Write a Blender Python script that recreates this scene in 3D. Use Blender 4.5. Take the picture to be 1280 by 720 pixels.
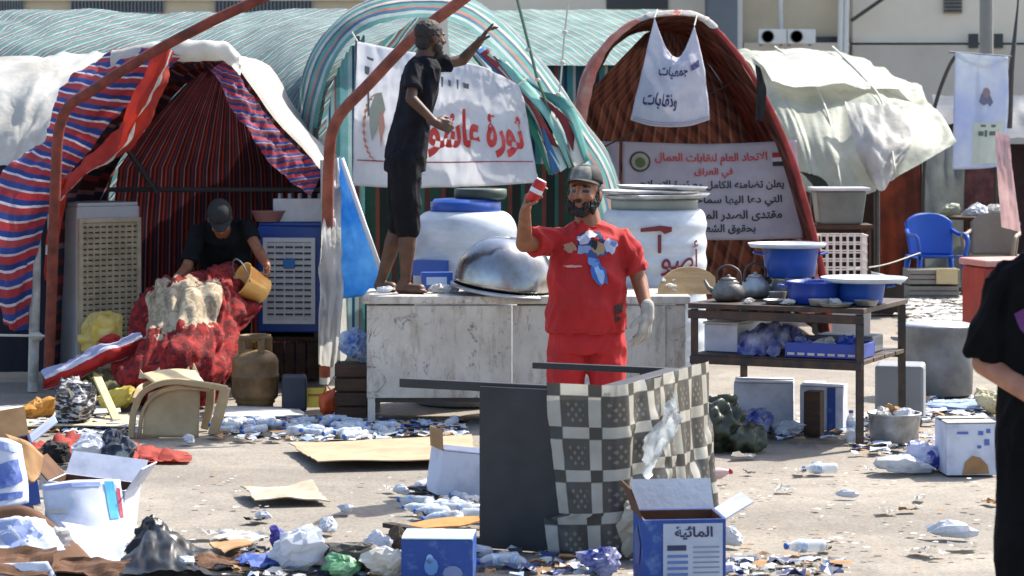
import bpy, bmesh, math, random
import numpy as np
from mathutils import Vector, Matrix, noise
from mathutils.bvhtree import BVHTree

for _o in list(bpy.data.objects): bpy.data.objects.remove(_o)
SC = bpy.context.scene
COL = SC.collection
R = math.radians
V = Vector

# ------------------------------------------------------------------ camera, sky, sun, exposure
CAM_H, FPX, HORIZON = 1.85, 3000.0, 155.0
cd = bpy.data.cameras.new('camera')
cd.sensor_width = 36.0
cd.lens = FPX / 1280 * 36.0
cd.shift_y = -(360 - HORIZON) / 1280.0
cd.clip_start, cd.clip_end = 0.1, 2000.0
cd.dof.use_dof = True
cd.dof.focus_distance = 13.2
cd.dof.aperture_fstop = 5.6
CAM = bpy.data.objects.new('camera', cd)
CAM.location = (0, 0, CAM_H)
CAM.rotation_euler = (R(90), 0, 0)
COL.objects.link(CAM)
SC.camera = CAM

SUN_DIR = V((0.66, 0.55, 1.0)).normalized()          # towards the sun: right, beyond, high
SUN_EL = math.asin(SUN_DIR.z)
SUN_AZ = math.atan2(SUN_DIR.x, SUN_DIR.y)
wd = bpy.data.worlds.new('World')
SC.world = wd
wd.use_nodes = True
_nt = wd.node_tree
_bg = _nt.nodes['Background']
_sky = _nt.nodes.new('ShaderNodeTexSky')
_sky.sky_type = 'NISHITA'
_sky.sun_disc = False
_sky.sun_elevation = SUN_EL
_sky.sun_rotation = SUN_AZ
_sky.dust_density = 2.5
_sky.air_density = 1.0
_nt.links.new(_sky.outputs[0], _bg.inputs[0])
_bg.inputs[1].default_value = 0.15
sd = bpy.data.lights.new('sun', 'SUN')
sd.energy = 4.2
sd.angle = R(0.53)
sd.color = (1.0, 0.94, 0.84)
SUN = bpy.data.objects.new('sun', sd)
SUN.rotation_euler = SUN_DIR.to_track_quat('Z', 'Y').to_euler()
SUN.location = (10, 10, 20)
COL.objects.link(SUN)
SC.view_settings.view_transform = 'Standard'
SC.view_settings.look = 'None'
SC.view_settings.gamma = 1
SC.view_settings.exposure = 1.18
SC.view_settings.use_curve_mapping = False
SC.render.engine = 'CYCLES'
SC.cycles.use_denoising = True
SC.cycles.max_bounces = 8
SC.cycles.transparent_max_bounces = 12

# ------------------------------------------------------------------ helpers: places
def W(px, py, Y):
    """the place in the world that stands at photo pixel (px, py), Y metres away"""
    k = Y / FPX
    return V(((px - 640) * k, Y, CAM_H - (py - HORIZON) * k))
def GY(py): return CAM_H * FPX / (py - HORIZON)
def G(px, py):
    p = W(px, py, GY(py)); p.z = 0.0
    return p
def nz(x, y, z=0.0): return noise.noise(V((x, y, z)))
def fbm(x, y, z=0.0, o=3):
    s, a = 0.0, 1.0
    for _ in range(o):
        s += a * nz(x, y, z); x *= 2.1; y *= 2.1; z = z * 2.1 + 7.3; a *= 0.5
    return s

# ------------------------------------------------------------------ helpers: materials
def c(h):
    h = h.lstrip('#')
    f = lambda v: v / 12.92 if v <= 0.04045 else ((v + 0.055) / 1.055) ** 2.4
    return tuple(f(int(h[i:i + 2], 16) / 255) for i in (0, 2, 4)) + (1.0,)
class NT:
    def __init__(s, name):
        s.m = bpy.data.materials.new(name)
        s.m.use_nodes = True
        s.t = s.m.node_tree
        s.b = s.t.nodes['Principled BSDF']
        s.out = s.t.nodes['Material Output']
    def n(s, kind, **kw):
        nd = s.t.nodes.new('ShaderNode' + kind)
        for k, v in kw.items(): setattr(nd, k, v)
        return nd
    def l(s, a, b): s.t.links.new(a, b)
    def math(s, op, a, b=None, c_=None):
        nd = s.n('Math', operation=op)
        for i, x in enumerate((a, b, c_)):
            if x is None: continue
            if isinstance(x, (int, float)): nd.inputs[i].default_value = x
            else: s.l(x, nd.inputs[i])
        return nd.outputs[0]
    def mix(s, f, a, b, mode='MIX'):
        nd = s.n('Mix', data_type='RGBA', blend_type=mode)
        for sock, x in ((nd.inputs[0], f), (nd.inputs[6], a), (nd.inputs[7], b)):
            if isinstance(x, (int, float, tuple)): sock.default_value = x
            else: s.l(x, sock)
        return nd.outputs[2]
    def noise(s, scale, detail=4, rough=0.55, coord=None, dist=0.0, stretch=None):
        nd = s.n('TexNoise')
        nd.inputs['Scale'].default_value = scale
        nd.inputs['Detail'].default_value = detail
        nd.inputs['Roughness'].default_value = rough
        nd.inputs['Distortion'].default_value = dist
        co = coord if coord is not None else s.geo()
        if stretch:
            mp = s.n('Mapping'); mp.inputs['Scale'].default_value = stretch
            s.l(co, mp.inputs[0]); co = mp.outputs[0]
        s.l(co, nd.inputs['Vector'])
        return nd.outputs[0]
    def geo(s):
        if not hasattr(s, '_g'): s._g = s.n('TexCoord')
        return s._g.outputs['Object']
    def uv(s):
        if not hasattr(s, '_g'): s._g = s.n('TexCoord')
        return s._g.outputs['UV']
    def ramp(s, f, stops, interp='LINEAR'):
        nd = s.n('ValToRGB')
        nd.color_ramp.interpolation = interp
        e = nd.color_ramp.elements
        while len(e) < len(stops): e.new(0.5)
        for el, (p, col) in zip(e, stops):
            el.position = p
            el.color = col if isinstance(col, tuple) else (col, col, col, 1)
        if f is not None: s.l(f, nd.inputs[0])
        return nd.outputs[0]
    def bump(s, h, strength=0.3, dist=0.02):
        nd = s.n('Bump')
        nd.inputs['Strength'].default_value = strength
        nd.inputs['Distance'].default_value = dist
        s.l(h, nd.inputs['Height'])
        s.l(nd.outputs[0], s.b.inputs['Normal'])
    def thin(s, col, f):
        """cloth lets some light through"""
        tr = s.n('BsdfTranslucent'); mx = s.n('MixShader')
        mx.inputs[0].default_value = f
        if isinstance(col, tuple): tr.inputs[0].default_value = col
        else: s.l(col, tr.inputs[0])
        s.l(s.b.outputs[0], mx.inputs[1]); s.l(tr.outputs[0], mx.inputs[2])
        s.l(mx.outputs[0], s.out.inputs[0])

MATS = {}
def M(name, col, col2=None, rough=0.75, var=0.5, scale=6.0, bump=0.15, bscale=30.0, bdist=0.01, metal=0.0, thin=0.0, spec=0.5,
      alpha=1.0, trans=0.0, coat=0.0, stretch=None, lo=0.35, hi=0.65):
    if name in MATS: return MATS[name]
    t = NT(name)
    a = c(col) if isinstance(col, str) else col
    if col2 is None:
        b = tuple(x * 0.72 for x in a[:3]) + (1.0,)
    else:
        b = c(col2) if isinstance(col2, str) else col2
    f = t.ramp(t.noise(scale, 5, 0.6, stretch=stretch), [(lo, 0.0), (hi, 1.0)])
    f = t.math('MULTIPLY', f, var if col2 is None else 1.0)
    colr = t.mix(f, a, b)
    t.l(colr, t.b.inputs['Base Color'])
    rr = t.math('ADD', t.math('MULTIPLY', t.noise(scale * 2.3, 3), 0.25), rough - 0.12)
    t.l(rr, t.b.inputs['Roughness'])
    t.b.inputs['Metallic'].default_value = metal
    t.b.inputs['Specular IOR Level'].default_value = spec
    t.b.inputs['Coat Weight'].default_value = coat
    if alpha < 1: t.b.inputs['Alpha'].default_value = alpha
    if trans: t.b.inputs['Transmission Weight'].default_value = trans
    if bump: t.bump(t.noise(bscale, 4, 0.6), bump, bdist)
    if thin: t.thin(colr, thin)
    MATS[name] = t.m
    return t.m
def MS(name, stops, n, axis=0, skew=0.0, thin=0.25, rough=0.85, fade=None, wob=0.02, fadef=0.5, grime=0.35):
    """striped cloth: stops = [(width, colour)], repeated n times across the sheet"""
    if name in MATS: return MATS[name]
    t = NT(name)
    sp = t.n('SeparateXYZ'); t.l(t.uv(), sp.inputs[0])
    a = t.math('MULTIPLY', sp.outputs[axis], n)
    if skew: a = t.math('ADD', a, t.math('MULTIPLY', sp.outputs[1 - axis], skew))
    a = t.math('ADD', a, t.math('MULTIPLY', t.noise(3.0, 3), wob * n))
    fr = t.math('FRACT', a)
    tot = sum(w for w, _ in stops); p = 0; st = []
    for w, col in stops:
        st.append((p / tot, c(col))); p += w
    col = t.ramp(fr, st, 'CONSTANT')
    if fade: col = t.mix(t.math('MULTIPLY', t.ramp(t.noise(2.2, 4), [(0.38, 0.0), (0.62, 1.0)]), fadef), col, c(fade))
    g = t.ramp(t.noise(5.0, 6, 0.65), [(0.3, 1.0 - grime), (0.6, 1.0)])
    col = t.mix(1.0, col, g, 'MULTIPLY')
    t.l(col, t.b.inputs['Base Color'])
    t.b.inputs['Roughness'].default_value = rough
    t.bump(t.noise(9, 5, 0.6), 0.25, 0.03)
    t.thin(col, thin)
    MATS[name] = t.m
    return t.m

# ------------------------------------------------------------------ helpers: meshes and objects
ORG = {}
class MB:
    def __init__(s): s.v = []; s.f = []; s.uv = []; s.mi = []; s.cur = 0
    def add(s, vs, fs, uvs=None):
        b = len(s.v)
        s.v += [V(p) for p in vs]
        s.uv += uvs if uvs else [(0.0, 0.0)] * len(vs)
        s.f += [tuple(b + i for i in f) for f in fs]
        s.mi += [s.cur] * len(fs)
        return s
    def box(s, ce, sz, rot=None, taper=1.0):
        x, y, z = (q / 2 for q in sz)
        vs = [V((sx * x * (taper if sz_ > 0 else 1), sy * y * (taper if sz_ > 0 else 1), sz_ * z)) for sz_ in (-1, 1) for sy in (-1, 1) for sx in (-1, 1)]
        if rot is not None:
            m = rot if isinstance(rot, Matrix) else Matrix.Rotation(rot, 3, 'Z')
            vs = [m @ p for p in vs]
        return s.add([p + V(ce) for p in vs], [(0, 2, 3, 1), (4, 5, 7, 6), (0, 1, 5, 4), (2, 6, 7, 3), (0, 4, 6, 2), (1, 3, 7, 5)])
    def bar(s, p, q, w, h=None):
        h = h or w
        p, q = V(p), V(q); d = q - p
        m = d.to_track_quat('Z', 'Y').to_matrix()
        return s.box((p + q) / 2, (w, h, d.length), m)
    def tube(s, pts, r, n=8, cap=True):
        pts = [V(p) for p in pts]
        rs = r if isinstance(r, (list, tuple)) else [r] * len(pts)
        vs, uvs = [], []
        prev = None
        L = 0.0
        for i, p in enumerate(pts):
            d = (pts[min(i + 1, len(pts) - 1)] - pts[max(i - 1, 0)])
            if d.length < 1e-9: d = V((0, 0, 1))
            d.normalize()
            if prev is None:
                a = d.orthogonal().normalized()
            else:
                a = prev - d * prev.dot(d)
                a = a.normalized() if a.length > 1e-6 else d.orthogonal().normalized()
            prev = a
            b = d.cross(a)
            if i: L += (p - pts[i - 1]).length
            for k in range(n):
                t = 2 * math.pi * k / n
                vs.append(p + (a * math.cos(t) + b * math.sin(t)) * rs[i]); uvs.append((k / n, L))
        fs = []
        for i in range(len(pts) - 1):
            for k in range(n):
                k2 = (k + 1) % n
                fs.append((i * n + k, i * n + k2, (i + 1) * n + k2, (i + 1) * n + k))
        if cap:
            fs.append(tuple(reversed(range(n)))); fs.append(tuple(range((len(pts) - 1) * n, len(pts) * n)))
        return s.add(vs, fs, uvs)
    def lathe(s, prof, n=24, mat=None, cap=True, warp=None):
        vs, fs, uvs = [], [], []
        m = len(prof)
        for i, (r, z) in enumerate(prof):
            for k in range(n):
                t = 2 * math.pi * k / n
                p = V((r * math.cos(t), r * math.sin(t), z))
                if warp: p = warp(p)
                vs.append(mat @ p if mat is not None else p); uvs.append((k / n, i / max(1, m - 1)))
        for i in range(m - 1):
            for k in range(n):
                k2 = (k + 1) % n
                fs.append((i * n + k, i * n + k2, (i + 1) * n + k2, (i + 1) * n + k))
        if cap:
            fs.append(tuple(reversed(range(n)))); fs.append(tuple(range((m - 1) * n, m * n)))
        return s.add(vs, fs, uvs)
    def grid(s, fn, nu, nv, back=None):
        vs, uvs, fs = [], [], []
        for j in range(nv + 1):
            for i in range(nu + 1):
                u, v = i / nu, j / nv
                vs.append(fn(u, v)); uvs.append((u, v))
        for j in range(nv):
            for i in range(nu):
                a = j * (nu + 1) + i
                fs.append((a, a + nu + 1, a + nu + 2, a + 1))
        return s.add(vs, fs, uvs)
    def ell(s, ce, rad, rot=None, n=14):
        vs, fs = [], []
        m = n // 2
        for i in range(m + 1):
            a = math.pi * i / m
            for k in range(n):
                t = 2 * math.pi * k / n
                p = V((rad[0] * math.sin(a) * math.cos(t), rad[1] * math.sin(a) * math.sin(t), -rad[2] * math.cos(a)))
                vs.append((rot @ p if rot is not None else p) + V(ce))
        for i in range(m):
            for k in range(n):
                k2 = (k + 1) % n
                fs.append((i * n + k, i * n + k2, (i + 1) * n + k2, (i + 1) * n + k))
        return s.add(vs, fs)
    def cap(s, p, q, r1, r2=None, n=12):
        """a tapered limb with round ends"""
        r2 = r1 if r2 is None else r2
        p, q = V(p), V(q); d = q - p; L = d.length
        if L < 1e-6: return s.ell(p, (r1,) * 3)
        d.normalize()
        pts, rs = [], []
        for i in range(0, 5):
            a = math.pi / 2 * i / 4
            pts.append(p - d * r1 * math.cos(a)); rs.append(max(1e-4, r1 * math.sin(a)))
        for i in range(0, 5):
            a = math.pi / 2 * i / 4
            pts.append(q + d * r2 * math.sin(a)); rs.append(max(1e-4, r2 * math.cos(a)))
        return s.tube(pts, rs, n)
    def rings(s, rr, sx, sy, n=20, pw=1.0):
        """a trunk: rr = [(centre, half width, half depth)]"""
        sx, sy = V(sx), V(sy)
        vs, fs = [], []
        for ce, a, b in rr:
            for k in range(n):
                t = 2 * math.pi * k / n
                co, si = math.cos(t), math.sin(t)
                co = math.copysign(abs(co) ** pw, co); si = math.copysign(abs(si) ** pw, si)
                vs.append(V(ce) + sx * a * co + sy * b * si)
        for i in range(len(rr) - 1):
            for k in range(n):
                k2 = (k + 1) % n
                fs.append((i * n + k, i * n + k2, (i + 1) * n + k2, (i + 1) * n + k))
        fs.append(tuple(reversed(range(n)))); fs.append(tuple(range((len(rr) - 1) * n, len(rr) * n)))
        return s.add(vs, fs)
    def xf(s, m, start=0):
        for i in range(start, len(s.v)): s.v[i] = m @ s.v[i]
        return s
    def mesh(s, name, org=V((0, 0, 0)), smooth=False):
        me = bpy.data.meshes.new(name)
        me.from_pydata([tuple(p - org) for p in s.v], [], s.f)
        me.polygons.foreach_set('material_index', s.mi)
        ul = me.uv_layers.new(name='UVMap')
        idx = np.empty(len(me.loops), dtype=np.int32); me.loops.foreach_get('vertex_index', idx)
        ul.data.foreach_set('uv', np.array(s.uv, dtype=np.float32)[idx].ravel())
        if smooth: me.polygons.foreach_set('use_smooth', [True] * len(me.polygons))
        me.validate()
        me.update()
        return me
    def build(s, name, mat, parent=None, label=None, cat=None, group=None, kind=None, smooth=False, bevel=0.0, thick=0.0, fixn=False):
        if parent is not None: org = ORG[parent.name]
        else:
            xs = [p.x for p in s.v]; ys = [p.y for p in s.v]; zs = [p.z for p in s.v]
            org = V(((min(xs) + max(xs)) / 2, (min(ys) + max(ys)) / 2, min(zs)))
        me = s.mesh(name, org, smooth)
        if fixn:
            bm = bmesh.new(); bm.from_mesh(me); bmesh.ops.recalc_face_normals(bm, faces=bm.faces); bm.to_mesh(me); bm.free()
        return link(name, me, mat, parent, org, label, cat, group, kind, bevel, thick)
def link(name, me, mat, parent=None, org=V((0, 0, 0)), label=None, cat=None, group=None, kind=None, bevel=0.0, thick=0.0):
    for m in (mat if isinstance(mat, (list, tuple)) else [mat]): me.materials.append(m)
    o = bpy.data.objects.new(name, me)
    COL.objects.link(o)
    if parent is not None: o.parent = parent
    else: o.location = org
    ORG[o.name] = V(org)
    tag(o, label, cat, group, kind)
    if thick:
        md = o.modifiers.new('thickness', 'SOLIDIFY'); md.thickness = thick; md.offset = 0
    if bevel:
        md = o.modifiers.new('edges', 'BEVEL'); md.width = bevel; md.segments = 2; md.limit_method = 'ANGLE'
    return o
def tag(o, label=None, cat=None, group=None, kind=None):
    if label: o['label'] = label
    if cat: o['category'] = cat
    if group: o['group'] = group
    if kind: o['kind'] = kind
    return o
def thing(name, label, cat, loc, group=None):
    o = bpy.data.objects.new(name, None)
    o.empty_display_size = 0.1
    COL.objects.link(o)
    o.location = loc
    ORG[o.name] = V(loc)
    return tag(o, label, cat, group)
def copy_tree(o, parent=None):
    k = o.copy(); COL.objects.link(k)
    if parent is not None: k.parent = parent
    for ch in o.children: copy_tree(ch, k)
    return k
def place(o, loc, rot=(0, 0, 0), sc=1.0, label=None, group=None):
    o.location = loc; o.rotation_euler = rot; o.scale = (sc,) * 3 if isinstance(sc, (int, float)) else sc
    if label: o['label'] = label
    if group: o['group'] = group
    return o

def cubic(p0, p1, p2, p3, t):
    return 0.5 * ((2 * p1) + (-p0 + p2) * t + (2 * p0 - 5 * p1 + 4 * p2 - p3) * t * t + (-p0 + 3 * p1 - 3 * p2 + p3) * t ** 3)
def along(pts, t, lin=False):
    n = len(pts) - 1
    x = min(max(t, 0.0), 1.0) * n
    i = min(int(x), n - 1); f = x - i
    if lin: return pts[i].lerp(pts[i + 1], f)
    a = pts[i - 1] if i > 0 else pts[i] * 2 - pts[i + 1]
    d = pts[i + 2] if i + 2 <= n else pts[i + 1] * 2 - pts[i]
    return cubic(a, pts[i], pts[i + 1], d, f)
def sheet(rows, wr=None, lin=False, seed=0.0, world=False):
    """a smooth sheet through rows of places (px, py, Y); wr = (height, folds across, folds along)"""
    rows = [[V(p) if world else W(*p) for p in r] for r in rows]
    def raw(u, v):
        return along([along(r, u, lin) for r in rows], v, lin)
    def fn(u, v):
        p = raw(u, v)
        if wr:
            e = 0.004
            n = (raw(min(u + e, 1), v) - raw(max(u - e, 0), v)).cross(raw(u, min(v + e, 1)) - raw(u, max(v - e, 0)))
            if n.length > 1e-12:
                n.normalize()
                a, b = u * wr[1] + seed, v * wr[2] + seed * 1.7
                a2 = a + 0.5 * nz(b, a, seed); b2 = b + 0.5 * nz(a, b, seed + 4)
                h = 0.6 * fbm(a, b, seed, 3) + 1.0 * (0.22 - abs(nz(a2 + 0.6 * b2, b2, seed))) + 0.5 * (0.2 - abs(nz(a2 * 2.3 - b2, b2 * 2.1 + a2, seed + 2))) + 0.22 * (0.2 - abs(nz(a2 * 5.1, b2 * 5.3, seed)))
                p = p + n * wr[0] * h
        return p
    return fn
def plane_fn(p00, p10, p01):
    p00, p10, p01 = V(p00), V(p10), V(p01)
    return lambda u, v: p00 + (p10 - p00) * u + (p01 - p00) * v

# ------------------------------------------------------------------ helpers: Arabic writing
_A = {}
for _ch, _cd, _k in [('ا', 0xFE8D, 2), ('أ', 0xFE83, 2), ('إ', 0xFE87, 2), ('ب', 0xFE8F, 4), ('ة', 0xFE93, 2), ('ت', 0xFE95, 4), ('ث', 0xFE99, 4), ('ج', 0xFE9D, 4),
                     ('ح', 0xFEA1, 4), ('خ', 0xFEA5, 4), ('د', 0xFEA9, 2), ('ذ', 0xFEAB, 2), ('ر', 0xFEAD, 2), ('ز', 0xFEAF, 2), ('س', 0xFEB1, 4), ('ش', 0xFEB5, 4),
                     ('ص', 0xFEB9, 4), ('ض', 0xFEBD, 4), ('ط', 0xFEC1, 4), ('ظ', 0xFEC5, 4), ('ع', 0xFEC9, 4), ('غ', 0xFECD, 4), ('ف', 0xFED1, 4), ('ق', 0xFED5, 4),
                     ('ك', 0xFED9, 4), ('ل', 0xFEDD, 4), ('م', 0xFEE1, 4), ('ن', 0xFEE5, 4), ('ه', 0xFEE9, 4), ('و', 0xFEED, 2), ('ى', 0xFEEF, 2), ('ي', 0xFEF1, 4),
                     ('ئ', 0xFE89, 4), ('ء', 0xFE80, 1), ('ﻻ', 0xFEFB, 2)]: _A[_ch] = (_cd, _k)
def joined(s):
    s = s.replace('لا', 'ﻻ'); out = []
    for i, ch in enumerate(s):
        if ch not in _A: out.append(ch); continue
        cd_, k = _A[ch]
        pv = i > 0 and s[i - 1] in _A and _A[s[i - 1]][1] == 4
        nx = i + 1 < len(s) and s[i + 1] in _A and k == 4 and _A[s[i + 1]][1] > 1
        out.append(chr(cd_ + (0 if k == 1 else 3 if pv and nx else 2 if nx else 1 if pv else 0)))
    return ''.join(reversed(out))
def lettering(txt, fn, u0, u1, v0, v1, mat, parent, off=0.006, bold=0.015, toward=(0, -1, 0.1), wob=0.0):
    cu = bpy.data.curves.new('writing', 'FONT')
    cu.body = joined(txt); cu.offset = bold; cu.resolution_u = 3
    o = bpy.data.objects.new('writing', cu); COL.objects.link(o)
    dg = bpy.context.evaluated_depsgraph_get()
    me = bpy.data.meshes.new_from_object(o.evaluated_get(dg))
    bpy.data.objects.remove(o)
    bm = bmesh.new(); bm.from_mesh(me)
    bmesh.ops.triangulate(bm, faces=bm.faces)
    bmesh.ops.subdivide_edges(bm, edges=[e for e in bm.edges if e.calc_length() > 0.25], cuts=2)
    bmesh.ops.triangulate(bm, faces=bm.faces)
    xs = [q.co.x for q in bm.verts]; ys = [q.co.y for q in bm.verts]
    x0, x1, y0, y1 = min(xs), max(xs), min(ys), max(ys)
    tw = V(toward).normalized()
    org = ORG[parent.name]
    for q in bm.verts:
        jx, jy = wob * nz(q.co.x * 2.2, q.co.y * 2.2, 1.0), wob * nz(q.co.x * 2.2, q.co.y * 2.2, 7.0)
        u = u0 + (u1 - u0) * (q.co.x + jx - x0) / (x1 - x0); v = v1 + (v0 - v1) * (q.co.y + jy - y0) / (y1 - y0)
        q.co = fn(u, v) + tw * off - org
    bm.to_mesh(me); bm.free()
    me.materials.clear()
    return link('lettering', me, mat, parent, org)
def printed(pts, fn, mat, parent, name='print', off=0.005, toward=(0, -1, 0.1), sub=1):
    """a flat printed shape, outline given in (u, v) of the sheet it lies on"""
    tw = V(toward).normalized()
    bm = bmesh.new()
    vs = [bm.verts.new((u, v, 0)) for u, v in pts]
    bm.faces.new(vs)
    bmesh.ops.triangulate(bm, faces=bm.faces)
    for _ in range(sub):
        bmesh.ops.subdivide_edges(bm, edges=bm.edges[:], cuts=1, use_grid_fill=True)
        bmesh.ops.triangulate(bm, faces=bm.faces)
    org = ORG[parent.name]
    for q in bm.verts: q.co = fn(q.co.x, q.co.y) + tw * off - org
    me = bpy.data.meshes.new(name); bm.to_mesh(me); bm.free()
    return link(name, me, mat, parent, org)
def circ(cu, cv, ru, rv, n=20): return [(cu + ru * math.cos(2 * math.pi * k / n), cv + rv * math.sin(2 * math.pi * k / n)) for k in range(n)]
def rect(u0, v0, u1, v1): return [(u0, v0), (u1, v0), (u1, v1), (u0, v1)]

# ------------------------------------------------------------------ helpers: soft bodies
def remeshed(mb, voxel=0.007, smooth=4, fac=0.5, disp=None):
    me = mb.mesh('shape')
    o = bpy.data.objects.new('shape', me); COL.objects.link(o)
    r = o.modifiers.new('r', 'REMESH'); r.mode = 'VOXEL'; r.voxel_size = voxel; r.use_smooth_shade = True
    if smooth:
        s = o.modifiers.new('s', 'SMOOTH'); s.iterations = smooth; s.factor = fac
    dg = bpy.context.evaluated_depsgraph_get()
    m2 = bpy.data.meshes.new_from_object(o.evaluated_get(dg))
    bpy.data.objects.remove(o)
    if disp:
        n = len(m2.vertices)
        nr = [v.normal.copy() for v in m2.vertices]
        for v, q in zip(m2.vertices, nr): v.co = disp(v.co.copy(), q)
    m2.polygons.foreach_set('use_smooth', [True] * len(m2.polygons))
    m2.materials.clear()
    m2.update()
    return m2
def soft(mb, name, mat, parent=None, voxel=0.007, smooth=4, disp=None, label=None, cat=None, paint=None, group=None):
    me = remeshed(mb, voxel, smooth, disp=disp)
    if parent is not None: org = ORG[parent.name]
    else:
        co = np.empty(len(me.vertices) * 3); me.vertices.foreach_get('co', co); co = co.reshape(-1, 3)
        org = V(((co[:, 0].min() + co[:, 0].max()) / 2, (co[:, 1].min() + co[:, 1].max()) / 2, co[:, 2].min()))
    bvh = BVHTree.FromPolygons([v.co.copy() for v in me.vertices], [tuple(p.vertices) for p in me.polygons])
    if paint:
        for p in me.polygons: p.material_index = paint(p.center)
    me.transform(Matrix.Translation(-org))
    o = link(name, me, mat, parent, org, label, cat, group)
    return o, bvh

# ================================================================== the setting
def ground_material():
    t = NT('dusty_asphalt')
    big = t.ramp(t.noise(0.7, 6, 0.6), [(0.35, c('#847e75')), (0.62, c('#958e83'))])
    pat = t.ramp(t.noise(2.4, 6, 0.65, dist=0.6), [(0.42, 0.0), (0.58, 1.0)])
    col = t.mix(t.math('MULTIPLY', pat, 0.42), big, c('#746f68'))
    dk = t.ramp(t.noise(1.3, 7, 0.7, dist=1.0, stretch=(1.6, 1, 1)), [(0.60, 0.0), (0.72, 1.0)])
    col = t.mix(t.math('MULTIPLY', dk, 0.6), col, c('#5c5650'))
    dk2 = t.ramp(t.noise(0.55, 6, 0.65, stretch=(0.35, 1.6, 1)), [(0.50, 0.0), (0.62, 1.0)])
    col = t.mix(t.math('MULTIPLY', dk2, 0.28), col, c('#5f5952'))
    sp = t.ramp(t.noise(70, 3, 0.7), [(0.36, 0.72), (0.60, 1.08)])
    col = t.mix(1.0, col, sp, 'MULTIPLY')
    vo = t.n('TexVoronoi', feature='DISTANCE_TO_EDGE'); vo.inputs['Scale'].default_value = 0.55
    ds = t.n('VectorMath', operation='ADD'); t.l(t.geo(), ds.inputs[0])
    nn = t.n('TexNoise'); nn.inputs['Scale'].default_value = 2.0; t.l(t.geo(), nn.inputs['Vector']); t.l(nn.outputs[1], ds.inputs[1])
    t.l(ds.outputs[0], vo.inputs['Vector'])
    cr = t.ramp(vo.outputs[0], [(0.0, 1.0), (0.009, 0.0)])
    col = t.mix(t.math('MULTIPLY', cr, 0.0), col, c('#4c463f'))
    t.l(col, t.b.inputs['Base Color'])
    t.b.inputs['Roughness'].default_value = 0.95
    t.b.inputs['Specular IOR Level'].default_value = 0.2
    h = t.math('ADD', t.noise(90, 4, 0.7), t.math('MULTIPLY', t.noise(6, 5), 1.5))
    t.bump(h, 0.3, 0.008)
    return t.m
mb = MB()
mb.grid(lambda u, v: V(((u - 0.5) * 240, -40 + v * 240, 0.012 * nz(u * 40, v * 60) - 0.012 + (-0.0))), 60, 60)
mb.build('ground', ground_material(), kind='structure')

wall_a = M('beige_render_wall', '#c6b89c', '#b3a58c', rough=0.9, scale=0.5, bump=0.1, bscale=8)
wall_b = M('pale_grey_render', '#d2c9b8', '#c2b9a8', rough=0.9, scale=0.4, bump=0.1, bscale=8)
dark_gl = M('dark_window', '#23282c', rough=0.35, bump=0)
grey_metal = M('grey_painted_steel', '#6d7276', rough=0.5, scale=5, bump=0.08)
dark_metal = M('dark_steel', '#2b2a2a', '#3d342d', rough=0.55, scale=12, bump=0.2)
white_paint = M('white_paint', '#c9c9c4', rough=0.5, var=0.3, bump=0.08)
rust = M('rusty_red_pipe', '#7c3526', '#4e2418', rough=0.75, scale=9, bump=0.35, bscale=60)
rust_l = M('faded_rust_pipe', '#94503c', '#6a3325', rough=0.75, scale=9, bump=0.35, bscale=60)

# ---- buildings beyond the tents
YB = 60.0
b1 = thing('low_building', 'long beige building with grilled windows far behind the striped tents', 'building', W(300, 400, YB) * V((1, 1, 0)))
def wallbox(name, px0, px1, z0, z1, Y, depth, mat, parent):
    k = Y / FPX
    x0, x1 = (px0 - 640) * k, (px1 - 640) * k
    return MB().box(((x0 + x1) / 2, Y + depth / 2, (z0 + z1) / 2), (x1 - x0, depth, z1 - z0)).build(name, mat, parent)
wallbox('wall', -260, 884, 0, 8.0, YB, 6, wall_a, b1)
MB().box((W(300, 0, YB).x, YB - 0.06, 4.98), (22, 0.12, 0.10)).build('ledge', wall_b, b1)
for px0, px1 in ((90, 205), (270, 390), (-60, 30)):
    k = YB / FPX
    xa, xb = (px0 - 640) * k, (px1 - 640) * k
    w = MB().box(((xa + xb) / 2, YB - 0.01, 5.6), (xb - xa, 0.1, 2.0)).build('window', dark_gl, b1)
    g = MB()
    n = 26
    for i in range(n + 1):
        x = xa + (xb - xa) * i / n
        g.box((x, YB - 0.09, 5.6), (0.03, 0.03, 2.0))
    g.box(((xa + xb) / 2, YB - 0.09, 4.62), (xb - xa, 0.04, 0.04)); g.box(((xa + xb) / 2, YB - 0.09, 5.6), (xb - xa, 0.04, 0.04))
    g.build('grille', grey_metal, w)
wallbox('grey_bay', 540, 884, 3.2, 8.0, YB - 0.4, 0.38, wall_b, b1)
wallbox('window_band', 758, 835, 4.70, 5.2, YB - 0.45, 0.3, dark_gl, b1)

b2 = thing('grey_building', 'pale grey building with wall vent and air conditioners behind the white tarpaulin tent', 'building', W(1080, 400, YB) * V((1, 1, 0)))
k = YB / FPX
wallbox('wall', 926, 1066, 0, 8.0, YB - 0.8, 6, wall_a, b2)
wallbox('upper_wall', 1066, 1500, 3.84, 8.0, YB - 1.2, 6, wall_b, b2)
wallbox('lower_wall', 1066, 1500, 0, 3.78, YB - 1.5, 6, M('grey_lower_wall', '#b5ada0', rough=0.9, scale=0.6), b2)
wallbox('column', 886, 922, 0, 8.0, YB - 2.2, 1.2, M('slate_column', '#5d646b', rough=0.7, scale=1), b2)
wallbox('corner_trim', 921.5, 928, 0, 8.0, YB - 2.0, 0.9, white_paint, b2)
wallbox('parapet', 930, 1062, 3.62, 3.84, YB - 1.3, 0.4, wall_b, b2)
wallbox('shadow_opening', 1016, 1058, 3.55, 4.0, YB - 1.0, 0.15, dark_gl, b2)
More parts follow.
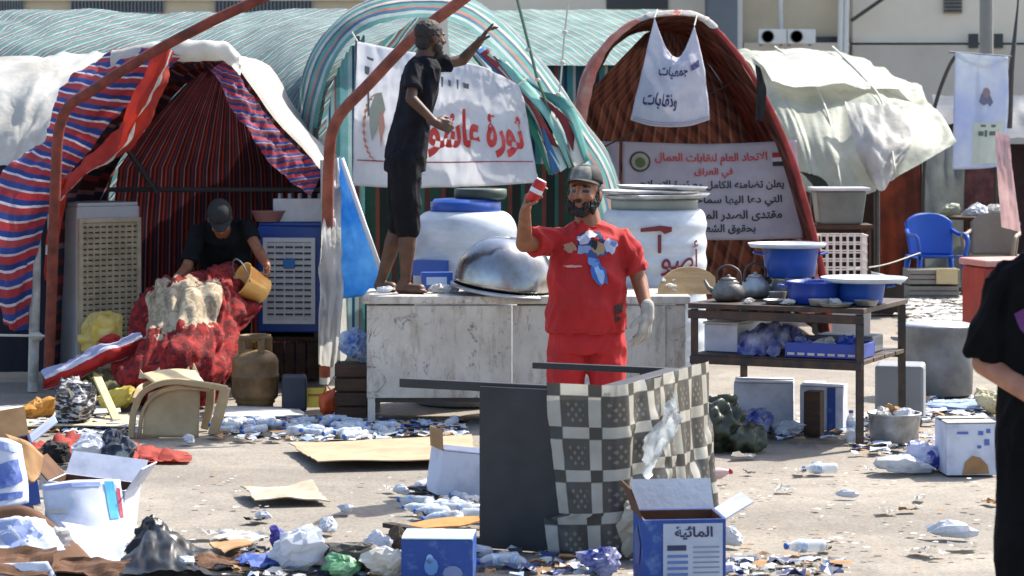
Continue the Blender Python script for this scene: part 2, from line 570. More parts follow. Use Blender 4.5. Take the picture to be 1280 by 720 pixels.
for px in (1060, 1053):
    MB().tube([W(px, -60, YB - 1.7), W(px - 3, 70, YB - 1.7)], 0.07, 8).build('drain_pipe', white_paint, b2)
MB().tube([W(975, -40, YB - 1.1), W(976, 38, YB - 1.1)], 0.06, 8).build('drain_pipe', white_paint, b2)
MB().tube([W(1110, -6, YB - 1.75), W(1064, 26, YB - 1.75)], 0.05, 6).build('stair_rail', dark_metal, b2)
w = MB().box(W(1191, 4, YB - 1.25), (0.46, 0.08, 0.5)).build('vent', M('vent_grey', '#8d8a84', rough=0.7), b2)
for i in range(5): MB().box(W(1191, -5 + i * 4.6, YB - 1.31), (0.42, 0.05, 0.045)).build('vent_slat', dark_gl, w)
for px0, px1 in ((1211, 1223), (1243, 1254)):
    wallbox('window', px0, px1, 3.7, 4.05, YB - 1.56, 0.1, dark_gl, b2)
for i, (px, lab) in enumerate(((965, 'left one of two air conditioner outdoor units on far wall'), (1001, 'right one of two air conditioner outdoor units on far wall'))):
    Y = YB - 1.9
    a = thing('air_conditioner', lab, 'air conditioner', W(px, 55, Y), 'air conditioners on the far building')
    ce = W(px, 46, Y)
    MB().box(ce, (0.68, 0.3, 0.36)).build('casing', white_paint, a, bevel=0.02)
    rg = MB(); rg.lathe([(0.15, 0), (0.15, 0.03), (0.13, 0.03), (0.13, 0.0)], 18, Matrix.Translation(ce + V((-0.12, -0.15, 0))) @ Matrix.Rotation(R(90), 4, 'X'))
    fan = rg.build('fan_grille', dark_metal, a)
    MB().bar(ce + V((-0.25, 0.1, -0.19)), ce + V((-0.25, 0.4, -0.19)), 0.04).build('bracket', grey_metal, a)
    MB().bar(ce + V((0.25, 0.1, -0.19)), ce + V((0.25, 0.4, -0.19)), 0.04).build('bracket', grey_metal, a)
# street lamp post behind the hanging portrait sign
lp = thing('lamp_post', 'tall grey post rising behind the hanging blue sign', 'lamp post', W(1233, 155, 34) * V((1, 1, 0)))
x = W(1233, 0, 34).x
MB().tube([(x, 34, 0), (x, 34, 0.4), (x, 34, 0.42), (x, 34, 8)], [0.16, 0.16, 0.10, 0.09], 12).build('shaft', M('post_grey', '#7d7c76', rough=0.6), lp)
MB().box((x, 34, 0.02), (0.45, 0.45, 0.04)).build('base_plate', dark_metal, lp)
MB().tube([(x, 34, 7.9), (x + 0.4, 33.7, 8.15), (x + 1.5, 33.4, 8.2)], 0.05, 8).build('arm', grey_metal, lp)
MB().box((x + 1.7, 33.35, 8.18), (0.5, 0.2, 0.1)).build('lamp_head', grey_metal, lp, bevel=0.03)

# ================================================================== tents
def arch_tent(obj, prof, y0, y1, outer, inner, lip, nv=14, wr=0.03, slide=0.0, drop=0.0, seed=0.0, names=('outer_canopy', 'lining')):
    """canopy drawn back from a front profile (px, py at y0); two skins a centimetre apart"""
    front = [W(px, py, y0) for px, py in prof]
    for p in front: p.z = max(p.z, 0.02)
    def fn(off):
        def f(u, v):
            p = along(front, u)
            q = along(front, min(u + 0.01, 1)) - along(front, max(u - 0.01, 0))
            n = V((-q.z, 0, q.x))
            if n.length > 1e-9: n.normalize()
            p = V((p.x + slide * v, y0 + (y1 - y0) * v, max(0.01, p.z - drop * v)))
            sag = -0.05 * math.sin(math.pi * ((v * 3) % 1.0)) + wr * fbm(u * 9 + seed, v * 5, seed)
            return p + n * (off + sag * min(1, p.z))
        return f
    MB().grid(fn(0.012), 56, nv * 2).build(names[0], outer, obj, smooth=True)
    MB().grid(fn(-0.012), 56, nv * 2).build(names[1], inner, obj, smooth=True)
    return front, fn(0)
teal_roof = MS('teal_striped_tarpaulin', [(5, '#457a7c'), (2, '#a3b1ad'), (1.6, '#275f6d'), (1.6, '#8f3f3d'), (3, '#6a9592'), (1.6, '#1c3a5e'), (1.6, '#ada9a2'), (2, '#3b7678'), (1.3, '#9a524c')], 24, 0, skew=10, thin=0.3, fade='#8fb0ac', wob=0.012, fadef=0.2)
teal_roof2 = MS('pale_teal_striped_tarpaulin', [(5, '#548784'), (3, '#98a8a2'), (2, '#3a7375'), (1.5, '#944c47'), (3, '#71978f'), (1.4, '#234a64')], 18, 0, skew=-10, thin=0.3, fade='#c0d3cd', wob=0.012, fadef=0.2)
teal_rim = MS('teal_arch_tarpaulin', [(3, '#4d8583'), (2.2, '#9fafab'), (2, '#2d5c7c'), (1.4, '#a8685c'), (2, '#3f8a82'), (1.5, '#233f66'), (2, '#c2b8b0')], 2.4, 1, thin=0.3, wob=0.03, fade='#85aaa6', fadef=0.3)
teal_wall = MS('teal_striped_tent_wall', [(4, '#6fa3ab'), (2, '#9fbcc0'), (1.3, '#2d4a66'), (2, '#86a9b0'), (1, '#8a5a57'), (2, '#4a8488')], 2, 0, thin=0.35, wob=0.004)
dark_teal_wall = MS('dark_teal_striped_wall', [(4, '#1f4a55'), (1.2, '#8a3d44'), (2, '#2f6a70'), (1.2, '#20315a'), (2, '#3f7f7e'), (1, '#a9a7a5')], 6, 0, thin=0.2, wob=0.004)
white_tarp = M('white_tarpaulin', '#cfcfca', '#b4b2ab', rough=0.65, scale=3, thin=0.4, bump=0.25, bscale=14, bdist=0.03)
cream_tarp = M('cream_tarpaulin', '#b9bdaf', '#969c8e', rough=0.6, scale=1.6, thin=0.4, bump=0.3, bscale=12, bdist=0.03)
red_blue = MS('red_blue_striped_cloth', [(2.2, '#a8323a'), (1.6, '#223a7c'), (0.8, '#d2c8cf'), (2.0, '#a33a40'), (1.7, '#2b4489'), (0.7, '#c9b3b5')], 11, 1, skew=0.4, thin=0.2, wob=0.006)
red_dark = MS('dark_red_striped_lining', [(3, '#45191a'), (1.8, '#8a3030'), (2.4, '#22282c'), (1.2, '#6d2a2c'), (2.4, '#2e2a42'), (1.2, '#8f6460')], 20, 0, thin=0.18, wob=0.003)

# ---- long teal tent, its roof running along behind the left tents, its arched end by the banner
tm = thing('striped_tent', 'long pale teal striped tent with arched end behind the red lettered banner', 'tent', (W(300, 155, 19.5).x, 19.5, 0))
roof = sheet([[(-120, 22, 22.0), (60, 12, 22.0), (260, 14, 22.0), (430, 12, 22.0), (540, 14, 22.0)],
              [(-120, 60, 20.6), (60, 50, 20.6), (260, 48, 20.6), (400, 40, 20.5), (500, 36, 20.3)],
              [(-120, 120, 20.0), (60, 112, 20.0), (250, 108, 19.9), (350, 104, 19.4), (418, 96, 19.0)],
              [(-120, 205, 19.4), (60, 200, 19.4), (240, 196, 19.4), (330, 188, 19.2), (396, 178, 18.75)]], (0.06, 6, 2.2), seed=2.1)
MB().grid(roof, 90, 30).build('roof', teal_roof, tm, smooth=True)
back = sheet([[(-120, 22, 22.0), (540, 14, 22.0)], [(-120, 330, 23.5), (540, 330, 23.5)]], lin=True)
MB().grid(back, 20, 6).build('roof_back', teal_roof, tm, smooth=True)
arch_px = [(394, 320), (395, 230), (398, 152), (416, 82), (452, 40), (500, 25), (562, 26), (612, 58), (660, 112), (706, 178), (738, 230), (760, 330)]
fr = [W(px, py, 18.7) for px, py in arch_px]
def rim(u, v):
    p = along(fr, u)
    q = along(fr, min(u + 0.01, 1)) - along(fr, max(u - 0.01, 0))
    n = V((-q.z, 0, q.x)).normalized()
    a = v * math.pi * 0.62
    return V((p.x, 18.62 + 0.75 * v, p.z)) + n * (0.24 * math.sin(a) + 0.012 * fbm(u * 12, v * 6, 3.3))
MB().grid(rim, 80, 16).build('arch_rim', teal_rim, tm, smooth=True)
wall = sheet([[(397, 40, 18.95), (425, 20, 18.95), (456, 60, 18.95)], [(396, 200, 18.95), (425, 200, 18.95), (456, 200, 18.95)], [(396, 462, 18.95), (425, 462, 18.95), (456, 462, 18.95)]], (0.03, 5, 2), lin=True, seed=4)
def in_arch(u, v):
    p = wall(u, v)
    best = 9
    # stay under the arch
    for i in range(60):
        q = along(fr, i / 59)
        if abs(q.x - p.x) < 0.05 and q.z > 1.0: best = min(best, q.z) if best != 9 else q.z
    zt = best if best != 9 else p.z
    zt = max(zt, 0.3)
    return V((p.x, p.y, zt * (1 - v) + 0.0 * v))
MB().grid(in_arch, 24, 16).build('end_wall', teal_wall, tm, smooth=True)
for px, lo, hi in ((447, 250, 45), (395, 300, 160)):
    MB().tube([W(px, lo, 18.6), W(px, hi, 18.6)], 0.018, 8).build('pole', dark_metal, tm)

MB().grid(sheet([[(456, 215, 19.6), (600, 205, 19.6), (748, 205, 19.6)], [(456, 445, 19.6), (600, 445, 19.6), (748, 445, 19.6)]], (0.05, 16, 1), lin=True, seed=4.4), 50, 8).build('inner_curtain', MS('dark_green_red_curtain', [(4, '#1d4038'), (1.4, '#6d3a34'), (3, '#15201f'), (1.2, '#24605a'), (2, '#4a2a26')], 7, 0, thin=0.1, wob=0.004), tm, smooth=True)
# ---- gathered tarpaulin strips hanging from the arch down to the right
gs = thing('gathered_awning', 'bundle of twisted green red and white awning strips sloping right of the banner', 'awning', W(690, 300, 18.3) * V((1, 1, 0)))
random.seed(5)
cols = ['#2f7a62', '#c9cdc9', '#3b6fa0', '#8d3a3d', '#bfd0cb', '#24344f', '#7fb5ab', '#b9b6b0', '#2c6d70', '#d8d8d2', '#7a2f38', '#4f8f88']
for i, h in enumerate(cols):
    f = i / (len(cols) - 1)
    top = (588 + 62 * f, 58 + 10 * f + 40 * f * f, 18.45 - 0.12 * math.sin(f * 3))
    mid = (655 + 52 * f, 140 + 8 * math.sin(i * 2.1), 18.3 + 0.06 * math.sin(i * 1.7))
    low = (688 + 46 * f, 218 - 16 * f, 18.25 + 0.05 * math.sin(i * 2.7))
    def strip(u, v, top=top, mid=mid, low=low, i=i):
        p = along([W(*top), W(*mid), W(*low)], v)
        wdt = 0.035 + 0.02 * math.sin(v * 5 + i)
        a = 0.8 * math.sin(v * 4 + i)
        return p + V((math.cos(a) * 0.8, math.sin(a), 0.55 * math.cos(a))) * wdt * (u - 0.5) * 2
    MB().grid(strip, 3, 16).build('strip', M('awning_strip_' + h[1:], h, rough=0.8, thin=0.2), gs, smooth=True, thick=0.004)
MB().tube([W(640, -30, 18.3), W(648, 5, 18.3), W(672, 100, 18.3), W(718, 218, 18.25)], 0.012, 6).build('rope', M('green_rope', '#4d6b5c', rough=0.9), gs)
MB().tube([W(714, -30, 18.4), W(706, 40, 18.4), W(700, 110, 18.4), W(692, 170, 18.4)], 0.007, 6).build('rope', M('pale_rope', '#b9b7ac', rough=0.9), gs)
for px, py in ((706, 40), (703, 78), (698, 118), (672, 100), (660, 62)): MB().ell(W(px, py, 18.3), (0.022, 0.02, 0.018), n=8).build('knot', M('pale_rope', '#b9b7ac'), gs, smooth=True)

# ---- second teal tent further back
t2 = thing('striped_tent', 'smaller faded teal tent roof with dark striped wall between banner and brown tent', 'tent', (W(700, 155, 23).x, 23, 0))
MB().grid(sheet([[(560, 14, 25), (690, 12, 25.4), (830, 12, 25.4)], [(560, 44, 24.4), (690, 42, 24.4), (820, 42, 24.4)], [(565, 84, 23), (690, 82, 23), (800, 80, 23)]], (0.02, 9, 3), seed=7), 40, 16).build('roof', teal_roof2, t2, smooth=True)
MB().grid(sheet([[(560, 84, 23.1), (800, 80, 23.1)], [(560, 395, 23.1), (800, 395, 23.1)]], (0.05, 16, 1), lin=True, seed=8), 50, 10).build('wall', dark_teal_wall, t2, smooth=True)
for px in (572, 790): MB().tube([W(px, 84, 23.15), W(px, 397, 23.15)], 0.025, 8).build('pole', grey_metal, t2)

# ---- left tent, open to the front
tl = thing('red_blue_tent', 'open fronted tent of red and blue striped cloth with dark inside on the left', 'tent', (W(240, 155, 16.8).x, 16.8, 0))
prof = [(62, 480), (64, 370), (72, 238), (128, 150), (196, 78), (246, 66), (292, 74), (346, 150), (404, 220), (406, 330), (407, 484)]
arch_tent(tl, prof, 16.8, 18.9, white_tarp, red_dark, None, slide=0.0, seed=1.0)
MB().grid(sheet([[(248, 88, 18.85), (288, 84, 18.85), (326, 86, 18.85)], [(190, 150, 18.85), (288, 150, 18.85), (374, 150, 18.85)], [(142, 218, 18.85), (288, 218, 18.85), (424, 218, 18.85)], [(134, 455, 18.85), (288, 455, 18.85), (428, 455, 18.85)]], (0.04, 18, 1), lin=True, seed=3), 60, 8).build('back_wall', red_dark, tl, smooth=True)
# rolled white valance over the opening
def valance(u, v):
    p = along([W(140, 76, 16.75), W(190, 66, 16.7), (W(240, 64, 16.7)), W(282, 66, 16.7), W(300, 82, 16.7)], u)
    a = v * 2 * math.pi
    r = 0.075 + 0.02 * fbm(u * 8, v * 3, 1)
    return p + V((0, math.cos(a), math.sin(a))) * r
MB().grid(valance, 40, 12).build('valance', white_tarp, tl, smooth=True)
flap = sheet([[(138, 62, 16.9), (78, 108, 16.9), (58, 166, 16.8), (0, 218, 16.7), (-14, 310, 16.6), (2, 402, 16.5)],
              [(190, 62, 16.6), (118, 122, 16.5), (82, 178, 16.5), (36, 236, 16.4), (14, 322, 16.4), (16, 414, 16.4)],
              [(228, 70, 16.6), (160, 132, 16.6), (104, 194, 16.6), (72, 244, 16.5), (46, 318, 16.5), (36, 412, 16.5)]], (0.05, 12, 4), seed=5.5)
MB().grid(lambda u, v: flap(v, u), 16, 80).build('left_flap', red_blue, tl, smooth=True)
rf = sheet([[(284, 74, 16.7), (318, 122, 16.7), (358, 172, 16.7), (404, 214, 16.7)],
            [(262, 88, 16.6), (300, 150, 16.55), (340, 206, 16.55), (388, 246, 16.6)]], (0.04, 12, 3), seed=6.5)
MB().grid(lambda u, v: rf(v, u), 10, 60).build('right_flap', MS('red_blue_striped_cloth_fine', [(2.2, '#a8323a'), (1.6, '#223a7c'), (0.8, '#8d7b86'), (2.0, '#7d2a33'), (1.7, '#1c2c5c')], 9, 1, skew=2.0, thin=0.2, wob=0.006), tl, smooth=True)
MB().tube([W(46, 220, 16.55), W(44, 356, 16.55), W(41, 489, 16.6)], 0.036, 12).build('front_pole', M('white_pole', '#bdbdb8', '#8d8c86', rough=0.6, scale=8), tl)
MB().tube([W(406, 200, 16.7), W(408, 330, 16.7), W(405, 480, 16.7)], 0.034, 12).build('front_pole', M('white_pole', '#bdbdb8'), tl)
MB().tube([W(90, 237, 18.5), W(410, 237, 18.5)], 0.018, 8).build('cross_bar', grey_metal, tl)
MB().tube([W(152, 176, 18.3), W(196, 240, 18.45)], 0.022, 8).build('brace', grey_metal, tl)
MB().tube([W(-6, 419, 16.4), W(60, 420, 16.4)], 0.009, 6).build('tie_rope', M('pale_rope', '#b9b7ac'), tl)
rope_k = MB(); rope_k.ell(W(45, 421, 16.5), (0.05, 0.05, 0.035)); rope_k.build('tie_knot', M('pale_rope', '#b9b7ac'), tl, smooth=True)

# ---- white canvas tent cut by the left edge
tw = thing('white_tent', 'white canvas tent roof at the left edge beside the red and blue tent', 'tent', (W(-60, 155, 17.6).x, 17.6, 0))
MB().grid(sheet([[(-160, 74, 18.6), (20, 70, 18.6), (130, 68, 18.6), (215, 64, 18.6)], [(-160, 100, 17.9), (10, 98, 17.9), (90, 98, 17.9), (160, 92, 17.9)],
                 [(-160, 150, 17.5), (0, 150, 17.5), (50, 152, 17.5), (90, 150, 17.5)], [(-160, 205, 17.3), (-10, 205, 17.3), (20, 205, 17.3), (62, 204, 17.3)]], (0.05, 7, 4), seed=9), 50, 24).build('roof', white_tarp, tw, smooth=True)
MB().grid(sheet([[(-160, 205, 17.35), (62, 205, 17.35)], [(-160, 465, 17.35), (62, 465, 17.35)]], (0.05, 9, 1), lin=True, seed=10), 30, 8).build('wall', M('navy_dark_cloth', '#20222f', rough=0.9, thin=0.05), tw, smooth=True)
MB().tube([W(-40, 205, 17.2), W(-40, 478, 17.2)], 0.03, 10).build('pole', grey_metal, tw)

# ---- twisted orange banner hung inside the left opening
ob = sheet([[(196, 58, 16.35), (172, 110, 16.3), (140, 168, 16.35), (98, 205, 16.35), (70, 228, 16.3)],
            [(214, 62, 16.3), (186, 118, 16.2), (150, 186, 16.25), (108, 216, 16.2), (74, 250, 16.2)],
            [(216, 66, 16.4), (204, 112, 16.35), (172, 178, 16.35), (122, 206, 16.3), (82, 236, 16.25)]], (0.03, 8, 3), seed=11)
tag(MB().grid(lambda u, v: ob(v, u), 12, 50).build('hanging_banner', MS('orange_red_flag', [(5, '#b5301f'), (1.0, '#c7c0b8'), (3, '#9c2a1c')], 1, 0, thin=0.3, wob=0.01), smooth=True),
    'twisted orange red cloth hanging across the opening of the left tent', 'banner')
ob2 = sheet([[(66, 226, 16.3), (58, 300, 16.35), (56, 350, 16.4)], [(78, 224, 16.25), (66, 300, 16.3), (62, 352, 16.35)], [(88, 222, 16.3), (74, 296, 16.3), (68, 354, 16.4)]], (0.03, 4, 5), seed=12)
tag(MB().grid(ob2, 8, 30).build('hanging_cloth', MS('orange_red_flag', [], 1), smooth=True), 'narrow red cloth hanging down beside the white front pole', 'cloth')

# ---- two bent rusty pipes of a bare awning frame
def bent_pipe(name, pts, label, mat, r):
    ps = [W(*p) for p in pts]
    o = MB().tube([along(ps, i / 40) for i in range(41)], r, 12).build(name, mat, label=label, cat='pipe', group='bent awning pipes', smooth=True)
    return o
bent_pipe('bent_pipe', [(60, 486, 16.25), (64, 380, 16.2), (69, 240, 16.0), (78, 146, 15.9), (120, 110, 15.9), (190, 66, 15.9), (270, 24, 15.9), (335, -6, 15.9), (420, -48, 15.9)], 'rusty bent pipe rising over the left striped tent', rust, 0.036)
bent_pipe('bent_pipe', [(406, 470, 16.0), (409, 330, 15.8), (411, 210, 15.6), (420, 152, 15.5), (462, 104, 15.5), (520, 44, 15.5), (580, -2, 15.5), (640, -50, 15.5)], 'rusty bent pipe passing behind the man on the counter', rust_l, 0.038)

# ---- banner with red lettering
red_ink = M('red_print', '#a81c20', '#b8443f', rough=0.7, bump=0, scale=9)
black_ink = M('black_print', '#191a20', rough=0.7, bump=0)
navy_ink = M('navy_print', '#23265a', rough=0.7, bump=0)
grey_ink = M('grey_print', '#5b6064', rough=0.7, bump=0)
white_cloth = M('white_banner_cloth', '#e6e7ea', '#dadbe0', rough=0.7, scale=3, thin=0.6, bump=0.1)
bn = thing('fabric_banner', 'white banner with red lettering stretched across the teal tent', 'banner', W(556, 235, 18.2) * V((1, 1, 0)) + V((0, 0, W(556, 235, 18.2).z)))
bf = sheet([[(447, 52, 18.25), (500, 62, 18.2), (560, 74, 18.2), (604, 84, 18.2), (648, 106, 18.2)],
            [(444, 110, 18.2), (500, 112, 18.15), (560, 114, 18.15), (610, 118, 18.15), (656, 130, 18.2)],
            [(442, 170, 18.2), (500, 172, 18.12), (560, 174, 18.15), (612, 174, 18.12), (664, 178, 18.2)],
            [(440, 232, 18.2), (500, 235, 18.1), (560, 234, 18.2), (616, 232, 18.1), (674, 228, 18.2)]], (0.035, 9, 3), seed=21)
MB().grid(bf, 80, 46).build('cloth', white_cloth, bn, smooth=True, thick=0.003)
lettering('ثورة عاشوراء', bf, 0.24, 0.96, 0.47, 0.80, red_ink, bn, 0.012, 0.04, wob=0.06)
printed(rect(0.02, 0.825, 0.99, 0.834), bf, M('red_line', '#8f3a44', bump=0), bn, 'printed_line', 0.02, sub=4)
# wheat wreath emblem on the left of the banner
for k in range(13):
    a = R(100 + k * 13)
    cu_, cv_ = 0.13 + 0.075 * math.cos(a), 0.60 - 0.23 * math.sin(a)
    dx, dy = -math.sin(a), -math.cos(a)
    printed([(cu_ - dx * 0.016, cv_ - dy * 0.03), (cu_ + 0.010, cv_), (cu_ + dx * 0.016, cv_ + dy * 0.03), (cu_ - 0.010, cv_)], bf, M('wheat_print', '#b0745f', bump=0), bn, 'emblem_leaf', 0.02)
printed([(0.08, 0.50), (0.115, 0.37), (0.15, 0.36), (0.17, 0.48), (0.13, 0.60), (0.10, 0.70), (0.085, 0.6)], bf, M('emblem_print', '#8f9288', bump=0), bn, 'emblem', 0.02)
printed([(0.13, 0.55), (0.155, 0.48), (0.17, 0.60), (0.15, 0.74)], bf, M('emblem_print_b', '#b78474', bump=0), bn, 'emblem', 0.022)
printed([(0.07, 0.36), (0.082, 0.35), (0.085, 0.52), (0.072, 0.54)], bf, grey_ink, bn, 'emblem', 0.022)
for (a0, b0, a1, b1_) in ((0.42, 0.22, 0.44, 0.30), (0.46, 0.2, 0.475, 0.31), (0.50, 0.23, 0.52, 0.30), (0.55, 0.22, 0.565, 0.32), (0.59, 0.25, 0.63, 0.31), (0.05, 0.17, 0.08, 0.24), (0.06, 0.10, 0.10, 0.13)):
    printed([(a0, b0), (a1, b0 + 0.01), (a1 - 0.004, b1_), (a0 + 0.004, b1_ - 0.01)], bf, grey_ink, bn, 'print_mark', 0.02)
for px, py, q in ((447, 52, (440, 40)), (648, 106, (660, 96)), (440, 232, (430, 240)), (674, 228, (684, 236))):
    MB().tube([W(px, py, 18.2), W(q[0], q[1], 18.3)], 0.006, 5).build('tie_cord', M('pale_rope', '#b9b7ac'), bn)

# ---- brown tent in the middle right
brown_in = NT('brown_woven_lining')
_sp = brown_in.n('SeparateXYZ'); brown_in.l(brown_in.uv(), _sp.inputs[0])
_a = brown_in.math('FRACT', brown_in.math('ADD', brown_in.math('MULTIPLY', _sp.outputs[0], 17), brown_in.math('ADD', brown_in.math('MULTIPLY', _sp.outputs[1], 7), brown_in.math('MULTIPLY', brown_in.noise(2.0, 2), 0.7))))
_b = brown_in.math('FRACT', brown_in.math('SUBTRACT', brown_in.math('MULTIPLY', _sp.outputs[1], 11), brown_in.math('ADD', brown_in.math('MULTIPLY', _sp.outputs[0], 9), brown_in.math('MULTIPLY', brown_in.noise(2.6, 2), 0.7))))
_c1 = brown_in.ramp(_a, [(0.0, c('#6a4034')), (0.5, c('#452a24')), (0.8, c('#8a6658'))], 'CONSTANT')
_c2 = brown_in.ramp(_b, [(0.0, c('#70453a')), (0.6, c('#3a2422'))], 'CONSTANT')
_col = brown_in.mix(0.5, _c1, _c2)
_col = brown_in.mix(1.0, _col, brown_in.ramp(brown_in.noise(4, 5), [(0.3, 0.6), (0.65, 1.0)]), 'MULTIPLY')
brown_in.l(_col, brown_in.b.inputs['Base Color']); brown_in.b.inputs['Roughness'].default_value = 0.9
brown_in.bump(brown_in.noise(14, 4), 0.3, 0.03)
brown_in.thin(_col, 0.22)
brown_in = brown_in.m
pink_cloth = M('faded_pink_tarpaulin', '#b98a80', '#a3645c', rough=0.8, scale=4, thin=0.3)
tb = thing('brown_tent', 'arched tent with brown patterned lining and pinkish red edge, open to the front', 'tent', (W(870, 155, 20.0).x, 20.0, 0))
profb = [(722, 420), (722, 300), (724, 205), (731, 125), (752, 66), (786, 32), (820, 18), (866, 18), (898, 40), (942, 98), (984, 184), (1012, 276), (1030, 352), (1040, 425)]
arch_tent(tb, profb, 20.0, 22.6, pink_cloth, brown_in, None, seed=13)
MB().grid(sheet([[(806, 42, 22.5), (824, 34, 22.5), (842, 34, 22.5), (858, 42, 22.5)], [(722, 130, 22.5), (780, 130, 22.5), (850, 130, 22.5), (918, 126, 22.5)], [(714, 250, 22.5), (780, 250, 22.5), (880, 250, 22.5), (970, 250, 22.5)], [(712, 400, 22.5), (780, 400, 22.5), (890, 400, 22.5), (990, 400, 22.5)]], (0.05, 8, 3), lin=True, seed=14), 40, 30).build('back_wall', brown_in, tb, smooth=True)
pb = [W(px, py, 19.95) for px, py in profb]
def rimb(t0, t1, w, seed, twist=3):
    def f(u, v):
        t = t0 + (t1 - t0) * v
        p = along(pb, t)
        a = u * 2 * math.pi
        r = w * (0.7 + 0.5 * abs(fbm(v * 9, seed, 0)))
        return p + V((math.cos(a) * r, math.sin(a) * r * 0.6 - 0.03, math.sin(a) * r * 0.5))
    return f
MB().grid(rimb(0.10, 0.56, 0.052, 1.0), 10, 70).build('left_hem', M('pink_hem', '#c79c8c', '#b5655a', rough=0.8, scale=7, thin=0.2), tb, smooth=True)
MB().grid(rimb(0.42, 0.60, 0.055, 2.0), 10, 30).build('top_hem', white_tarp, tb, smooth=True)
MB().grid(rimb(0.60, 0.97, 0.035, 3.0), 10, 60).build('right_hem', M('red_hem', '#a5403c', '#84302f', rough=0.8, scale=7, thin=0.2), tb, smooth=True)
MB().tube([W(735, 200, 19.9), W(738, 300, 19.9), W(738, 430, 19.9)], 0.03, 10).build('pole', M('red_pole', '#9a4436', rough=0.7), tb)
cb = sheet([[(980, 300, 19.8), (1002, 300, 19.8), (1018, 302, 19.8)], [(975, 330, 19.75), (1002, 336, 19.7), (1022, 336, 19.8)], [(985, 386, 19.8), (1008, 392, 19.75), (1036, 390, 19.8)]], (0.05, 5, 3), seed=15)
MB().grid(cb, 14, 22).build('gathered_curtain', M('maroon_patterned_curtain', '#6d2f2c', '#a87a72', rough=0.85, scale=12, thin=0.2), tb, smooth=True)
dk = sheet([[(944, 80, 19.8), (950, 84, 19.8)], [(946, 110, 19.78), (958, 112, 19.8)], [(944, 150, 19.8), (954, 152, 19.8)]], (0.02, 3, 4), seed=16)
MB().grid(dk, 6, 16).build('tied_rag', M('black_rag', '#18171a', rough=0.9), tb, smooth=True)
MB().tube([W(742, 190, 19.9), W(938, 92, 20.4)], 0.008, 5).build('line_rope', M('dark_rope', '#3a2a24'), tb)

# union banner inside the brown tent
lav = M('lavender_banner', '#bdb6c0', '#a9a3ae', rough=0.75, scale=3, thin=0.3, bump=0.1)
ub = thing('fabric_banner', 'grey lavender banner with red and black lettering hung in the brown tent', 'banner', W(890, 298, 20.25))
uf = sheet([[(778, 177, 20.3), (890, 180, 20.35), (996, 175, 20.25)], [(778, 238, 20.3), (890, 240, 20.3), (1000, 238, 20.25)], [(778, 296, 20.3), (890, 300, 20.3), (1004, 298, 20.25)]], (0.02, 6, 3), seed=22)
MB().grid(uf, 50, 26).build('cloth', lav, ub, smooth=True, thick=0.003)
for txt, u0, u1, v0, v1, m in (('الاتحاد العام لنقابات العمال', 0.18, 0.82, 0.10, 0.23, red_ink), ('في العراق', 0.40, 0.62, 0.25, 0.36, red_ink),
                               ('يعلن تضامنه الكامل مع ثورة الاصلاح', 0.10, 0.91, 0.385, 0.505, black_ink), ('التي دعا اليها سماحة السيد', 0.22, 0.895, 0.54, 0.66, black_ink),
                               ('مقتدى الصدر المروجة', 0.34, 0.89, 0.69, 0.81, black_ink), ('بحقوق الشعب', 0.40, 0.74, 0.835, 0.945, black_ink)):
    lettering(txt, uf, u0, u1, v0, v1, m, ub, 0.014, 0.02)
printed(circ(0.098, 0.20, 0.058, 0.105), uf, M('emblem_dark', '#3a3038', bump=0), ub, 'emblem_ring', 0.012, sub=2)
printed(circ(0.098, 0.20, 0.048, 0.086), uf, M('emblem_pale', '#8d8a78', bump=0), ub, 'emblem_disc', 0.015, sub=2)
printed(circ(0.098, 0.21, 0.030, 0.055, 9), uf, M('emblem_green', '#4a5a38', bump=0), ub, 'emblem_figure', 0.018, sub=2)
for v0, v1, h in ((0.115, 0.165, '#8f2a2e'), (0.165, 0.205, '#b9b4bc'), (0.205, 0.25, '#1d222a')):
    printed(rect(0.85, v0, 0.97, v1), uf, M('flag_' + h[1:], h, bump=0), ub, 'flag_band', 0.013, sub=2)
ub2 = thing('fabric_banner', 'narrow grey banner with round emblem left of the lavender banner', 'banner', W(756, 298, 20.3))
uf2 = sheet([[(736, 176, 20.35), (774, 177, 20.32)], [(736, 298, 20.35), (774, 297, 20.32)]], (0.02, 3, 4), lin=True, seed=23)
MB().grid(uf2, 14, 24).build('cloth', lav, ub2, smooth=True, thick=0.003)
printed(circ(0.35, 0.26, 0.42, 0.20), uf2, M('emblem_dark', '#3a3038'), ub2, 'emblem_ring', 0.012, sub=2)
printed(circ(0.35, 0.26, 0.33, 0.155), uf2, M('emblem_green_pale', '#6f8a5e', bump=0), ub2, 'emblem_disc', 0.015, sub=2)

# white cloth hanging by two corners
hc = thing('hanging_cloth', 'white cloth with blue handwriting hanging by two corners in the brown tent', 'banner', W(838, 158, 19.7))
hf = sheet([[(818, 22, 19.75), (832, 58, 19.72), (846, 72, 19.7), (856, 62, 19.72), (868, 32, 19.75)],
            [(806, 74, 19.75), (826, 80, 19.66), (846, 84, 19.62), (862, 78, 19.66), (878, 72, 19.75)],
            [(797, 112, 19.75), (820, 116, 19.64), (842, 118, 19.60), (864, 116, 19.66), (884, 112, 19.75)],
            [(788, 150, 19.75), (812, 157, 19.66), (840, 159, 19.62), (864, 157, 19.68), (887, 150, 19.75)]], (0.012, 5, 4), seed=24)
MB().grid(hf, 40, 46).build('cloth', M('white_hung_cloth', '#cbcbd4', '#b9bac9', rough=0.7, scale=5, thin=0.35, bump=0.1), hc, smooth=True, thick=0.003)
lettering('ونقابات', hf, 0.10, 0.56, 0.66, 0.84, navy_ink, hc, 0.009, 0.02, wob=0.12)
lettering('جمعيات', hf, 0.24, 0.70, 0.34, 0.50, navy_ink, hc, 0.009, 0.02, wob=0.12)
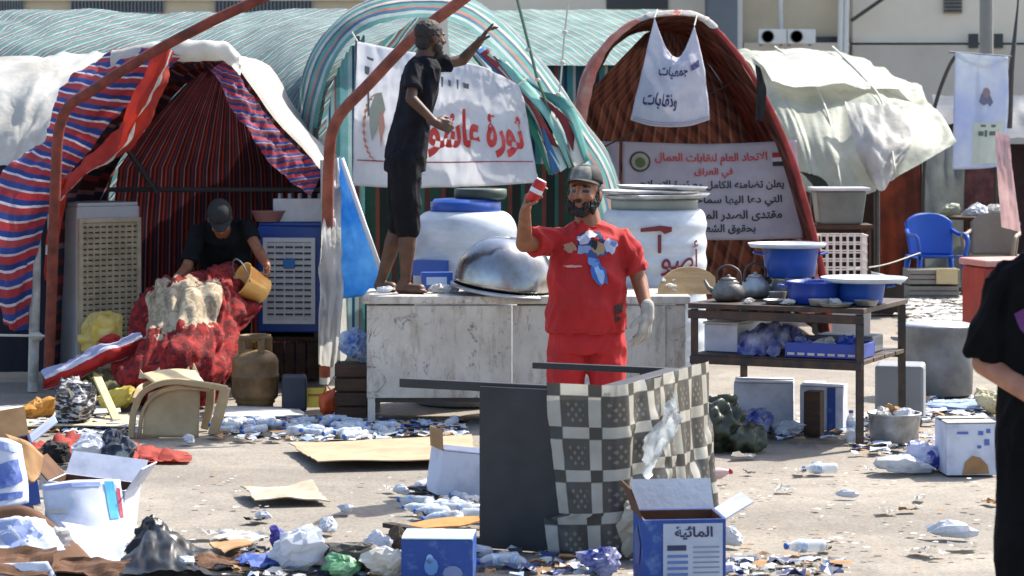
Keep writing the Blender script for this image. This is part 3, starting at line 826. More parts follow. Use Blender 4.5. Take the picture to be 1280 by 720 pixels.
printed([(0.76, 0.38), (0.93, 0.34), (0.92, 0.42), (0.77, 0.45)], hf, navy_ink, hc, 'print_mark', 0.014, sub=2)
for vv in (0.955, 0.975): printed(rect(0.02, vv, 0.98, vv + 0.006), hf, M('hem_line', '#8d7f95', bump=0), hc, 'hem_line', 0.012, sub=3)
for p, q in (((818, 22), (822, 12)), ((868, 32), (872, 16))): MB().tube([W(*p, 19.75), W(*q, 19.95)], 0.006, 5).build('tie_cord', M('pale_rope', '#b9b7ac'), hc)

# ---- white tarpaulin tent on the right
tc = thing('tarpaulin_tent', 'white and cream crumpled tarpaulin tent right of the brown tent', 'tent', (W(1070, 155, 24).x, 24, 0))
MB().grid(sheet([[(905, 66, 28), (960, 62, 28), (1040, 66, 28), (1100, 84, 28), (1152, 106, 28)],
                 [(935, 76, 26.5), (985, 80, 26.3), (1050, 92, 26), (1110, 112, 26), (1160, 126, 26)],
                 [(955, 110, 25), (1000, 122, 24.8), (1056, 126, 24.6), (1116, 132, 24.4), (1176, 142, 24.6)],
                 [(985, 170, 24), (1014, 176, 23.8), (1062, 186, 23.6), (1120, 176, 23.6), (1192, 166, 24)],
                 [(1004, 238, 23.6), (1030, 244, 23.4), (1088, 240, 23.4), (1114, 226, 23.3), (1196, 178, 23.8)]], (0.075, 5, 1.6), seed=31), 80, 60).build('canopy', cream_tarp, tc, smooth=True)
MB().grid(sheet([[(925, 66, 27.9), (1000, 62, 27.4), (1060, 72, 27), (1130, 102, 26.8)], [(950, 78, 26), (1010, 84, 25.6), (1075, 98, 25.4), (1150, 108, 25.6)], [(965, 104, 24.8), (1000, 110, 24.6), (1050, 106, 24.6), (1080, 112, 24.8)]], (0.04, 3, 1.2), seed=32), 40, 24).build('upper_sheet', white_tarp, tc, smooth=True)
MB().grid(sheet([[(1056, 126, 24.0), (1090, 130, 24), (1128, 134, 24)], [(1068, 180, 23.6), (1098, 186, 23.4), (1140, 176, 23.6)], [(1086, 222, 23.4), (1104, 238, 23.2), (1126, 196, 23.4)]], (0.06, 3, 3), seed=33), 24, 24).build('loose_sheet', white_tarp, tc, smooth=True)
MB().grid(sheet([[(1096, 190, 27.2), (1150, 180, 27.2)], [(1096, 358, 27.2), (1152, 358, 27.2)]], (0.05, 5, 1), lin=True, seed=34), 20, 8).build('side_curtain', M('rust_brown_curtain', '#6e2f1c', '#4a2015', rough=0.85, scale=3, thin=0.25), tc, smooth=True)
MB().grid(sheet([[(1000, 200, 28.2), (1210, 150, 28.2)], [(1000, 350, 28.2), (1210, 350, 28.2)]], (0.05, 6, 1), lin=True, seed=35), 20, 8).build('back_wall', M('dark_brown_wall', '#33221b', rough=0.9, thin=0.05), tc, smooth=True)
for px, a, b in ((1096, 232, 392), (1010, 240, 392)):
    MB().tube([W(px, a, 23.5), W(px, b, 23.5)], 0.03, 8).build('pole', dark_metal, tc)
for k_, pts_ in enumerate((((968, 64, 27.9), (1006, 96, 25.6), (1034, 150, 24.3), (1050, 238, 23.3)), ((1040, 64, 27.9), (1078, 102, 25.6), (1104, 140, 24.2), (1118, 222, 23.2)))):
    MB().tube([along([W(*p) + V((0, -0.06, 0.05)) for p in pts_], i / 24) for i in range(25)], 0.012, 6).build('tie_rope', M('pale_rope', '#b9b7ac'), tc, smooth=True)
# blue drape edges
MB().grid(sheet([[(1000, 214, 23.2), (1014, 218, 23.15)], [(1012, 226, 23.2), (1030, 224, 23.15)], [(1024, 244, 23.2), (1040, 242, 23.15)]], (0.02, 3, 3), seed=36), 6, 10).build('dark_fold', M('dark_green_sheet', '#223029', rough=0.7), tc, smooth=True)

# grey translucent sheet and dark stall behind the sign
td = thing('dark_stall', 'dark stall with grey sheet walls and navy roof behind the hanging sign', 'stall', (W(1240, 155, 27).x, 27, 0))
MB().grid(sheet([[(1152, 172, 27.4), (1242, 176, 27.6)], [(1152, 352, 27.4), (1240, 352, 27.6)]], (0.08, 6, 2), lin=True, seed=37), 24, 14).build('grey_sheet', M('grey_plastic_sheet', '#7d8482', '#5f6667', rough=0.45, scale=3, thin=0.4), td, smooth=True)
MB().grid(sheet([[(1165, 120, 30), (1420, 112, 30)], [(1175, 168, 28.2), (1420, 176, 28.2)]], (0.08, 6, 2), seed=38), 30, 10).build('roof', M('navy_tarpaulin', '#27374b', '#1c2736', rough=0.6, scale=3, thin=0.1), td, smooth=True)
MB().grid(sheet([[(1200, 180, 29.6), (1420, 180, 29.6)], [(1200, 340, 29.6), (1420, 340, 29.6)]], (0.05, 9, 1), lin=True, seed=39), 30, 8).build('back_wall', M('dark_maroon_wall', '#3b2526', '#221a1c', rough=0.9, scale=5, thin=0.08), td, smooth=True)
for px in (1244, 1400): MB().tube([W(px, 172, 28.3), W(px, 350, 28.3)], 0.03, 8).build('pole', dark_metal, td)
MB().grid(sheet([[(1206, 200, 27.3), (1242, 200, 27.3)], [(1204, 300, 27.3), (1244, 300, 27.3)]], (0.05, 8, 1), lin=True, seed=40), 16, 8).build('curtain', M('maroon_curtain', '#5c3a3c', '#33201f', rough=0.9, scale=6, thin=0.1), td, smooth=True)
tag(MB().grid(sheet([[(1244, 164, 23.6), (1262, 170, 23.6)], [(1246, 210, 23.5), (1266, 214, 23.5)], [(1252, 284, 23.55), (1276, 290, 23.5)]], (0.04, 4, 3), seed=41), 10, 26).build('hanging_cloth', M('pale_pink_cloth', '#c5a9a6', '#b08f90', rough=0.8, scale=4, thin=0.3), smooth=True),
    'pale pink cloth hanging in folds below the blue sign', 'cloth')

# hanging blue white sign on a bent pole
sg = thing('hanging_sign', 'pale blue sign with dark emblem hung from a bent pole on the right', 'sign', W(1156, 372, 26.3) * V((1, 1, 0)))
sf = sheet([[(1194, 65, 26.2), (1228, 69, 26.15), (1260, 71, 26.2)], [(1192, 140, 26.2), (1226, 142, 26.15), (1260, 142, 26.2)], [(1190, 212, 26.2), (1224, 211, 26.15), (1252, 208, 26.2)]], (0.012, 4, 4), seed=42)
MB().grid(sf, 24, 40).build('cloth', M('pale_blue_sign', '#b8c2de', '#d3d8dd', rough=0.6, scale=2.2, thin=0.35, bump=0.06), sg, smooth=True, thick=0.004)
printed(rect(0.36, 0.58, 0.94, 0.96), sf, M('sign_pale_panel', '#c3cabb', bump=0), sg, 'print_panel', 0.010, sub=2)
printed([(0.46, 0.40), (0.50, 0.33), (0.58, 0.30), (0.66, 0.34), (0.72, 0.40), (0.66, 0.44), (0.62, 0.41), (0.55, 0.43)], sf, M('sign_emblem', '#6c6f86', bump=0), sg, 'emblem', 0.012, sub=1)
printed(circ(0.59, 0.32, 0.07, 0.045, 12), sf, M('sign_emblem_b', '#8e7a80', bump=0), sg, 'emblem', 0.014)
for i, (a0, b0, a1, b1_) in enumerate(((0.46, 0.66, 0.56, 0.70), (0.58, 0.65, 0.63, 0.71), (0.67, 0.66, 0.80, 0.70), (0.84, 0.64, 0.88, 0.71), (0.50, 0.60, 0.60, 0.62), (0.70, 0.60, 0.78, 0.625))):
    printed(rect(a0, b0, a1, b1_), sf, M('sign_mark', '#5f6a68', bump=0), sg, 'print_mark', 0.014)
MB().tube([along([W(1155, 374, 26.3), W(1154, 280, 26.3), W(1157, 190, 26.3), W(1170, 128, 26.3), W(1186, 84, 26.3), W(1198, 66, 26.25)], i / 30) for i in range(31)], 0.022, 10).build('bent_pole', dark_metal, sg, smooth=True)
MB().tube([W(1186, 65, 26.22), W(1264, 71, 26.22)], 0.012, 8).build('top_rod', grey_metal, sg)
MB().tube([W(1262, 160, 26.4), W(1264, 90, 26.5), W(1272, 10, 26.6), W(1274, -20, 26.6)], [0.03, 0.035, 0.012, 0.01], 8).build('rear_rod', dark_metal, sg)

# ================================================================== objects around the counter
random.seed(11)
plastic_blue = M('blue_plastic', '#1c4a9c', rough=0.4, var=0.3, scale=5, bump=0.04)
plastic_white = M('white_plastic', '#c4cad2', '#9fa6ac', rough=0.4, scale=3, bump=0.08, stretch=(1, 1, 2.5))
alu = M('dull_aluminium', '#b4b6b8', '#85847f', rough=0.42, metal=0.6, scale=7, bump=0.15)
shiny = M('steel_bowl', '#a6a8ab', '#7b7771', rough=0.24, metal=1.0, scale=4, bump=0.05)
cardboard = M('brown_cardboard', '#a07d56', '#8a6844', rough=0.9, scale=7, bump=0.1)
card_in = M('shaded_inner_cardboard', '#5f4029', '#4c321f', rough=0.9, scale=7, bump=0.1)  # darker copy of the cardboard, shading inside the cartons put into the colour
card_white = M('white_carton_print', '#bfc4d2', '#98a0b2', rough=0.75, scale=7, bump=0.2, bscale=9, lo=0.45, hi=0.75)
card_blue = M('blue_carton_print', '#1f428a', '#54709f', rough=0.7, scale=13, bump=0.15, bscale=12, lo=0.57, hi=0.72)
wood = M('pale_plywood', '#b0946c', '#98794f', rough=0.85, scale=3, bump=0.15, stretch=(1, 8, 8))
black_mat = M('black_laminate', '#1b1c20', '#26262a', rough=0.55, scale=6, bump=0.06)
clear = M('clear_bottle_plastic', '#cfdbe6', rough=0.18, var=0.1, bump=0, alpha=0.5, spec=0.6)
yellow = M('yellow_plastic', '#c9951f', '#b8782a', rough=0.5, scale=6, bump=0.08)

# ---- long white counter
def worn_white():
    t = NT('worn_white_counter')
    base = t.ramp(t.noise(2.5, 6, 0.65), [(0.3, c('#a59d90')), (0.6, c('#c4bfb4'))])
    st = t.ramp(t.noise(3.0, 7, 0.75, stretch=(3.5, 1, 0.9)), [(0.50, 0.0), (0.68, 1.0)])
    col = t.mix(t.math('MULTIPLY', st, 0.75), base, c('#7b6a58'))
    st2 = t.ramp(t.noise(7, 8, 0.8, dist=1.2), [(0.57, 0.0), (0.64, 1.0)])
    col = t.mix(t.math('MULTIPLY', st2, 0.8), col, c('#4b443e'))
    vo = t.n('TexVoronoi', feature='DISTANCE_TO_EDGE'); vo.inputs['Scale'].default_value = 3.3
    ad = t.n('VectorMath', operation='ADD'); nn = t.n('TexNoise'); nn.inputs['Scale'].default_value = 4
    t.l(t.geo(), nn.inputs['Vector']); t.l(t.geo(), ad.inputs[0]); t.l(nn.outputs[1], ad.inputs[1]); t.l(ad.outputs[0], vo.inputs['Vector'])
    cr = t.math('MULTIPLY', t.ramp(vo.outputs[0], [(0.0, 1.0), (0.012, 0.0)]), t.ramp(t.noise(1.7, 3), [(0.5, 0.0), (0.6, 0.8)]))
    col = t.mix(cr, col, c('#3b3632'))
    t.l(col, t.b.inputs['Base Color']); t.b.inputs['Roughness'].default_value = 0.6
    t.bump(t.noise(40, 4), 0.12, 0.01)
    return t.m
ww = worn_white()
YC = 14.8
ct = thing('white_counter', 'long stained white counter on short legs, the man in black standing on it', 'counter', (0.1, YC + 0.3, 0))
x0, x1 = W(458, 0, YC).x, W(858, 0, YC).x
seams = [458, 640, 832, 858]
for a, b in zip(seams, seams[1:]):
    xa, xb = W(a, 0, YC).x + 0.003, W(b, 0, YC).x - 0.003
    MB().box(((xa + xb) / 2, YC + 0.012 + (0.02 if b == 858 else 0), 0.445), (xb - xa, 0.024, 0.57)).build('front_panel', ww, ct, bevel=0.004)
MB().box((x0 + 0.012, YC + 0.33, 0.445), (0.024, 0.59, 0.57)).build('side_panel', ww, ct)
MB().box((x1 - 0.012, YC + 0.34, 0.445), (0.024, 0.58, 0.57)).build('side_panel', ww, ct)
MB().box(((x0 + x1) / 2, YC + 0.32, 0.765), (x1 - x0 + 0.05, 0.68, 0.05)).build('top', ww, ct, bevel=0.008)
MB().box(((x0 + x1) / 2, YC + 0.3, 0.145), (x1 - x0, 0.55, 0.03)).build('bottom_board', dark_metal, ct)
for xx in (x0 + 0.03, (x0 + x1) / 2, x1 - 0.03):
    for yy in (YC + 0.03, YC + 0.58):
        MB().box((xx, yy, 0.08), (0.045, 0.045, 0.16)).build('leg', ww, ct)

# ---- white water tanks behind the counter
def tank(ce, r, h, label, lidmat, ribs, n=40):
    t = thing('water_tank', label, 'tank', ce, 'white plastic tanks')
    pr = [(r * 0.94, 0), (r, 0.04)]
    zb, zt = 0.04, h * (0.93 if ribs else 0.88)
    steps = 60
    for i in range(steps + 1):
        z = zb + (zt - zb) * i / steps
        pr.append((r + (0.005 * math.sin(z / (zt - zb) * ribs * 2 * math.pi) if ribs else 0.004 * math.sin(z * 9)), z))
    for i in range(1, 11):
        a = math.pi / 2 * i / 10
        ki = 0.86 if ribs else 0.68
        pr.append((r * ki + (r * (1 - ki)) * math.cos(a), zt + (h - zt) * math.sin(a)))
    MB().lathe(pr, n, Matrix.Translation(ce)).build('body', plastic_white, t, smooth=True)
    return t
t1c = W(582, 0, 16.0); t1c.z = 0
t1 = tank(t1c, 0.345, 1.27, 'smooth white water tank with blue lid behind the steel bowl', plastic_blue, 0)
MB().lathe([(0.235, 1.25), (0.235, 1.33), (0.22, 1.335), (0.21, 1.35), (0.05, 1.36)], 40, Matrix.Translation(t1c)).build('lid', plastic_blue, t1, smooth=True)
MB().lathe([(0.16, 1.35), (0.175, 1.37), (0.175, 1.415), (0.16, 1.42), (0.05, 1.42)], 32, Matrix.Translation(t1c + V((0.1, 0, 0)))).build('lid_cap', M('dark_green_cap', '#2b3a33', rough=0.5), t1, smooth=True)
MB().box((t1c.x - 0.22, t1c.y - 0.30, 0.91), (0.24, 0.12, 0.1), R(-20)).build('label_plate', plastic_blue, t1)
t2c = W(818, 0, 15.95); t2c.z = 0
t2 = tank(t2c, 0.345, 1.285, 'ribbed white water tank with red painted letters behind the man in red', grey_metal, 9)
neck = M('grey_lid', '#7d8580', rough=0.45)
MB().lathe([(0.285, 1.265), (0.29, 1.335), (0.29, 1.355), (0.05, 1.355)], 40, Matrix.Translation(t2c)).build('neck', neck, t2, smooth=True)
paint_red = M('dark_red_paint', '#6e1f28', rough=0.7, bump=0)
def tank_fn(u, v):
    a = R(-90 - 75 + 150 * u)
    z = 1.22 - 0.5 * v
    rr = 0.353 + 0.006
    return V((t2c.x + rr * math.cos(a), t2c.y + rr * math.sin(a), z))
lettering('أصو', tank_fn, 0.52, 0.83, 0.26, 0.72, paint_red, t2, 0.004, 0.01)
printed([(0.38, 0.10), (0.52, 0.06), (0.60, 0.08), (0.60, 0.14), (0.55, 0.17), (0.52, 0.13), (0.38, 0.145)], tank_fn, M('dark_red_paint', '#6e1f28'), t2, 'painted_mark', 0.004, sub=2)
printed([(0.50, 0.18), (0.525, 0.18), (0.525, 0.42), (0.50, 0.42)], tank_fn, M('dark_red_paint', '#6e1f28'), t2, 'painted_mark', 0.004, sub=2)
# trays stacked on the tank
for i, (dz, r, dx, lab) in enumerate(((1.357, 0.345, 0.02, 'lowest of three round metal trays stacked on the ribbed tank'), (1.385, 0.33, -0.03, 'middle round metal tray in the stack on the ribbed tank'), (1.413, 0.30, 0.05, 'topmost round metal tray in the stack on the ribbed tank'))):
    tag(MB().lathe([(r - 0.03, 0), (r - 0.02, 0.004), (r, 0.022), (r + 0.006, 0.022), (r - 0.014, -0.0), (r - 0.03, -0.004), (0.02, -0.004)][:6] + [(0.01, 0.0)], 40, Matrix.Translation(t2c + V((dx, 0, dz + 0.004))) @ Matrix.Rotation(R(1.2 * (i - 1)), 4, 'Y'), cap=False).build('metal_tray', alu, smooth=True), lab, 'tray', 'trays on the tank')

# ---- big steel bowl tipped over on the counter
bc = W(628, 340, 15.02); bc.z = 0.80
m = Matrix.Translation(bc + V((0, 0, -0.02))) @ Matrix.Rotation(R(7), 4, 'Y') @ Matrix.Rotation(R(4), 4, 'X') @ Matrix.Scale(1.1, 4)
bw = thing('steel_bowl', 'large dented steel bowl lying upside down on the counter', 'bowl', bc)
pr = [(0.292, 0.03), (0.300, 0.035), (0.300, 0.045), (0.285, 0.05)] + [(0.285 * math.cos(a) ** 0.75 if i < 14 else 0.0005, 0.05 + 0.275 * math.sin(a)) for i, a in enumerate([math.pi / 2 * k / 14 for k in range(15)])]
def dent(p):
    d = 0.012 * fbm(p.x * 5, p.y * 5, p.z * 5 + 3, 2)
    return p * (1 + d * 3)
MB().lathe(pr, 48, m, cap=False, warp=dent).build('shell', shiny, bw, smooth=True, thick=0.004)
MB().lathe([(0.296, 0.026), (0.306, 0.03), (0.306, 0.042), (0.296, 0.04)], 48, m, cap=False, warp=dent).build('rim', alu, bw, smooth=True)

# ---- litter on the counter top
def crumple_ball(r, seed, squash=0.6, amp=0.45, n=26):
    """a crushed bag or paper: flat facets, sharp creases, pinched corners"""
    mb_ = MB(); mb_.ell((0, 0, 0), (1, 1, 1), n=n)
    rnd = random.Random(int(seed * 1000) + n)
    pl = []
    for _ in range(15):
        d = V((rnd.gauss(0, 1), rnd.gauss(0, 1), rnd.gauss(0, 1))).normalized(); pl.append((d, rnd.uniform(0.62, 0.98)))
    out = []
    for p in mb_.v:
        q = p.normalized()
        q = (q + V((nz(q.x * 5 + seed, q.y * 5, q.z * 5), nz(q.y * 5, q.z * 5 + seed, q.x * 5), nz(q.z * 5, q.x * 5, q.y * 5 + seed))) * 0.16).normalized()
        d = min([1.5] + [h / max(0.05, q.dot(k_)) for k_, h in pl if q.dot(k_) > 0.05])
        e = q * 2.2
        rd = abs(nz(e.x + seed, e.y, e.z)); r2 = abs(nz(e.x * 2.6, e.y * 2.6 + seed, e.z * 2.6)); r3 = nz(e.x * 6, e.y * 6, e.z * 6 + seed)
        d = d * (1 - amp * (0.75 * rd + 0.5 * r2) + amp * 0.14 * r3) + amp * 0.45 * max(0, nz(q.x * 1.3 + seed, q.y * 1.3, q.z * 1.3 + 5))
        out.append(V((q.x * d * r, q.y * d * r * 0.85, q.z * d * r * squash)))
    zmin = min(p.z for p in out)
    for p in out: p.z = max(0.0, p.z - zmin * 0.85)
    mb_.v = out
    return mb_
def crumple_sheet(seed, n=9):
    """a crushed piece of paper or film lying on the ground, about one unit across"""
    rnd = random.Random(seed); q = MB()
    a0 = [rnd.uniform(0.7, 1.1) for _ in range(8)]
    def f(u, v):
        x, y = u * 2 - 1, v * 2 - 1
        an = math.atan2(y, x); k_ = a0[int((an + math.pi) / (2 * math.pi) * 8) % 8]
        rd = abs(nz(x * 1.5 + seed, y * 1.5, seed)) * 1.1 + abs(nz(x * 3.6, y * 3.6 + seed, 2)) * 0.55
        cu_ = 0.30 * max(0, x * math.cos(seed) + y * math.sin(seed)) ** 2
        return V((x * k_ + 0.12 * nz(x * 4, y * 4, seed), y * k_ * 0.9 + 0.12 * nz(y * 4, x * 4, seed), 0.03 + 0.55 * rd + cu_))
    q.grid(f, n, n)
    return q
def crumple(name, at, r, mat, label, cat, seed=0.0, squash=0.6, amp=0.45, rz=0.0, sx=1.0, group=None):
    mb_ = crumple_ball(r, seed, squash, amp)
    mb_.xf(Matrix.Translation(V(at)) @ Matrix.Rotation(rz, 4, 'Z') @ Matrix.Diagonal((sx, 1, 1, 1)))
    return mb_.build(name, mat, label=label, cat=cat, group=group)
bag_white = M('thin_white_bag', '#cdd2da', '#bcc2cc', rough=0.4, scale=9, thin=0.35, bump=0.3, bscale=20)
bag_blue = M('blue_plastic_bag', '#2b3f9a', '#c3c6dc', rough=0.4, scale=11, thin=0.3, bump=0.3, bscale=20)
paper = M('white_paper', '#cfccc6', '#bdb9b0', rough=0.85, scale=8, thin=0.2, bump=0.1)
for i, (px, py, r, mt, lab) in enumerate(((560, 366, 0.09, bag_white, 'white crumpled bag by the toes of the man on the counter'), (545, 368, 0.07, paper, 'crumpled paper at the bowl side of the barefoot man'),
                                          (664, 368, 0.06, bag_white, 'small crumpled bag right of the overturned steel bowl'), (480, 366, 0.06, bag_white, 'crumpled white wrapper at the left end of the counter top'),
                                          (842, 369, 0.10, paper, 'white folded paper on the right end of the counter'))):
    p = W(px, py, 15.05); p.z = 0.79
    crumple('crumpled_bag' if mt is bag_white else 'crumpled_paper', p, r, mt, lab, 'litter', seed=i * 3.1, squash=0.45)
pk = W(546, 346, 15.25); pk.z = 0.79
b = thing('blue_packet', 'blue printed packet standing on the counter behind the feet', 'packet', pk)
MB().box(pk + V((0, 0, 0.06)), (0.20, 0.07, 0.12), R(8)).build('carton', plastic_blue, b, bevel=0.006)
MB().box(pk + V((0, -0.037, 0.065)), (0.13, 0.006, 0.05), R(8)).build('print', M('pale_blue_print', '#9fb6d8', bump=0), b)
# round green tub
tubp = W(676, 330, 15.4); tubp.z = 0.79
g = thing('green_tub', 'light green round tub between steel bowl and man in red', 'tub', tubp)
MB().lathe([(0.10, 0), (0.125, 0.18), (0.132, 0.19), (0.125, 0.185), (0.1, 0.02), (0.01, 0.015)], 28, Matrix.Translation(tubp), cap=False).build('wall', M('light_green_plastic', '#5f9a4c', rough=0.45), g, smooth=True)
MB().lathe([(0.134, 0.188), (0.138, 0.196), (0.12, 0.205), (0.01, 0.206)], 28, Matrix.Translation(tubp), cap=False).build('lid', plastic_white, g, smooth=True)
# round board leaning on the counter end
hb = W(864, 384, 14.9)
q = MB(); n_ = 22; vs_ = []
for yy in (0.0, 0.022):
    for k_ in range(n_ + 1):
        a = math.pi * k_ / n_
        vs_.append(V((hb.x + 0.205 * math.cos(a), 14.95 + yy + 0.10 * math.sin(a), 0.79 + 0.165 * math.sin(a))))
m_ = n_ + 1
q.add(vs_, [tuple(range(m_)), tuple(reversed(range(m_, 2 * m_)))] + [(k_ + 1, k_, m_ + k_, m_ + k_ + 1) for k_ in range(n_)] + [(0, m_ - 1, 2 * m_ - 1, m_)])
tag(q.build('round_board', wood, fixn=True), 'half round wooden board propped up at the right end of the counter', 'board')

# ---- blue pennant and white sheet left of the counter
pn = thing('blue_pennant', 'bright blue triangular pennant with white edge left of the counter', 'flag', W(440, 372, 15.9))
pf = sheet([[(424, 196, 15.95), (427, 199, 15.9)], [(424, 285, 15.95), (456, 282, 15.85)], [(424, 374, 15.95), (486, 366, 15.85)]], (0.015, 3, 4), lin=True, seed=51)
MB().grid(pf, 20, 40).build('cloth', M('sky_blue_cloth', '#2f8fd0', '#8fc3e6', rough=0.7, scale=2.6, thin=0.5, bump=0.1), pn, smooth=True, thick=0.003)
MB().tube([W(427, 198, 15.86), W(456, 282, 15.82), W(486, 366, 15.82)], 0.016, 8).build('edge_band', M('white_band', '#cfd2d6', bump=0.05), pn, smooth=True)
ws = sheet([[(413, 205, 16.1), (424, 198, 16.1)], [(402, 288, 15.62), (428, 290, 15.8)], [(398, 370, 15.66), (428, 374, 15.72)], [(398, 456, 15.8), (420, 458, 15.8)]], (0.06, 4, 3), seed=52)
tag(MB().grid(ws, 14, 40).build('white_sheet', white_tarp, smooth=True), 'white plastic sheet wrapped down the right front pole of the left tent', 'sheet')
# small clutter left of the counter
cr = G(440, 526); ys = cr.y
o = thing('brown_crate', 'dark brown wooden crate beside the left end of the counter', 'crate', cr)
dkw = M('dark_brown_wood', '#4b3626', '#35271c', rough=0.85, scale=5, bump=0.2, stretch=(1, 1, 6))
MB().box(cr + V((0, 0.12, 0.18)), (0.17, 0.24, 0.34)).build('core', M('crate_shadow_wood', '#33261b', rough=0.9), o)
for i in range(4): MB().box(cr + V((0, -0.012, 0.045 + i * 0.09)), (0.185, 0.02, 0.078)).build('slat', dkw, o, bevel=0.004)
for i in range(4): MB().box(cr + V((-0.098, 0.12, 0.045 + i * 0.09)), (0.02, 0.24, 0.078)).build('slat', dkw, o, bevel=0.004)
p = cr + V((0.02, 0.1, 0.35))
crumple('plastic_bag', p, 0.12, M('blue_white_bag', '#2b62a8', '#c0cad8', rough=0.4, scale=9, thin=0.3), 'blue and white plastic bag on the dark brown crate', 'bag', 4.4, 0.9)
p = G(410, 520); o = thing('orange_bag', 'small orange bag standing on the ground by the crate', 'bag', p)
mb_ = crumple_ball(0.075, 8.2, 1.2, 0.25); mb_.xf(Matrix.Translation(p)); mb_.build('body', M('orange_plastic', '#d2592a', rough=0.5, thin=0.25), o, smooth=True)
MB().tube([p + V((-0.03, 0, 0.13)), p + V((-0.01, 0, 0.2)), p + V((0.03, 0, 0.14))], 0.006, 6).build('handle', M('orange_plastic', '#d2592a'), o)
p = G(394, 512); o = thing('yellow_sign', 'small yellow card with brown marks leaning behind the orange bag', 'card', p)
yfn = plane_fn(p + V((-0.075, 0, 0.14)), p + V((0.075, 0, 0.14)), p + V((-0.075, -0.05, 0.02)))
MB().grid(yfn, 2, 2).build('card', M('yellow_card', '#d8b840', rough=0.7), o, thick=0.006)
printed(rect(0.2, 0.3, 0.8, 0.42), yfn, M('brown_mark', '#9a6a2a', bump=0), o, 'print_mark')
p = G(366, 514); tag(MB().box(p + V((0, 0.1, 0.11)), (0.16, 0.2, 0.22), R(6)).build('dark_can', M('navy_tin', '#22283a', rough=0.5), bevel=0.012), 'dark navy tin box right of the gas cylinder', 'box')

# ---- gas cylinder
gp = G(319, 511)
gc = thing('gas_cylinder', 'rusty squat gas cylinder with collar handle in front of the blue cooler', 'gas cylinder', gp)
gm = M('rusty_cylinder', '#54402c', '#7d6440', rough=0.6, metal=0.25, scale=6, bump=0.25)
pr = [(0.11, 0.0), (0.118, 0.0), (0.118, 0.035), (0.13, 0.045)] + [(0.148 - 0.03 * (1 - math.sin(a)), 0.05 + 0.03 * math.sin(a)) for a in (0.3, 0.8, 1.5)] + [(0.15, 0.10), (0.152, 0.205), (0.156, 0.21), (0.156, 0.222), (0.152, 0.228), (0.15, 0.29)] + \
     [(0.15 * math.cos(a) ** 0.8 + 0.002, 0.30 + 0.085 * math.sin(a)) for a in [math.pi / 2 * i / 8 for i in range(8)]] + [(0.02, 0.386)]
MB().lathe(pr, 32, Matrix.Translation(gp)).build('body', gm, gc, smooth=True)
MB().lathe([(0.022, 0.38), (0.022, 0.425), (0.03, 0.43), (0.03, 0.45), (0.01, 0.455)], 14, Matrix.Translation(gp)).build('valve', M('brass', '#7a6334', rough=0.4, metal=0.8), gc, smooth=True)
for i in range(4):
    a = R(30 + i * 90)
    MB().bar(gp + V((0.095 * math.cos(a), 0.095 * math.sin(a), 0.36)), gp + V((0.095 * math.cos(a), 0.095 * math.sin(a), 0.465)), 0.045, 0.008).build('collar_post', gm, gc)
MB().lathe([(0.092, 0.455), (0.104, 0.455), (0.104, 0.480), (0.092, 0.480), (0.092, 0.455)], 28, Matrix.Translation(gp), cap=False).build('collar_ring', gm, gc, smooth=True)

# ---- evaporative coolers in the left tent
def cooler(ce, w, d, h, rz, body, grill, label, legs=0.06, cols=7, rows=18, logo=None, slim=0.06):
    o = thing('air_cooler', label, 'air cooler', ce)
    mt = Matrix.Translation(ce) @ Matrix.Rotation(rz, 4, 'Z')
    MB().box((0, d / 2, legs + (h - legs) / 2), (w, d, h - legs)).xf(mt).build('casing', body, o, bevel=0.015)
    gx, gz0, gz1 = w / 2 - slim, legs + 0.08, h - 0.1
    fr_ = MB()
    for xx in (-gx, gx): fr_.box((xx, -0.012, (gz0 + gz1) / 2), (0.03, 0.03, gz1 - gz0 + 0.03))
    for zz in (gz0, gz1): fr_.box((0, -0.012, zz), (2 * gx - 0.03, 0.03, 0.03))
    g = fr_.xf(mt).build('grille_frame', grill, o)
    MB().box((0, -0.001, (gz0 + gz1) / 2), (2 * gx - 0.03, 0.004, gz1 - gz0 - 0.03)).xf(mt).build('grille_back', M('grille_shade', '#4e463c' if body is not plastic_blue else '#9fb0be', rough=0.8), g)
    for i in range(rows):
        z = gz0 + (gz1 - gz0) * (i + 0.7) / (rows + 0.4)
        MB().box((0, -0.012, z), (2 * gx - 0.032, 0.02, (gz1 - gz0) / rows * 0.55), Matrix.Rotation(R(25), 3, 'X')).xf(mt).build('slat', grill, g)
    for i in range(1, cols):
        MB().box((-gx + 2 * gx * i / cols, -0.016, (gz0 + gz1) / 2), (0.008, 0.022, gz1 - gz0 - 0.034)).xf(mt).build('grille_rib', grill, g)
    for sx in (-1, 1):
        for yy in (0.04, d - 0.04): MB().box((sx * (w / 2 - 0.04), yy, legs / 2), (0.04, 0.04, legs)).xf(mt).build('leg', dark_metal, o)
    MB().box((0, d / 2, h + 0.012), (w * 0.96, d * 0.96, 0.024)).xf(mt).build('top_lid', M('cooler_lid', '#b7babc', rough=0.5) if body is not plastic_blue else plastic_blue, o, bevel=0.006)
    if logo:
        MB().box((0, -0.03, h * 0.66), (0.085, 0.012, 0.07), Matrix.Rotation(R(0), 3, 'X')).xf(mt).build('badge', logo, o, bevel=0.01)
    return o
cz = W(136, 0, 17.0); cz.z = 0
cooler(cz, 0.50, 0.46, 1.27, R(38), M('grey_cooler_steel', '#b1b4b6', rough=0.5, scale=4), M('beige_grille', '#bfb094', '#a3957a', rough=0.8, scale=9), 'tall grey air cooler with beige slatted grille inside the left tent', cols=9, rows=26, slim=0.02)
MB().tube([W(112, 246, 17.1), W(114, 262, 17.05), W(113, 296, 17.05)], 0.012, 6)
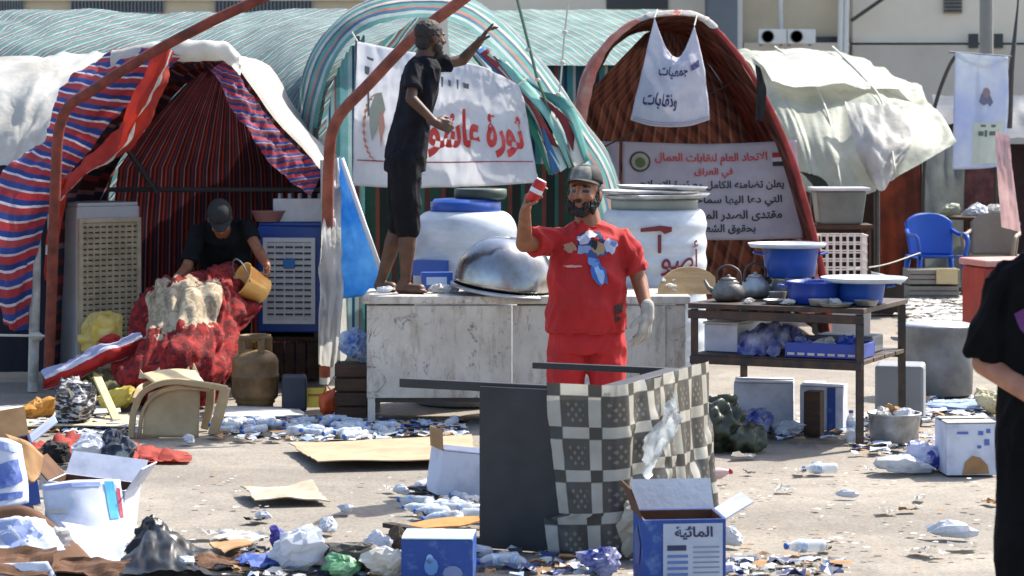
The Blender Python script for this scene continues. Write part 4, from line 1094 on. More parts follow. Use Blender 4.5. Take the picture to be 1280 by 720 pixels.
# wooden stand below the blue cooler
sp_ = W(362, 0, 17.3); sp_.z = 0
st = thing('cooler_stand', 'brown wooden stand under the blue air cooler', 'stand', sp_)
MB().box(sp_ + V((0, 0.22, 0.30)), (0.50, 0.46, 0.03)).build('board', dkw, st)
for sx in (-1, 1):
    for yy in (0.02, 0.42): MB().box(sp_ + V((sx * 0.22, yy, 0.142)), (0.05, 0.05, 0.284)).build('leg', dkw, st)
for i in range(5): MB().box(sp_ + V((-0.16 + i * 0.08, 0.0, 0.145)), (0.066, 0.015, 0.26)).build('plank', dkw, st)
cz = sp_ + V((0, 0.0, 0.316))
co_ = cooler(cz, 0.47, 0.42, 0.80, R(-4), plastic_blue, M('white_grille', '#dfe3e6', rough=0.5), 'blue air cooler with white grille on a wooden stand', legs=0.03, cols=5, rows=13, logo=M('blue_badge', '#2b7ac0', rough=0.5))
tp = cz + V((0, 0, 0.826))
pkk = thing('bottle_pack', 'shrink wrapped pack of white bottles on the blue air cooler', 'bottle pack', tp + V((0.06, 0.15, 0)))
for i in range(5):
    for j in range(2):
        MB().lathe([(0.033, 0), (0.035, 0.02), (0.035, 0.14), (0.014, 0.175), (0.014, 0.205)], 12, Matrix.Translation(tp + V((-0.08 + i * 0.072, 0.1 + j * 0.075, 0.0)))).build('bottle', M('milky_bottle', '#b4bcc8', rough=0.35, var=0.2, bump=0), pkk, smooth=True)
MB().box(tp + V((0.064, 0.137, 0.085)), (0.375, 0.165, 0.165)).build('shrink_wrap', M('shrink_wrap', '#d3dcea', '#e4e8ee', rough=0.2, alpha=0.88, bump=0.2, scale=14), pkk)
bp = tp + V((-0.16, 0.08, 0.002))
tag(MB().lathe([(0.085, 0), (0.09, 0.004), (0.125, 0.075), (0.135, 0.08), (0.122, 0.074), (0.086, 0.012), (0.01, 0.01)], 28, Matrix.Translation(bp), cap=False).build('basin', M('pink_plastic', '#c08a82', rough=0.5), smooth=True), 'pink plastic basin on the left of the blue cooler top', 'basin')

# ---- red blanket heap with cream panel
def blanket():
    t = NT('red_floral_blanket')
    sp = t.n('SeparateXYZ'); t.l(t.uv(), sp.inputs[0])
    d = t.math('ADD', t.math('ABSOLUTE', t.math('SUBTRACT', sp.outputs[1], 0.40)), t.math('MULTIPLY', t.math('SUBTRACT', t.noise(5, 5, 0.65), 0.5), 0.42))
    band = t.math('LESS_THAN', d, 0.13)
    flo = t.ramp(t.noise(14, 4, 0.6, dist=1.5), [(0.47, 0.0), (0.53, 1.0)])
    redc = t.mix(flo, c('#86100f'), c('#54080c'))
    pk2 = t.ramp(t.noise(9, 4, 0.6, dist=2.0), [(0.60, 0.0), (0.64, 1.0)])
    redc = t.mix(t.math('MULTIPLY', pk2, 0.35), redc, c('#a8564a'))
    cream = t.mix(flo, c('#a99d86'), c('#8c7d66'))
    xm = t.math('MULTIPLY', band, t.math('GREATER_THAN', sp.outputs[0], 0.12))
    xm = t.math('MULTIPLY', xm, t.math('LESS_THAN', sp.outputs[0], 0.74))
    col = t.mix(xm, redc, cream)
    t.l(col, t.b.inputs['Base Color']); t.b.inputs['Roughness'].default_value = 0.95
    t.bump(t.noise(60, 4), 0.4, 0.01)
    return t.m
bl = sheet([[(176, 372, 16.9), (200, 352, 16.9), (240, 344, 16.9), (280, 340, 16.9), (318, 362, 16.9)],
            [(172, 364, 16.45), (198, 350, 16.4), (240, 346, 16.35), (276, 336, 16.4), (322, 366, 16.5)],
            [(164, 404, 16.2), (196, 384, 16.1), (236, 372, 16.05), (278, 374, 16.1), (324, 386, 16.3)],
            [(150, 440, 15.95), (190, 424, 15.8), (236, 418, 15.75), (274, 418, 15.85), (306, 420, 16.1)],
            [(136, 474, 15.8), (184, 466, 15.6), (230, 462, 15.55), (268, 462, 15.65), (292, 462, 15.9)],
            [(128, 500, 15.9), (180, 509, 15.65), (228, 511, 15.6), (266, 511, 15.65), (290, 503, 15.9)]], (0.13, 3.2, 2.6), seed=61)
def blf(u, v):
    p = bl(u, v)
    p.z = max(p.z, 0.01)
    p.y += 0.03 * math.sin(u * 23 + v * 9)
    return p
tag(MB().grid(blf, 90, 90).build('red_blanket', blanket(), smooth=True), 'big heap of red floral blanket with cream panel the bending man pulls at', 'blanket')
fl = sheet([[(52, 466, 15.9), (90, 446, 15.9), (130, 430, 15.9), (176, 416, 16.0)], [(56, 474, 15.75), (94, 458, 15.7), (134, 440, 15.75), (178, 424, 15.9)], [(54, 486, 15.8), (96, 474, 15.75), (136, 456, 15.8), (176, 440, 15.95)]], (0.03, 5, 3), seed=62)
tag(MB().grid(fl, 40, 14).build('striped_flag', MS('lying_flag', [(3, '#9b9fc0'), (1.5, '#c3c3cc'), (3, '#a81f1f'), (2, '#8a1a1c')], 1, 1, thin=0.1), smooth=True), 'red and pale flag lying slanted from the white pole to the blanket', 'flag')
yb_ = sheet([[(104, 402, 16.5), (126, 388, 16.5), (152, 392, 16.5)], [(100, 424, 16.3), (124, 410, 16.2), (154, 414, 16.3)], [(104, 440, 16.25), (128, 440, 16.2), (160, 436, 16.3)]], (0.05, 2.5, 2.5), seed=63)
tag(MB().grid(yb_, 24, 20).build('yellow_cloth', M('yellow_cloth', '#c9a52a', '#d8c88a', rough=0.8, scale=8, thin=0.2), smooth=True), 'crumpled yellow cloth in front of the grey air cooler', 'cloth')
crumple('red_cloth', W(140, 432, 16.1) , 0.07, M('scarlet_cloth', '#a01c18', rough=0.8), 'small scarlet rag between yellow cloth and blanket', 'cloth', 5.0, 0.7)
tag(MB().grid(sheet([[(96, 470, 15.9), (170, 452, 15.9)], [(92, 500, 15.6), (176, 498, 15.5)]], (0.08, 5, 3), seed=64), 20, 14).build('olive_sack', M('olive_sack', '#5d5a36', '#453f28', rough=0.9, scale=6), smooth=True), 'olive sack slumped under the slanted flag', 'sack')

# ---- overturned beige plastic armchair
chm = M('beige_chair_plastic', '#a8946f', '#8e7a58', rough=0.5, scale=5, bump=0.05)
cp = G(224, 546)
ch = thing('plastic_armchair', 'broken beige plastic armchair tipped over on the ground', 'chair', cp)
Yc = cp.y
def W2(px, py, dy=0.0): return W(px, py, Yc + dy)
# seat pan standing on edge, facing the viewer
MB().grid(sheet([[(186, 492, Yc + 0.06), (214, 482, Yc + 0.05), (250, 484, Yc + 0.05)], [(180, 520, Yc + 0.02), (214, 518, Yc + 0.05), (249, 518, Yc + 0.03)], [(178, 546, Yc), (214, 547, Yc + 0.02), (248, 547, Yc + 0.01)]]), 12, 12).build('seat', chm, ch, smooth=True, thick=0.012)
def sweep(name, pts, w, h, mat=chm):
    ps = [V(p) for p in pts]
    q = MB(); n = 36
    vs, fs = [], []
    for i in range(n + 1):
        p = along(ps, i / n); d = (along(ps, min(1, (i + 1) / n)) - along(ps, max(0, (i - 1) / n))).normalized()
        a = d.cross(V((0, 1, 0)))
        a = a.normalized() if a.length > 1e-5 else V((1, 0, 0))
        b = d.cross(a)
        for sa, sb in ((-1, -1), (1, -1), (1, 1), (-1, 1)): vs.append(p + a * w * sa / 2 + b * h * sb / 2)
    for i in range(n):
        for k in range(4): fs.append((i * 4 + k, i * 4 + (k + 1) % 4, i * 4 + 4 + (k + 1) % 4, i * 4 + 4 + k))
    fs += [(3, 2, 1, 0), (n * 4, n * 4 + 1, n * 4 + 2, n * 4 + 3)]
    q.add(vs, fs)
    return q.build(name, mat, ch, bevel=0.006)
sweep('rim', [W2(164, 547), W2(168, 512), W2(182, 488), W2(214, 477), W2(256, 481), W2(284, 486)], 0.035, 0.05)
sweep('rim', [W2(174, 546, .03), W2(179, 514, .03), W2(194, 494, .03), W2(222, 485, .03), W2(262, 487, .03)], 0.02, 0.05)
sweep('leg', [W2(282, 484), W2(276, 510), W2(266, 544)], 0.06, 0.05)
sweep('leg', [W2(264, 482, .32), W2(262, 508, .33), W2(256, 536, .34)], 0.05, 0.045)
sweep('armrest', [W2(170, 500, .02), W2(176, 486, .2), W2(190, 480, .38)], 0.045, 0.03)
bk = sheet([[(178, 468, Yc + 0.42), (198, 464, Yc + 0.44), (222, 462, Yc + 0.44), (244, 464, Yc + 0.42)], [(186, 474, Yc + 0.22), (204, 470, Yc + 0.22), (226, 470, Yc + 0.22), (250, 472, Yc + 0.22)], [(196, 482, Yc + 0.04), (212, 478, Yc + 0.04), (234, 478, Yc + 0.04), (258, 482, Yc + 0.04)]])
MB().grid(bk, 14, 10).build('backrest', M('sunlit_chair_plastic', '#cbb994', '#b5a27b', rough=0.5, scale=5), ch, smooth=True, thick=0.012)  # lighter copy of the beige plastic, sunlight on the top painted in
sp2 = MB()
for (px, py, dx, dy) in ((178, 470, -3, -8), (244, 466, -2, -12), (196, 464, 3, -5), (232, 463, 4, -5)):
    a, b, d = W(px - 5, py + 3, Yc + .42), W(px + 5, py + 3, Yc + .42), W(px + dx, py + dy, Yc + .43)
    sp2.add([a, b, d, a + V((0, .012, 0)), b + V((0, .012, 0)), d + V((0, .012, 0))], [(0, 1, 2), (5, 4, 3), (0, 3, 4, 1), (1, 4, 5, 2), (2, 5, 3, 0)])
sp2.build('broken_edge', M('sunlit_chair_plastic', '#c9ab7c'), ch)  # jagged edge in the same sun-lightened plastic colour

# ---- overturned table with patterned tablecloth
def cloth_check():
    t = NT('checked_tablecloth')
    sp = t.n('SeparateXYZ'); t.l(t.uv(), sp.inputs[0])
    u = t.math('MULTIPLY', sp.outputs[0], 7.6); v = t.math('MULTIPLY', sp.outputs[1], 4.1)
    fu, fv = t.math('FRACT', u), t.math('FRACT', v)
    bu, bv = t.math('LESS_THAN', fu, 0.32), t.math('LESS_THAN', fv, 0.28)
    ex = t.math('ABSOLUTE', t.math('SUBTRACT', bu, bv))       # light bars
    both = t.math('MULTIPLY', bu, bv)
    # key ornament in the dark squares
    def tri(x, k): return t.math('PINGPONG', t.math('MULTIPLY', x, k), 0.5)
    orn = t.math('GREATER_THAN', t.math('ABSOLUTE', t.math('SUBTRACT', tri(fu, 5.0), tri(fv, 4.2))), 0.26)
    rim1 = t.math('MULTIPLY', t.math('GREATER_THAN', fu, 0.45), t.math('LESS_THAN', fu, 0.88))
    rim2 = t.math('MULTIPLY', t.math('GREATER_THAN', fv, 0.42), t.math('LESS_THAN', fv, 0.88))
    orn = t.math('MULTIPLY', orn, t.math('MULTIPLY', rim1, rim2))
    dark = t.mix(t.math('MULTIPLY', orn, 0.55), c('#45433f'), c('#948f84'))
    col = t.mix(ex, dark, c('#b5b1a5'))
    col = t.mix(both, col, c('#34332f'))
    edge = t.math('MINIMUM', t.math('ABSOLUTE', t.math('SUBTRACT', fu, 0.32)), t.math('ABSOLUTE', t.math('SUBTRACT', fv, 0.28)))
    col = t.mix(t.math('MULTIPLY', t.math('LESS_THAN', edge, 0.02), 0.7), col, c('#2a2926'))
    g = t.ramp(t.noise(6, 5), [(0.3, 0.75), (0.6, 1.0)])
    col = t.mix(1.0, col, g, 'MULTIPLY')
    t.l(col, t.b.inputs['Base Color']); t.b.inputs['Roughness'].default_value = 0.38
    t.b.inputs['Coat Weight'].default_value = 0.25; t.b.inputs['Coat Roughness'].default_value = 0.3
    t.bump(t.noise(25, 4), 0.15, 0.01)
    t.thin(col, 0.25)
    return t.m
tf = G(768, 698)
A = V((0.43, 10.22, 0)); Td = V((0.40, 0.917, 0)).normalized(); Ld = V((-0.917, 0.40, 0)).normalized(); Nd = -Ld; Up = V((0, 0, 1))
TL, TH = 1.12, 0.725
ft = thing('overturned_table', 'black table lying on its side with legs pointing left, patterned cloth over it', 'table', A)
def obox(name, o, du, dv, dw, mat, bevel=0.004, par=ft):
    q = MB()
    vs = [o + du * a + dv * b + dw * e for e in (0, 1) for b in (0, 1) for a in (0, 1)]
    q.add(vs, [(0, 2, 3, 1), (4, 5, 7, 6), (0, 1, 5, 4), (2, 6, 7, 3), (0, 4, 6, 2), (1, 3, 7, 5)])
    return q.build(name, mat, par, bevel=bevel, fixn=True)
obox('tabletop', A - Nd * 0.03, Nd * 0.03, Td * TL, Up * TH, black_mat)
obox('end_panel', A + Ld * 0.03 + Td * 0.01, Ld * 0.60, Td * 0.02, Up * (TH - 0.02), black_mat)
obox('far_panel', A + Ld * 0.03 + Td * (TL - 0.05), Ld * 0.25, Td * 0.02, Up * (TH - 0.02), black_mat)
obox('leg', A + Ld * 0.03 + Td * 0.031 + Up * (TH - 0.045), Ld * 1.0, Td * 0.035, Up * 0.04, black_mat)
obox('leg', A + Ld * 0.03 + Td * (TL - 0.10) + Up * (TH - 0.045), Ld * 0.78, Td * 0.035, Up * 0.03, black_mat)
obox('leg', A + Ld * 0.03 + Td * 0.031, Ld * 0.92, Td * 0.035, Up * 0.04, black_mat)
obox('leg', A + Ld * 0.03 + Td * (TL - 0.10), Ld * 0.78, Td * 0.035, Up * 0.03, black_mat)
obox('apron', A + Ld * 0.03 + Td * 0.07 + Up * (TH - 0.03), Ld * 0.09, Td * (TL - 0.2), Up * 0.02, black_mat)
tc_ = thing('tablecloth', 'grey and cream checked plastic tablecloth draped over the overturned table', 'tablecloth', A)
HANG = 0.30
def tcf(u, v):
    a = -HANG + (HANG + TL + 0.03) * u
    z = (TH + 0.012) * (1 - v)
    slant = 0.10 * (v ** 1.3)
    if a < 0:
        # end overhang, hanging askew in front of the panel
        q = a * (1 - 0.0 * v) + slant * (a / -HANG)
        if v > 0.74: q -= 0.075 * (a / -HANG) * min(1, (v - 0.74) / 0.02)
        p = A + Ld * (-q) + Td * (-0.012 - 0.02 * abs(fbm(a * 7, v * 3, 1.0)) * (a / -HANG))
        p += Td * -0.03 * v * (a / -HANG)
    else:
        w = 0.018 + 0.05 * max(0, fbm(a * 3.2 + v * 2.2, v * 1.5 - a, 4.0, 3)) + 0.035 * abs(math.sin(a * 13 + 2.6 * v)) * (0.25 + v)
        if a > TL * 0.45: w += 0.03 * abs(math.sin(a * 24)) * v
        w *= min(1.0, a / 0.06)
        p = A + Td * a + Nd * (0.012 + w)
    p.z = max(0.012, z + (0.02 * math.sin(a * 6) - 0.05 * max(0, a - 0.35)) * v)
    return p
MB().grid(tcf, 110, 50).build('cloth', cloth_check(), tc_, smooth=True)
tkf = sheet([[A + Td * 0.10 + Nd * 0.10 + Up * 0.50, A + Td * 0.45 + Nd * 0.09 + Up * 0.62, A + Td * 0.55 + Nd * 0.08 + Up * 0.66], [A + Td * 0.06 + Nd * 0.12 + Up * 0.33, A + Td * 0.34 + Nd * 0.11 + Up * 0.42, A + Td * 0.6 + Nd * 0.09 + Up * 0.50]], (0.04, 5, 4), seed=71, world=True)
MB().grid(tkf, 24, 10).build('gloss_reflection', M('milky_reflection', '#b9c4cc', rough=0.2, alpha=0.5, thin=0.2, bump=0.3, bscale=12), tc_, smooth=True)  # whitish sheet added to paint the glossy reflection on the plastic cloth
crumple('crumpled_bag', A + V((0.14, 0.05, 0)), 0.20, M('cream_bag', '#b9b5a4', '#a39d8c', rough=0.6, scale=8, thin=0.25, bump=0.4, bscale=18), 'large crumpled cream bag at the foot of the checked tablecloth', 'bag', 2.2, 0.95, 0.5)
crumple('plastic_bag', G(748, 722), 0.11, bag_blue, 'blue and white plastic bag at the bottom edge below the tablecloth', 'bag', 6.2, 0.6)

# ---- steel work table on the right
P00, P10 = V((1.05, 14.15, 0)), V((2.0, 13.70, 0))
dx_ = (P10 - P00); dy_ = V((0.38, 0.80, 0))
wt = thing('work_table', 'blackened steel work table with two shelves right of the counter', 'table', P00.lerp(P10, 0.5))
HT = 0.80
sooty = M('sooty_steel', '#211e1c', '#4a3526', rough=0.6, scale=10, bump=0.3)
def at(u, v, z): return P00 + dx_ * u + dy_ * v + V((0, 0, z))
for u, v in ((0.02, 0.02), (0.98, 0.02), (0.02, 0.98), (0.98, 0.98)):
    MB().bar(at(u, v, 0), at(u, v, HT - 0.04), 0.042).build('leg', sooty, wt)
def shelf(name, z, th, n):
    for i in range(n):
        obox(name, at(0.0, (i + 0.04) / n, z), dx_, dy_ * (0.92 / n), V((0, 0, th)), sooty, 0.003, wt)
obox('top', at(-0.01, -0.01, HT - 0.035), dx_ * 1.02, dy_ * 1.02, V((0, 0, 0.03)), sooty, 0.004, wt)
obox('front_rail', at(-0.01, -0.012, HT - 0.095), dx_ * 1.02, dy_ * 0.02, V((0, 0, 0.05)), sooty, 0.004, wt)
shelf('shelf_slat', 0.47, 0.025, 4)
obox('shelf_rail', at(0.0, -0.012, 0.44), dx_, dy_ * 0.02, V((0, 0, 0.045)), sooty, 0.003, wt)
obox('shelf_rail', at(0.0, 0.99, 0.44), dx_, dy_ * 0.02, V((0, 0, 0.045)), sooty, 0.003, wt)

# things on the table
def kettle(ce, r, h, mat, label, rz=0.0):
    o = thing('kettle', label, 'kettle', ce)
    mt = Matrix.Translation(ce) @ Matrix.Rotation(rz, 4, 'Z')
    MB().lathe([(r * 0.8, 0), (r, h * 0.12), (r * 1.02, h * 0.35), (r * 0.85, h * 0.62), (r * 0.55, h * 0.78), (r * 0.5, h * 0.82)], 28, mt).build('body', mat, o, smooth=True)
    MB().lathe([(r * 0.52, h * 0.82), (r * 0.45, h * 0.89), (r * 0.15, h * 0.93), (r * 0.1, h * 0.95), (r * 0.14, h * 1.0), (r * 0.02, h * 1.03)], 20, mt).build('lid', mat, o, smooth=True)
    MB().tube([mt @ V((r * 0.85, 0, h * 0.3)), mt @ V((r * 1.3, 0, h * 0.5)), mt @ V((r * 1.55, 0, h * 0.78))], [r * 0.2, r * 0.13, r * 0.09], 10).build('spout', mat, o, smooth=True)
    MB().tube([mt @ along([V((-r * 0.8, 0, h * 0.62)), V((-r * 0.7, 0, h * 1.15)), V((0, 0, h * 1.38)), V((r * 0.7, 0, h * 1.15)), V((r * 0.75, 0, h * 0.65))], i / 16) for i in range(17)], 0.008, 6).build('handle', dark_metal, o, smooth=True)
    return o
kettle(at(0.15, 0.25, HT), 0.095, 0.15, M('blackened_aluminium', '#7b7a77', '#4c4843', rough=0.5, metal=0.5, scale=8, bump=0.2), 'sooty dark kettle at the left end of the steel table', R(160))
kettle(at(0.20, 0.62, HT), 0.09, 0.15, alu, 'bright aluminium kettle behind the sooty kettle', R(20))
def basin(ce, r, h, mat, label, name='basin', lid=None, group=None):
    o = thing(name, label, 'basin', ce, group)
    MB().lathe([(r * 0.86, 0), (r * 0.88, 0.004), (r * 0.95, h * 0.5), (r, h * 0.96), (r * 1.05, h), (r * 1.05, h + 0.008), (r * 0.98, h + 0.006), (r * 0.9, h * 0.4), (r * 0.84, 0.012), (0.01, 0.01)], 32, Matrix.Translation(ce), cap=False).build('wall', mat, o, smooth=True)
    for sx in (-1, 1):
        MB().tube([ce + V((sx * r * 1.0, -0.05, h * 0.8)), ce + V((sx * (r + 0.05), -0.03, h * 0.85)), ce + V((sx * (r + 0.05), 0.03, h * 0.85)), ce + V((sx * r * 1.0, 0.05, h * 0.8))], 0.008, 6).build('handle', mat, o)
    return o
navy_tub = M('navy_plastic', '#1f3f96', rough=0.4, var=0.3, scale=4, bump=0.05)
basin(at(0.64, 0.30, HT), 0.155, 0.12, navy_tub, 'navy plastic basin in the middle of the steel table', group='blue basins on the steel table')
basin(at(0.88, 0.42, HT), 0.145, 0.12, plastic_blue, 'brighter blue basin at the right end of the steel table', group='blue basins on the steel table')
tr = at(0.90, 0.42, HT + 0.132)
tag(MB().lathe([(0.01, 0.0), (0.23, 0.0), (0.25, 0.02), (0.255, 0.02), (0.235, -0.006), (0.01, -0.006)], 36, Matrix.Translation(tr), cap=False).build('round_tray', plastic_white, smooth=True), 'white round tray covering the right blue basin', 'tray')
# gas ring below a tall blue pot with white tray
bp_ = at(0.36, 0.80, HT)
sv = thing('pot_stand', 'aluminium pot stand under the tall blue basin', 'stand', bp_)
MB().lathe([(0.13, 0), (0.135, 0.02), (0.12, 0.10), (0.13, 0.115)], 24, Matrix.Translation(bp_)).build('ring', alu, sv, smooth=True)
for i in range(4): MB().bar(bp_ + V((0.11 * math.cos(i * 1.57), 0.11 * math.sin(i * 1.57), 0)), bp_ + V((0.14 * math.cos(i * 1.57), 0.14 * math.sin(i * 1.57), 0.12)), 0.02).build('foot', dark_metal, sv)
basin(bp_ + V((0, 0, 0.122)), 0.17, 0.17, plastic_blue, 'tall blue basin raised on a pot stand behind the kettles', group='blue basins on the steel table')
tag(MB().lathe([(0.01, 0.0), (0.22, 0.0), (0.235, 0.018), (0.24, 0.018), (0.225, -0.006), (0.01, -0.006)], 36, Matrix.Translation(bp_ + V((-0.02, 0, 0.306))), cap=False).build('round_tray', plastic_white, smooth=True), 'white round tray on top of the tall blue basin', 'tray')
for i, (u, v, r, h, lab) in enumerate(((0.40, 0.40, 0.055, 0.05, 'small steel cup beside the bright kettle'), (0.47, 0.15, 0.08, 0.02, 'flat steel plate at the front middle of the steel table'), (0.45, 0.62, 0.07, 0.12, 'tall tin between pot stand and navy basin'), (0.83, 0.06, 0.10, 0.018, 'steel plate in front of the brighter blue basin'), (0.97, 0.2, 0.07, 0.03, 'small dish at the right edge of the steel table'), (0.73, 0.08, 0.06, 0.035, 'small bowl in front of the navy basin'))):
    tag(MB().lathe([(r * 0.8, 0), (r * 0.85, 0.003), (r, h), (r * 1.04, h + 0.003), (r * 0.96, h), (r * 0.8, 0.006), (0.005, 0.005)], 24, Matrix.Translation(at(u, v, HT)), cap=False).build('steel_dish', alu, smooth=True), lab, 'dish', 'dishes on the steel table')
for i, (u, v, r, lab) in enumerate(((0.56, 0.08, 0.05, 'white rag at the front edge of the steel table'), (0.80, 0.15, 0.06, 'crumpled foil between the blue basins'), (0.32, 0.1, 0.045, 'greasy paper in front of the kettles'))):
    crumple('crumpled_paper', at(u, v, HT), r, paper, lab, 'litter', 9 + i, 0.4, rz=i)
# on the shelf
o = thing('white_carton', 'white carton on the left of the table shelf', 'carton', at(0.16, 0.45, 0.497))
obox('box', at(0.02, 0.2, 0.498), dx_ * 0.20, dy_ * 0.5, V((0, 0, 0.16)), card_white, 0.004, o)
obox('lid', at(0.015, 0.19, 0.660), dx_ * 0.21, dy_ * 0.52, V((0, 0, 0.014)), paper, 0.003, o)
tag(MB().grid(sheet([[at(0.26, 0.05, 0.50), at(0.42, 0.05, 0.50), at(0.5, 0.05, 0.50)], [at(0.24, 0.25, 0.60), at(0.40, 0.3, 0.66), at(0.52, 0.3, 0.63)], [at(0.26, 0.7, 0.50), at(0.42, 0.7, 0.50), at(0.55, 0.7, 0.50)]], (0.06, 5, 4), seed=72, world=True), 24, 20).build('blue_sheet', bag_blue, smooth=True), 'crumpled blue and white sheet on the table shelf', 'sheet')
o = thing('blue_tray', 'long navy blue plastic tray along the front of the table shelf', 'tray', at(0.76, 0.14, 0.498))
obox('base', at(0.55, 0.06, 0.498), dx_ * 0.42, dy_ * 0.30, V((0, 0, 0.012)), navy_tub, 0.003, o)
obox('front_wall', at(0.545, 0.045, 0.499), dx_ * 0.43, dy_ * 0.015, V((0, 0, 0.085)), navy_tub, 0.003, o)
obox('back_wall', at(0.545, 0.36, 0.499), dx_ * 0.43, dy_ * 0.015, V((0, 0, 0.085)), navy_tub, 0.003, o)
obox('end_wall', at(0.545, 0.062, 0.499), dx_ * 0.012, dy_ * 0.296, V((0, 0, 0.083)), navy_tub, 0.003, o)
obox('end_wall', at(0.963, 0.062, 0.499), dx_ * 0.012, dy_ * 0.296, V((0, 0, 0.083)), navy_tub, 0.003, o)
for i in range(7): obox('slot', at(0.56 + 0.058 * i, 0.041, 0.512), dx_ * 0.04, dy_ * 0.004, V((0, 0, 0.014)), paper, 0, o)
for i, (u_, h_, mt_, lab) in enumerate(((0.60, 0.13, bag_blue, 'blue packet standing at the left in the navy tray'), (0.74, 0.11, paper, 'white packet in the middle of the navy tray'), (0.88, 0.14, navy_tub, 'navy packet at the right in the navy tray'))):
    crumple('packet', at(u_, 0.2, 0.511), 0.075, mt_, lab, 'packet', 51 + i, 0.8)
tag(MB().box(at(0.76, 0.62, 0.498 + 0.05), (0.36, 0.22, 0.10), R(-25)).build('grey_bin', M('grey_plastic', '#6b6f74', rough=0.5), bevel=0.01, smooth=False), 'low grey plastic bin behind the blue jars', 'bin')
# under the table
def carton(ce, sz, rz, outer, inner, label, flaps=(), name='carton', tilt=None, th=0.008, group=None):
    """open carton; flaps = [(side, angle from closed)] with sides f b l r"""
    o = thing(name, label, 'carton', ce, group)
    w, d, h = sz
    mt = Matrix.Translation(ce) @ Matrix.Rotation(rz, 4, 'Z') @ (tilt if tilt is not None else Matrix.Identity(4))
    q = MB()
    q.box((0, -d / 2 + th / 2, h / 2), (w, th, h)); q.box((0, d / 2 - th / 2, h / 2), (w, th, h))
    q.box((-w / 2 + th / 2, 0, h / 2), (th, d - 2 * th, h)); q.box((w / 2 - th / 2, 0, h / 2), (th, d - 2 * th, h))
    q.box((0, 0, th / 2), (w - 2 * th, d - 2 * th, th))
    q.xf(mt).build('box', outer, o, bevel=0.002)
    q = MB()
    t2 = 0.002
    q.box((0, -d / 2 + th + t2, h / 2 + 0.002), (w - 2 * th, t2, h - th)); q.box((0, d / 2 - th - t2, h / 2 + 0.002), (w - 2 * th, t2, h - th))
    q.box((-w / 2 + th + t2, 0, h / 2 + 0.002), (t2, d - 2 * th, h - th)); q.box((w / 2 - th - t2, 0, h / 2 + 0.002), (t2, d - 2 * th, h - th))
    q.xf(mt).build('lining', inner, o)
    for fl_ in flaps:
        side, ang = fl_[:2]; fm = fl_[2] if len(fl_) > 2 else outer
        L = d / 2 if side in 'fb' else min(w / 2, d / 2)
        if side == 'f': R_ = Matrix.Translation((0, -d / 2, h + 0.002)) @ Matrix.Rotation(R(ang), 4, 'X'); q = MB().box((0, L / 2, th / 2), (w - 0.004, L, th * 0.7))
        if side == 'b': R_ = Matrix.Translation((0, d / 2, h + 0.002)) @ Matrix.Rotation(R(-ang), 4, 'X'); q = MB().box((0, -L / 2, th / 2), (w - 0.004, L, th * 0.7))
        if side == 'l': R_ = Matrix.Translation((-w / 2, 0, h + 0.003)) @ Matrix.Rotation(R(-ang), 4, 'Y'); q = MB().box((L / 2, 0, th / 2), (L, d - 0.008, th * 0.7))
        if side == 'r': R_ = Matrix.Translation((w / 2, 0, h + 0.003)) @ Matrix.Rotation(R(ang), 4, 'Y'); q = MB().box((-L / 2, 0, th / 2), (L, d - 0.008, th * 0.7))
        q.xf(mt @ R_).build('flap', fm, o)
    o['label'] = label
    return o, mt
ca, mt = carton(V((1.55, 14.75, 0)), (0.36, 0.28, 0.27), R(-8), card_white, cardboard, 'pale carton under the steel table, left one', [('f', 0), ('b', 3)])
ca, mt = carton(V((1.90, 14.62, 0)), (0.26, 0.26, 0.26), R(-14), card_white, cardboard, 'pale carton with blue stripe under the steel table, right one', [('f', 2), ('l', 0)])
MB().box((0.06, -0.134, 0.13), (0.05, 0.004, 0.258)).xf(mt).build('stripe', card_blue, ca)
tag(MB().box((1.80, 14.30, 0.13), (0.10, 0.12, 0.26), R(-20)).build('wood_block', dkw, bevel=0.006), 'upright brown wooden block under the steel table', 'block')
crumple('plastic_bag', V((1.45, 14.28, 0)), 0.13, bag_blue, 'royal blue plastic bag under the steel table', 'bag', 7.7, 0.8)
crumple('plastic_bag', V((1.62, 14.2, 0)), 0.10, bag_white, 'white plastic bag beside the blue bag under the steel table', 'bag', 3.7, 0.6)
tag(MB().box((2.42, 14.95, 0.18), (0.30, 0.3, 0.36), R(-12)).build('grey_drum_box', M('grey_box', '#7b7f84', rough=0.6, scale=3), bevel=0.02), 'plain grey box behind the right legs of the steel table', 'box')
dg_ = MB(); p = V((1.16, 13.62, 0))
dg_.ell(p + V((0, 0.05, 0.13)), (0.16, 0.13, 0.15)); dg_.cap(p + V((0.0, 0.05, 0.18)), p + V((0.06, 0.05, 0.27)), 0.08, 0.03); dg_.ell(p + V((0.16, 0, 0.06)), (0.12, 0.10, 0.07)); dg_.ell(p + V((-0.1, 0.02, 0.09)), (0.12, 0.11, 0.1))
def crz(k, f, a): return lambda co, n: co + n * a * fbm(co.x * f + k, co.y * f, co.z * f, 4)
soft(dg_, 'green_sack', M('dark_green_sack', '#1f271d', '#3d4634', rough=0.45, scale=6, bump=0.5, bscale=22), voxel=0.012, smooth=2, disp=lambda co, n: co + n * 0.035 * (1 - 3 * abs(nz(co.x * 11, co.y * 11, co.z * 9)) + 0.5 * nz(co.x * 30, co.y * 30, co.z * 30)), label='dark green tied sack at the left foot of the steel table', cat='sack')

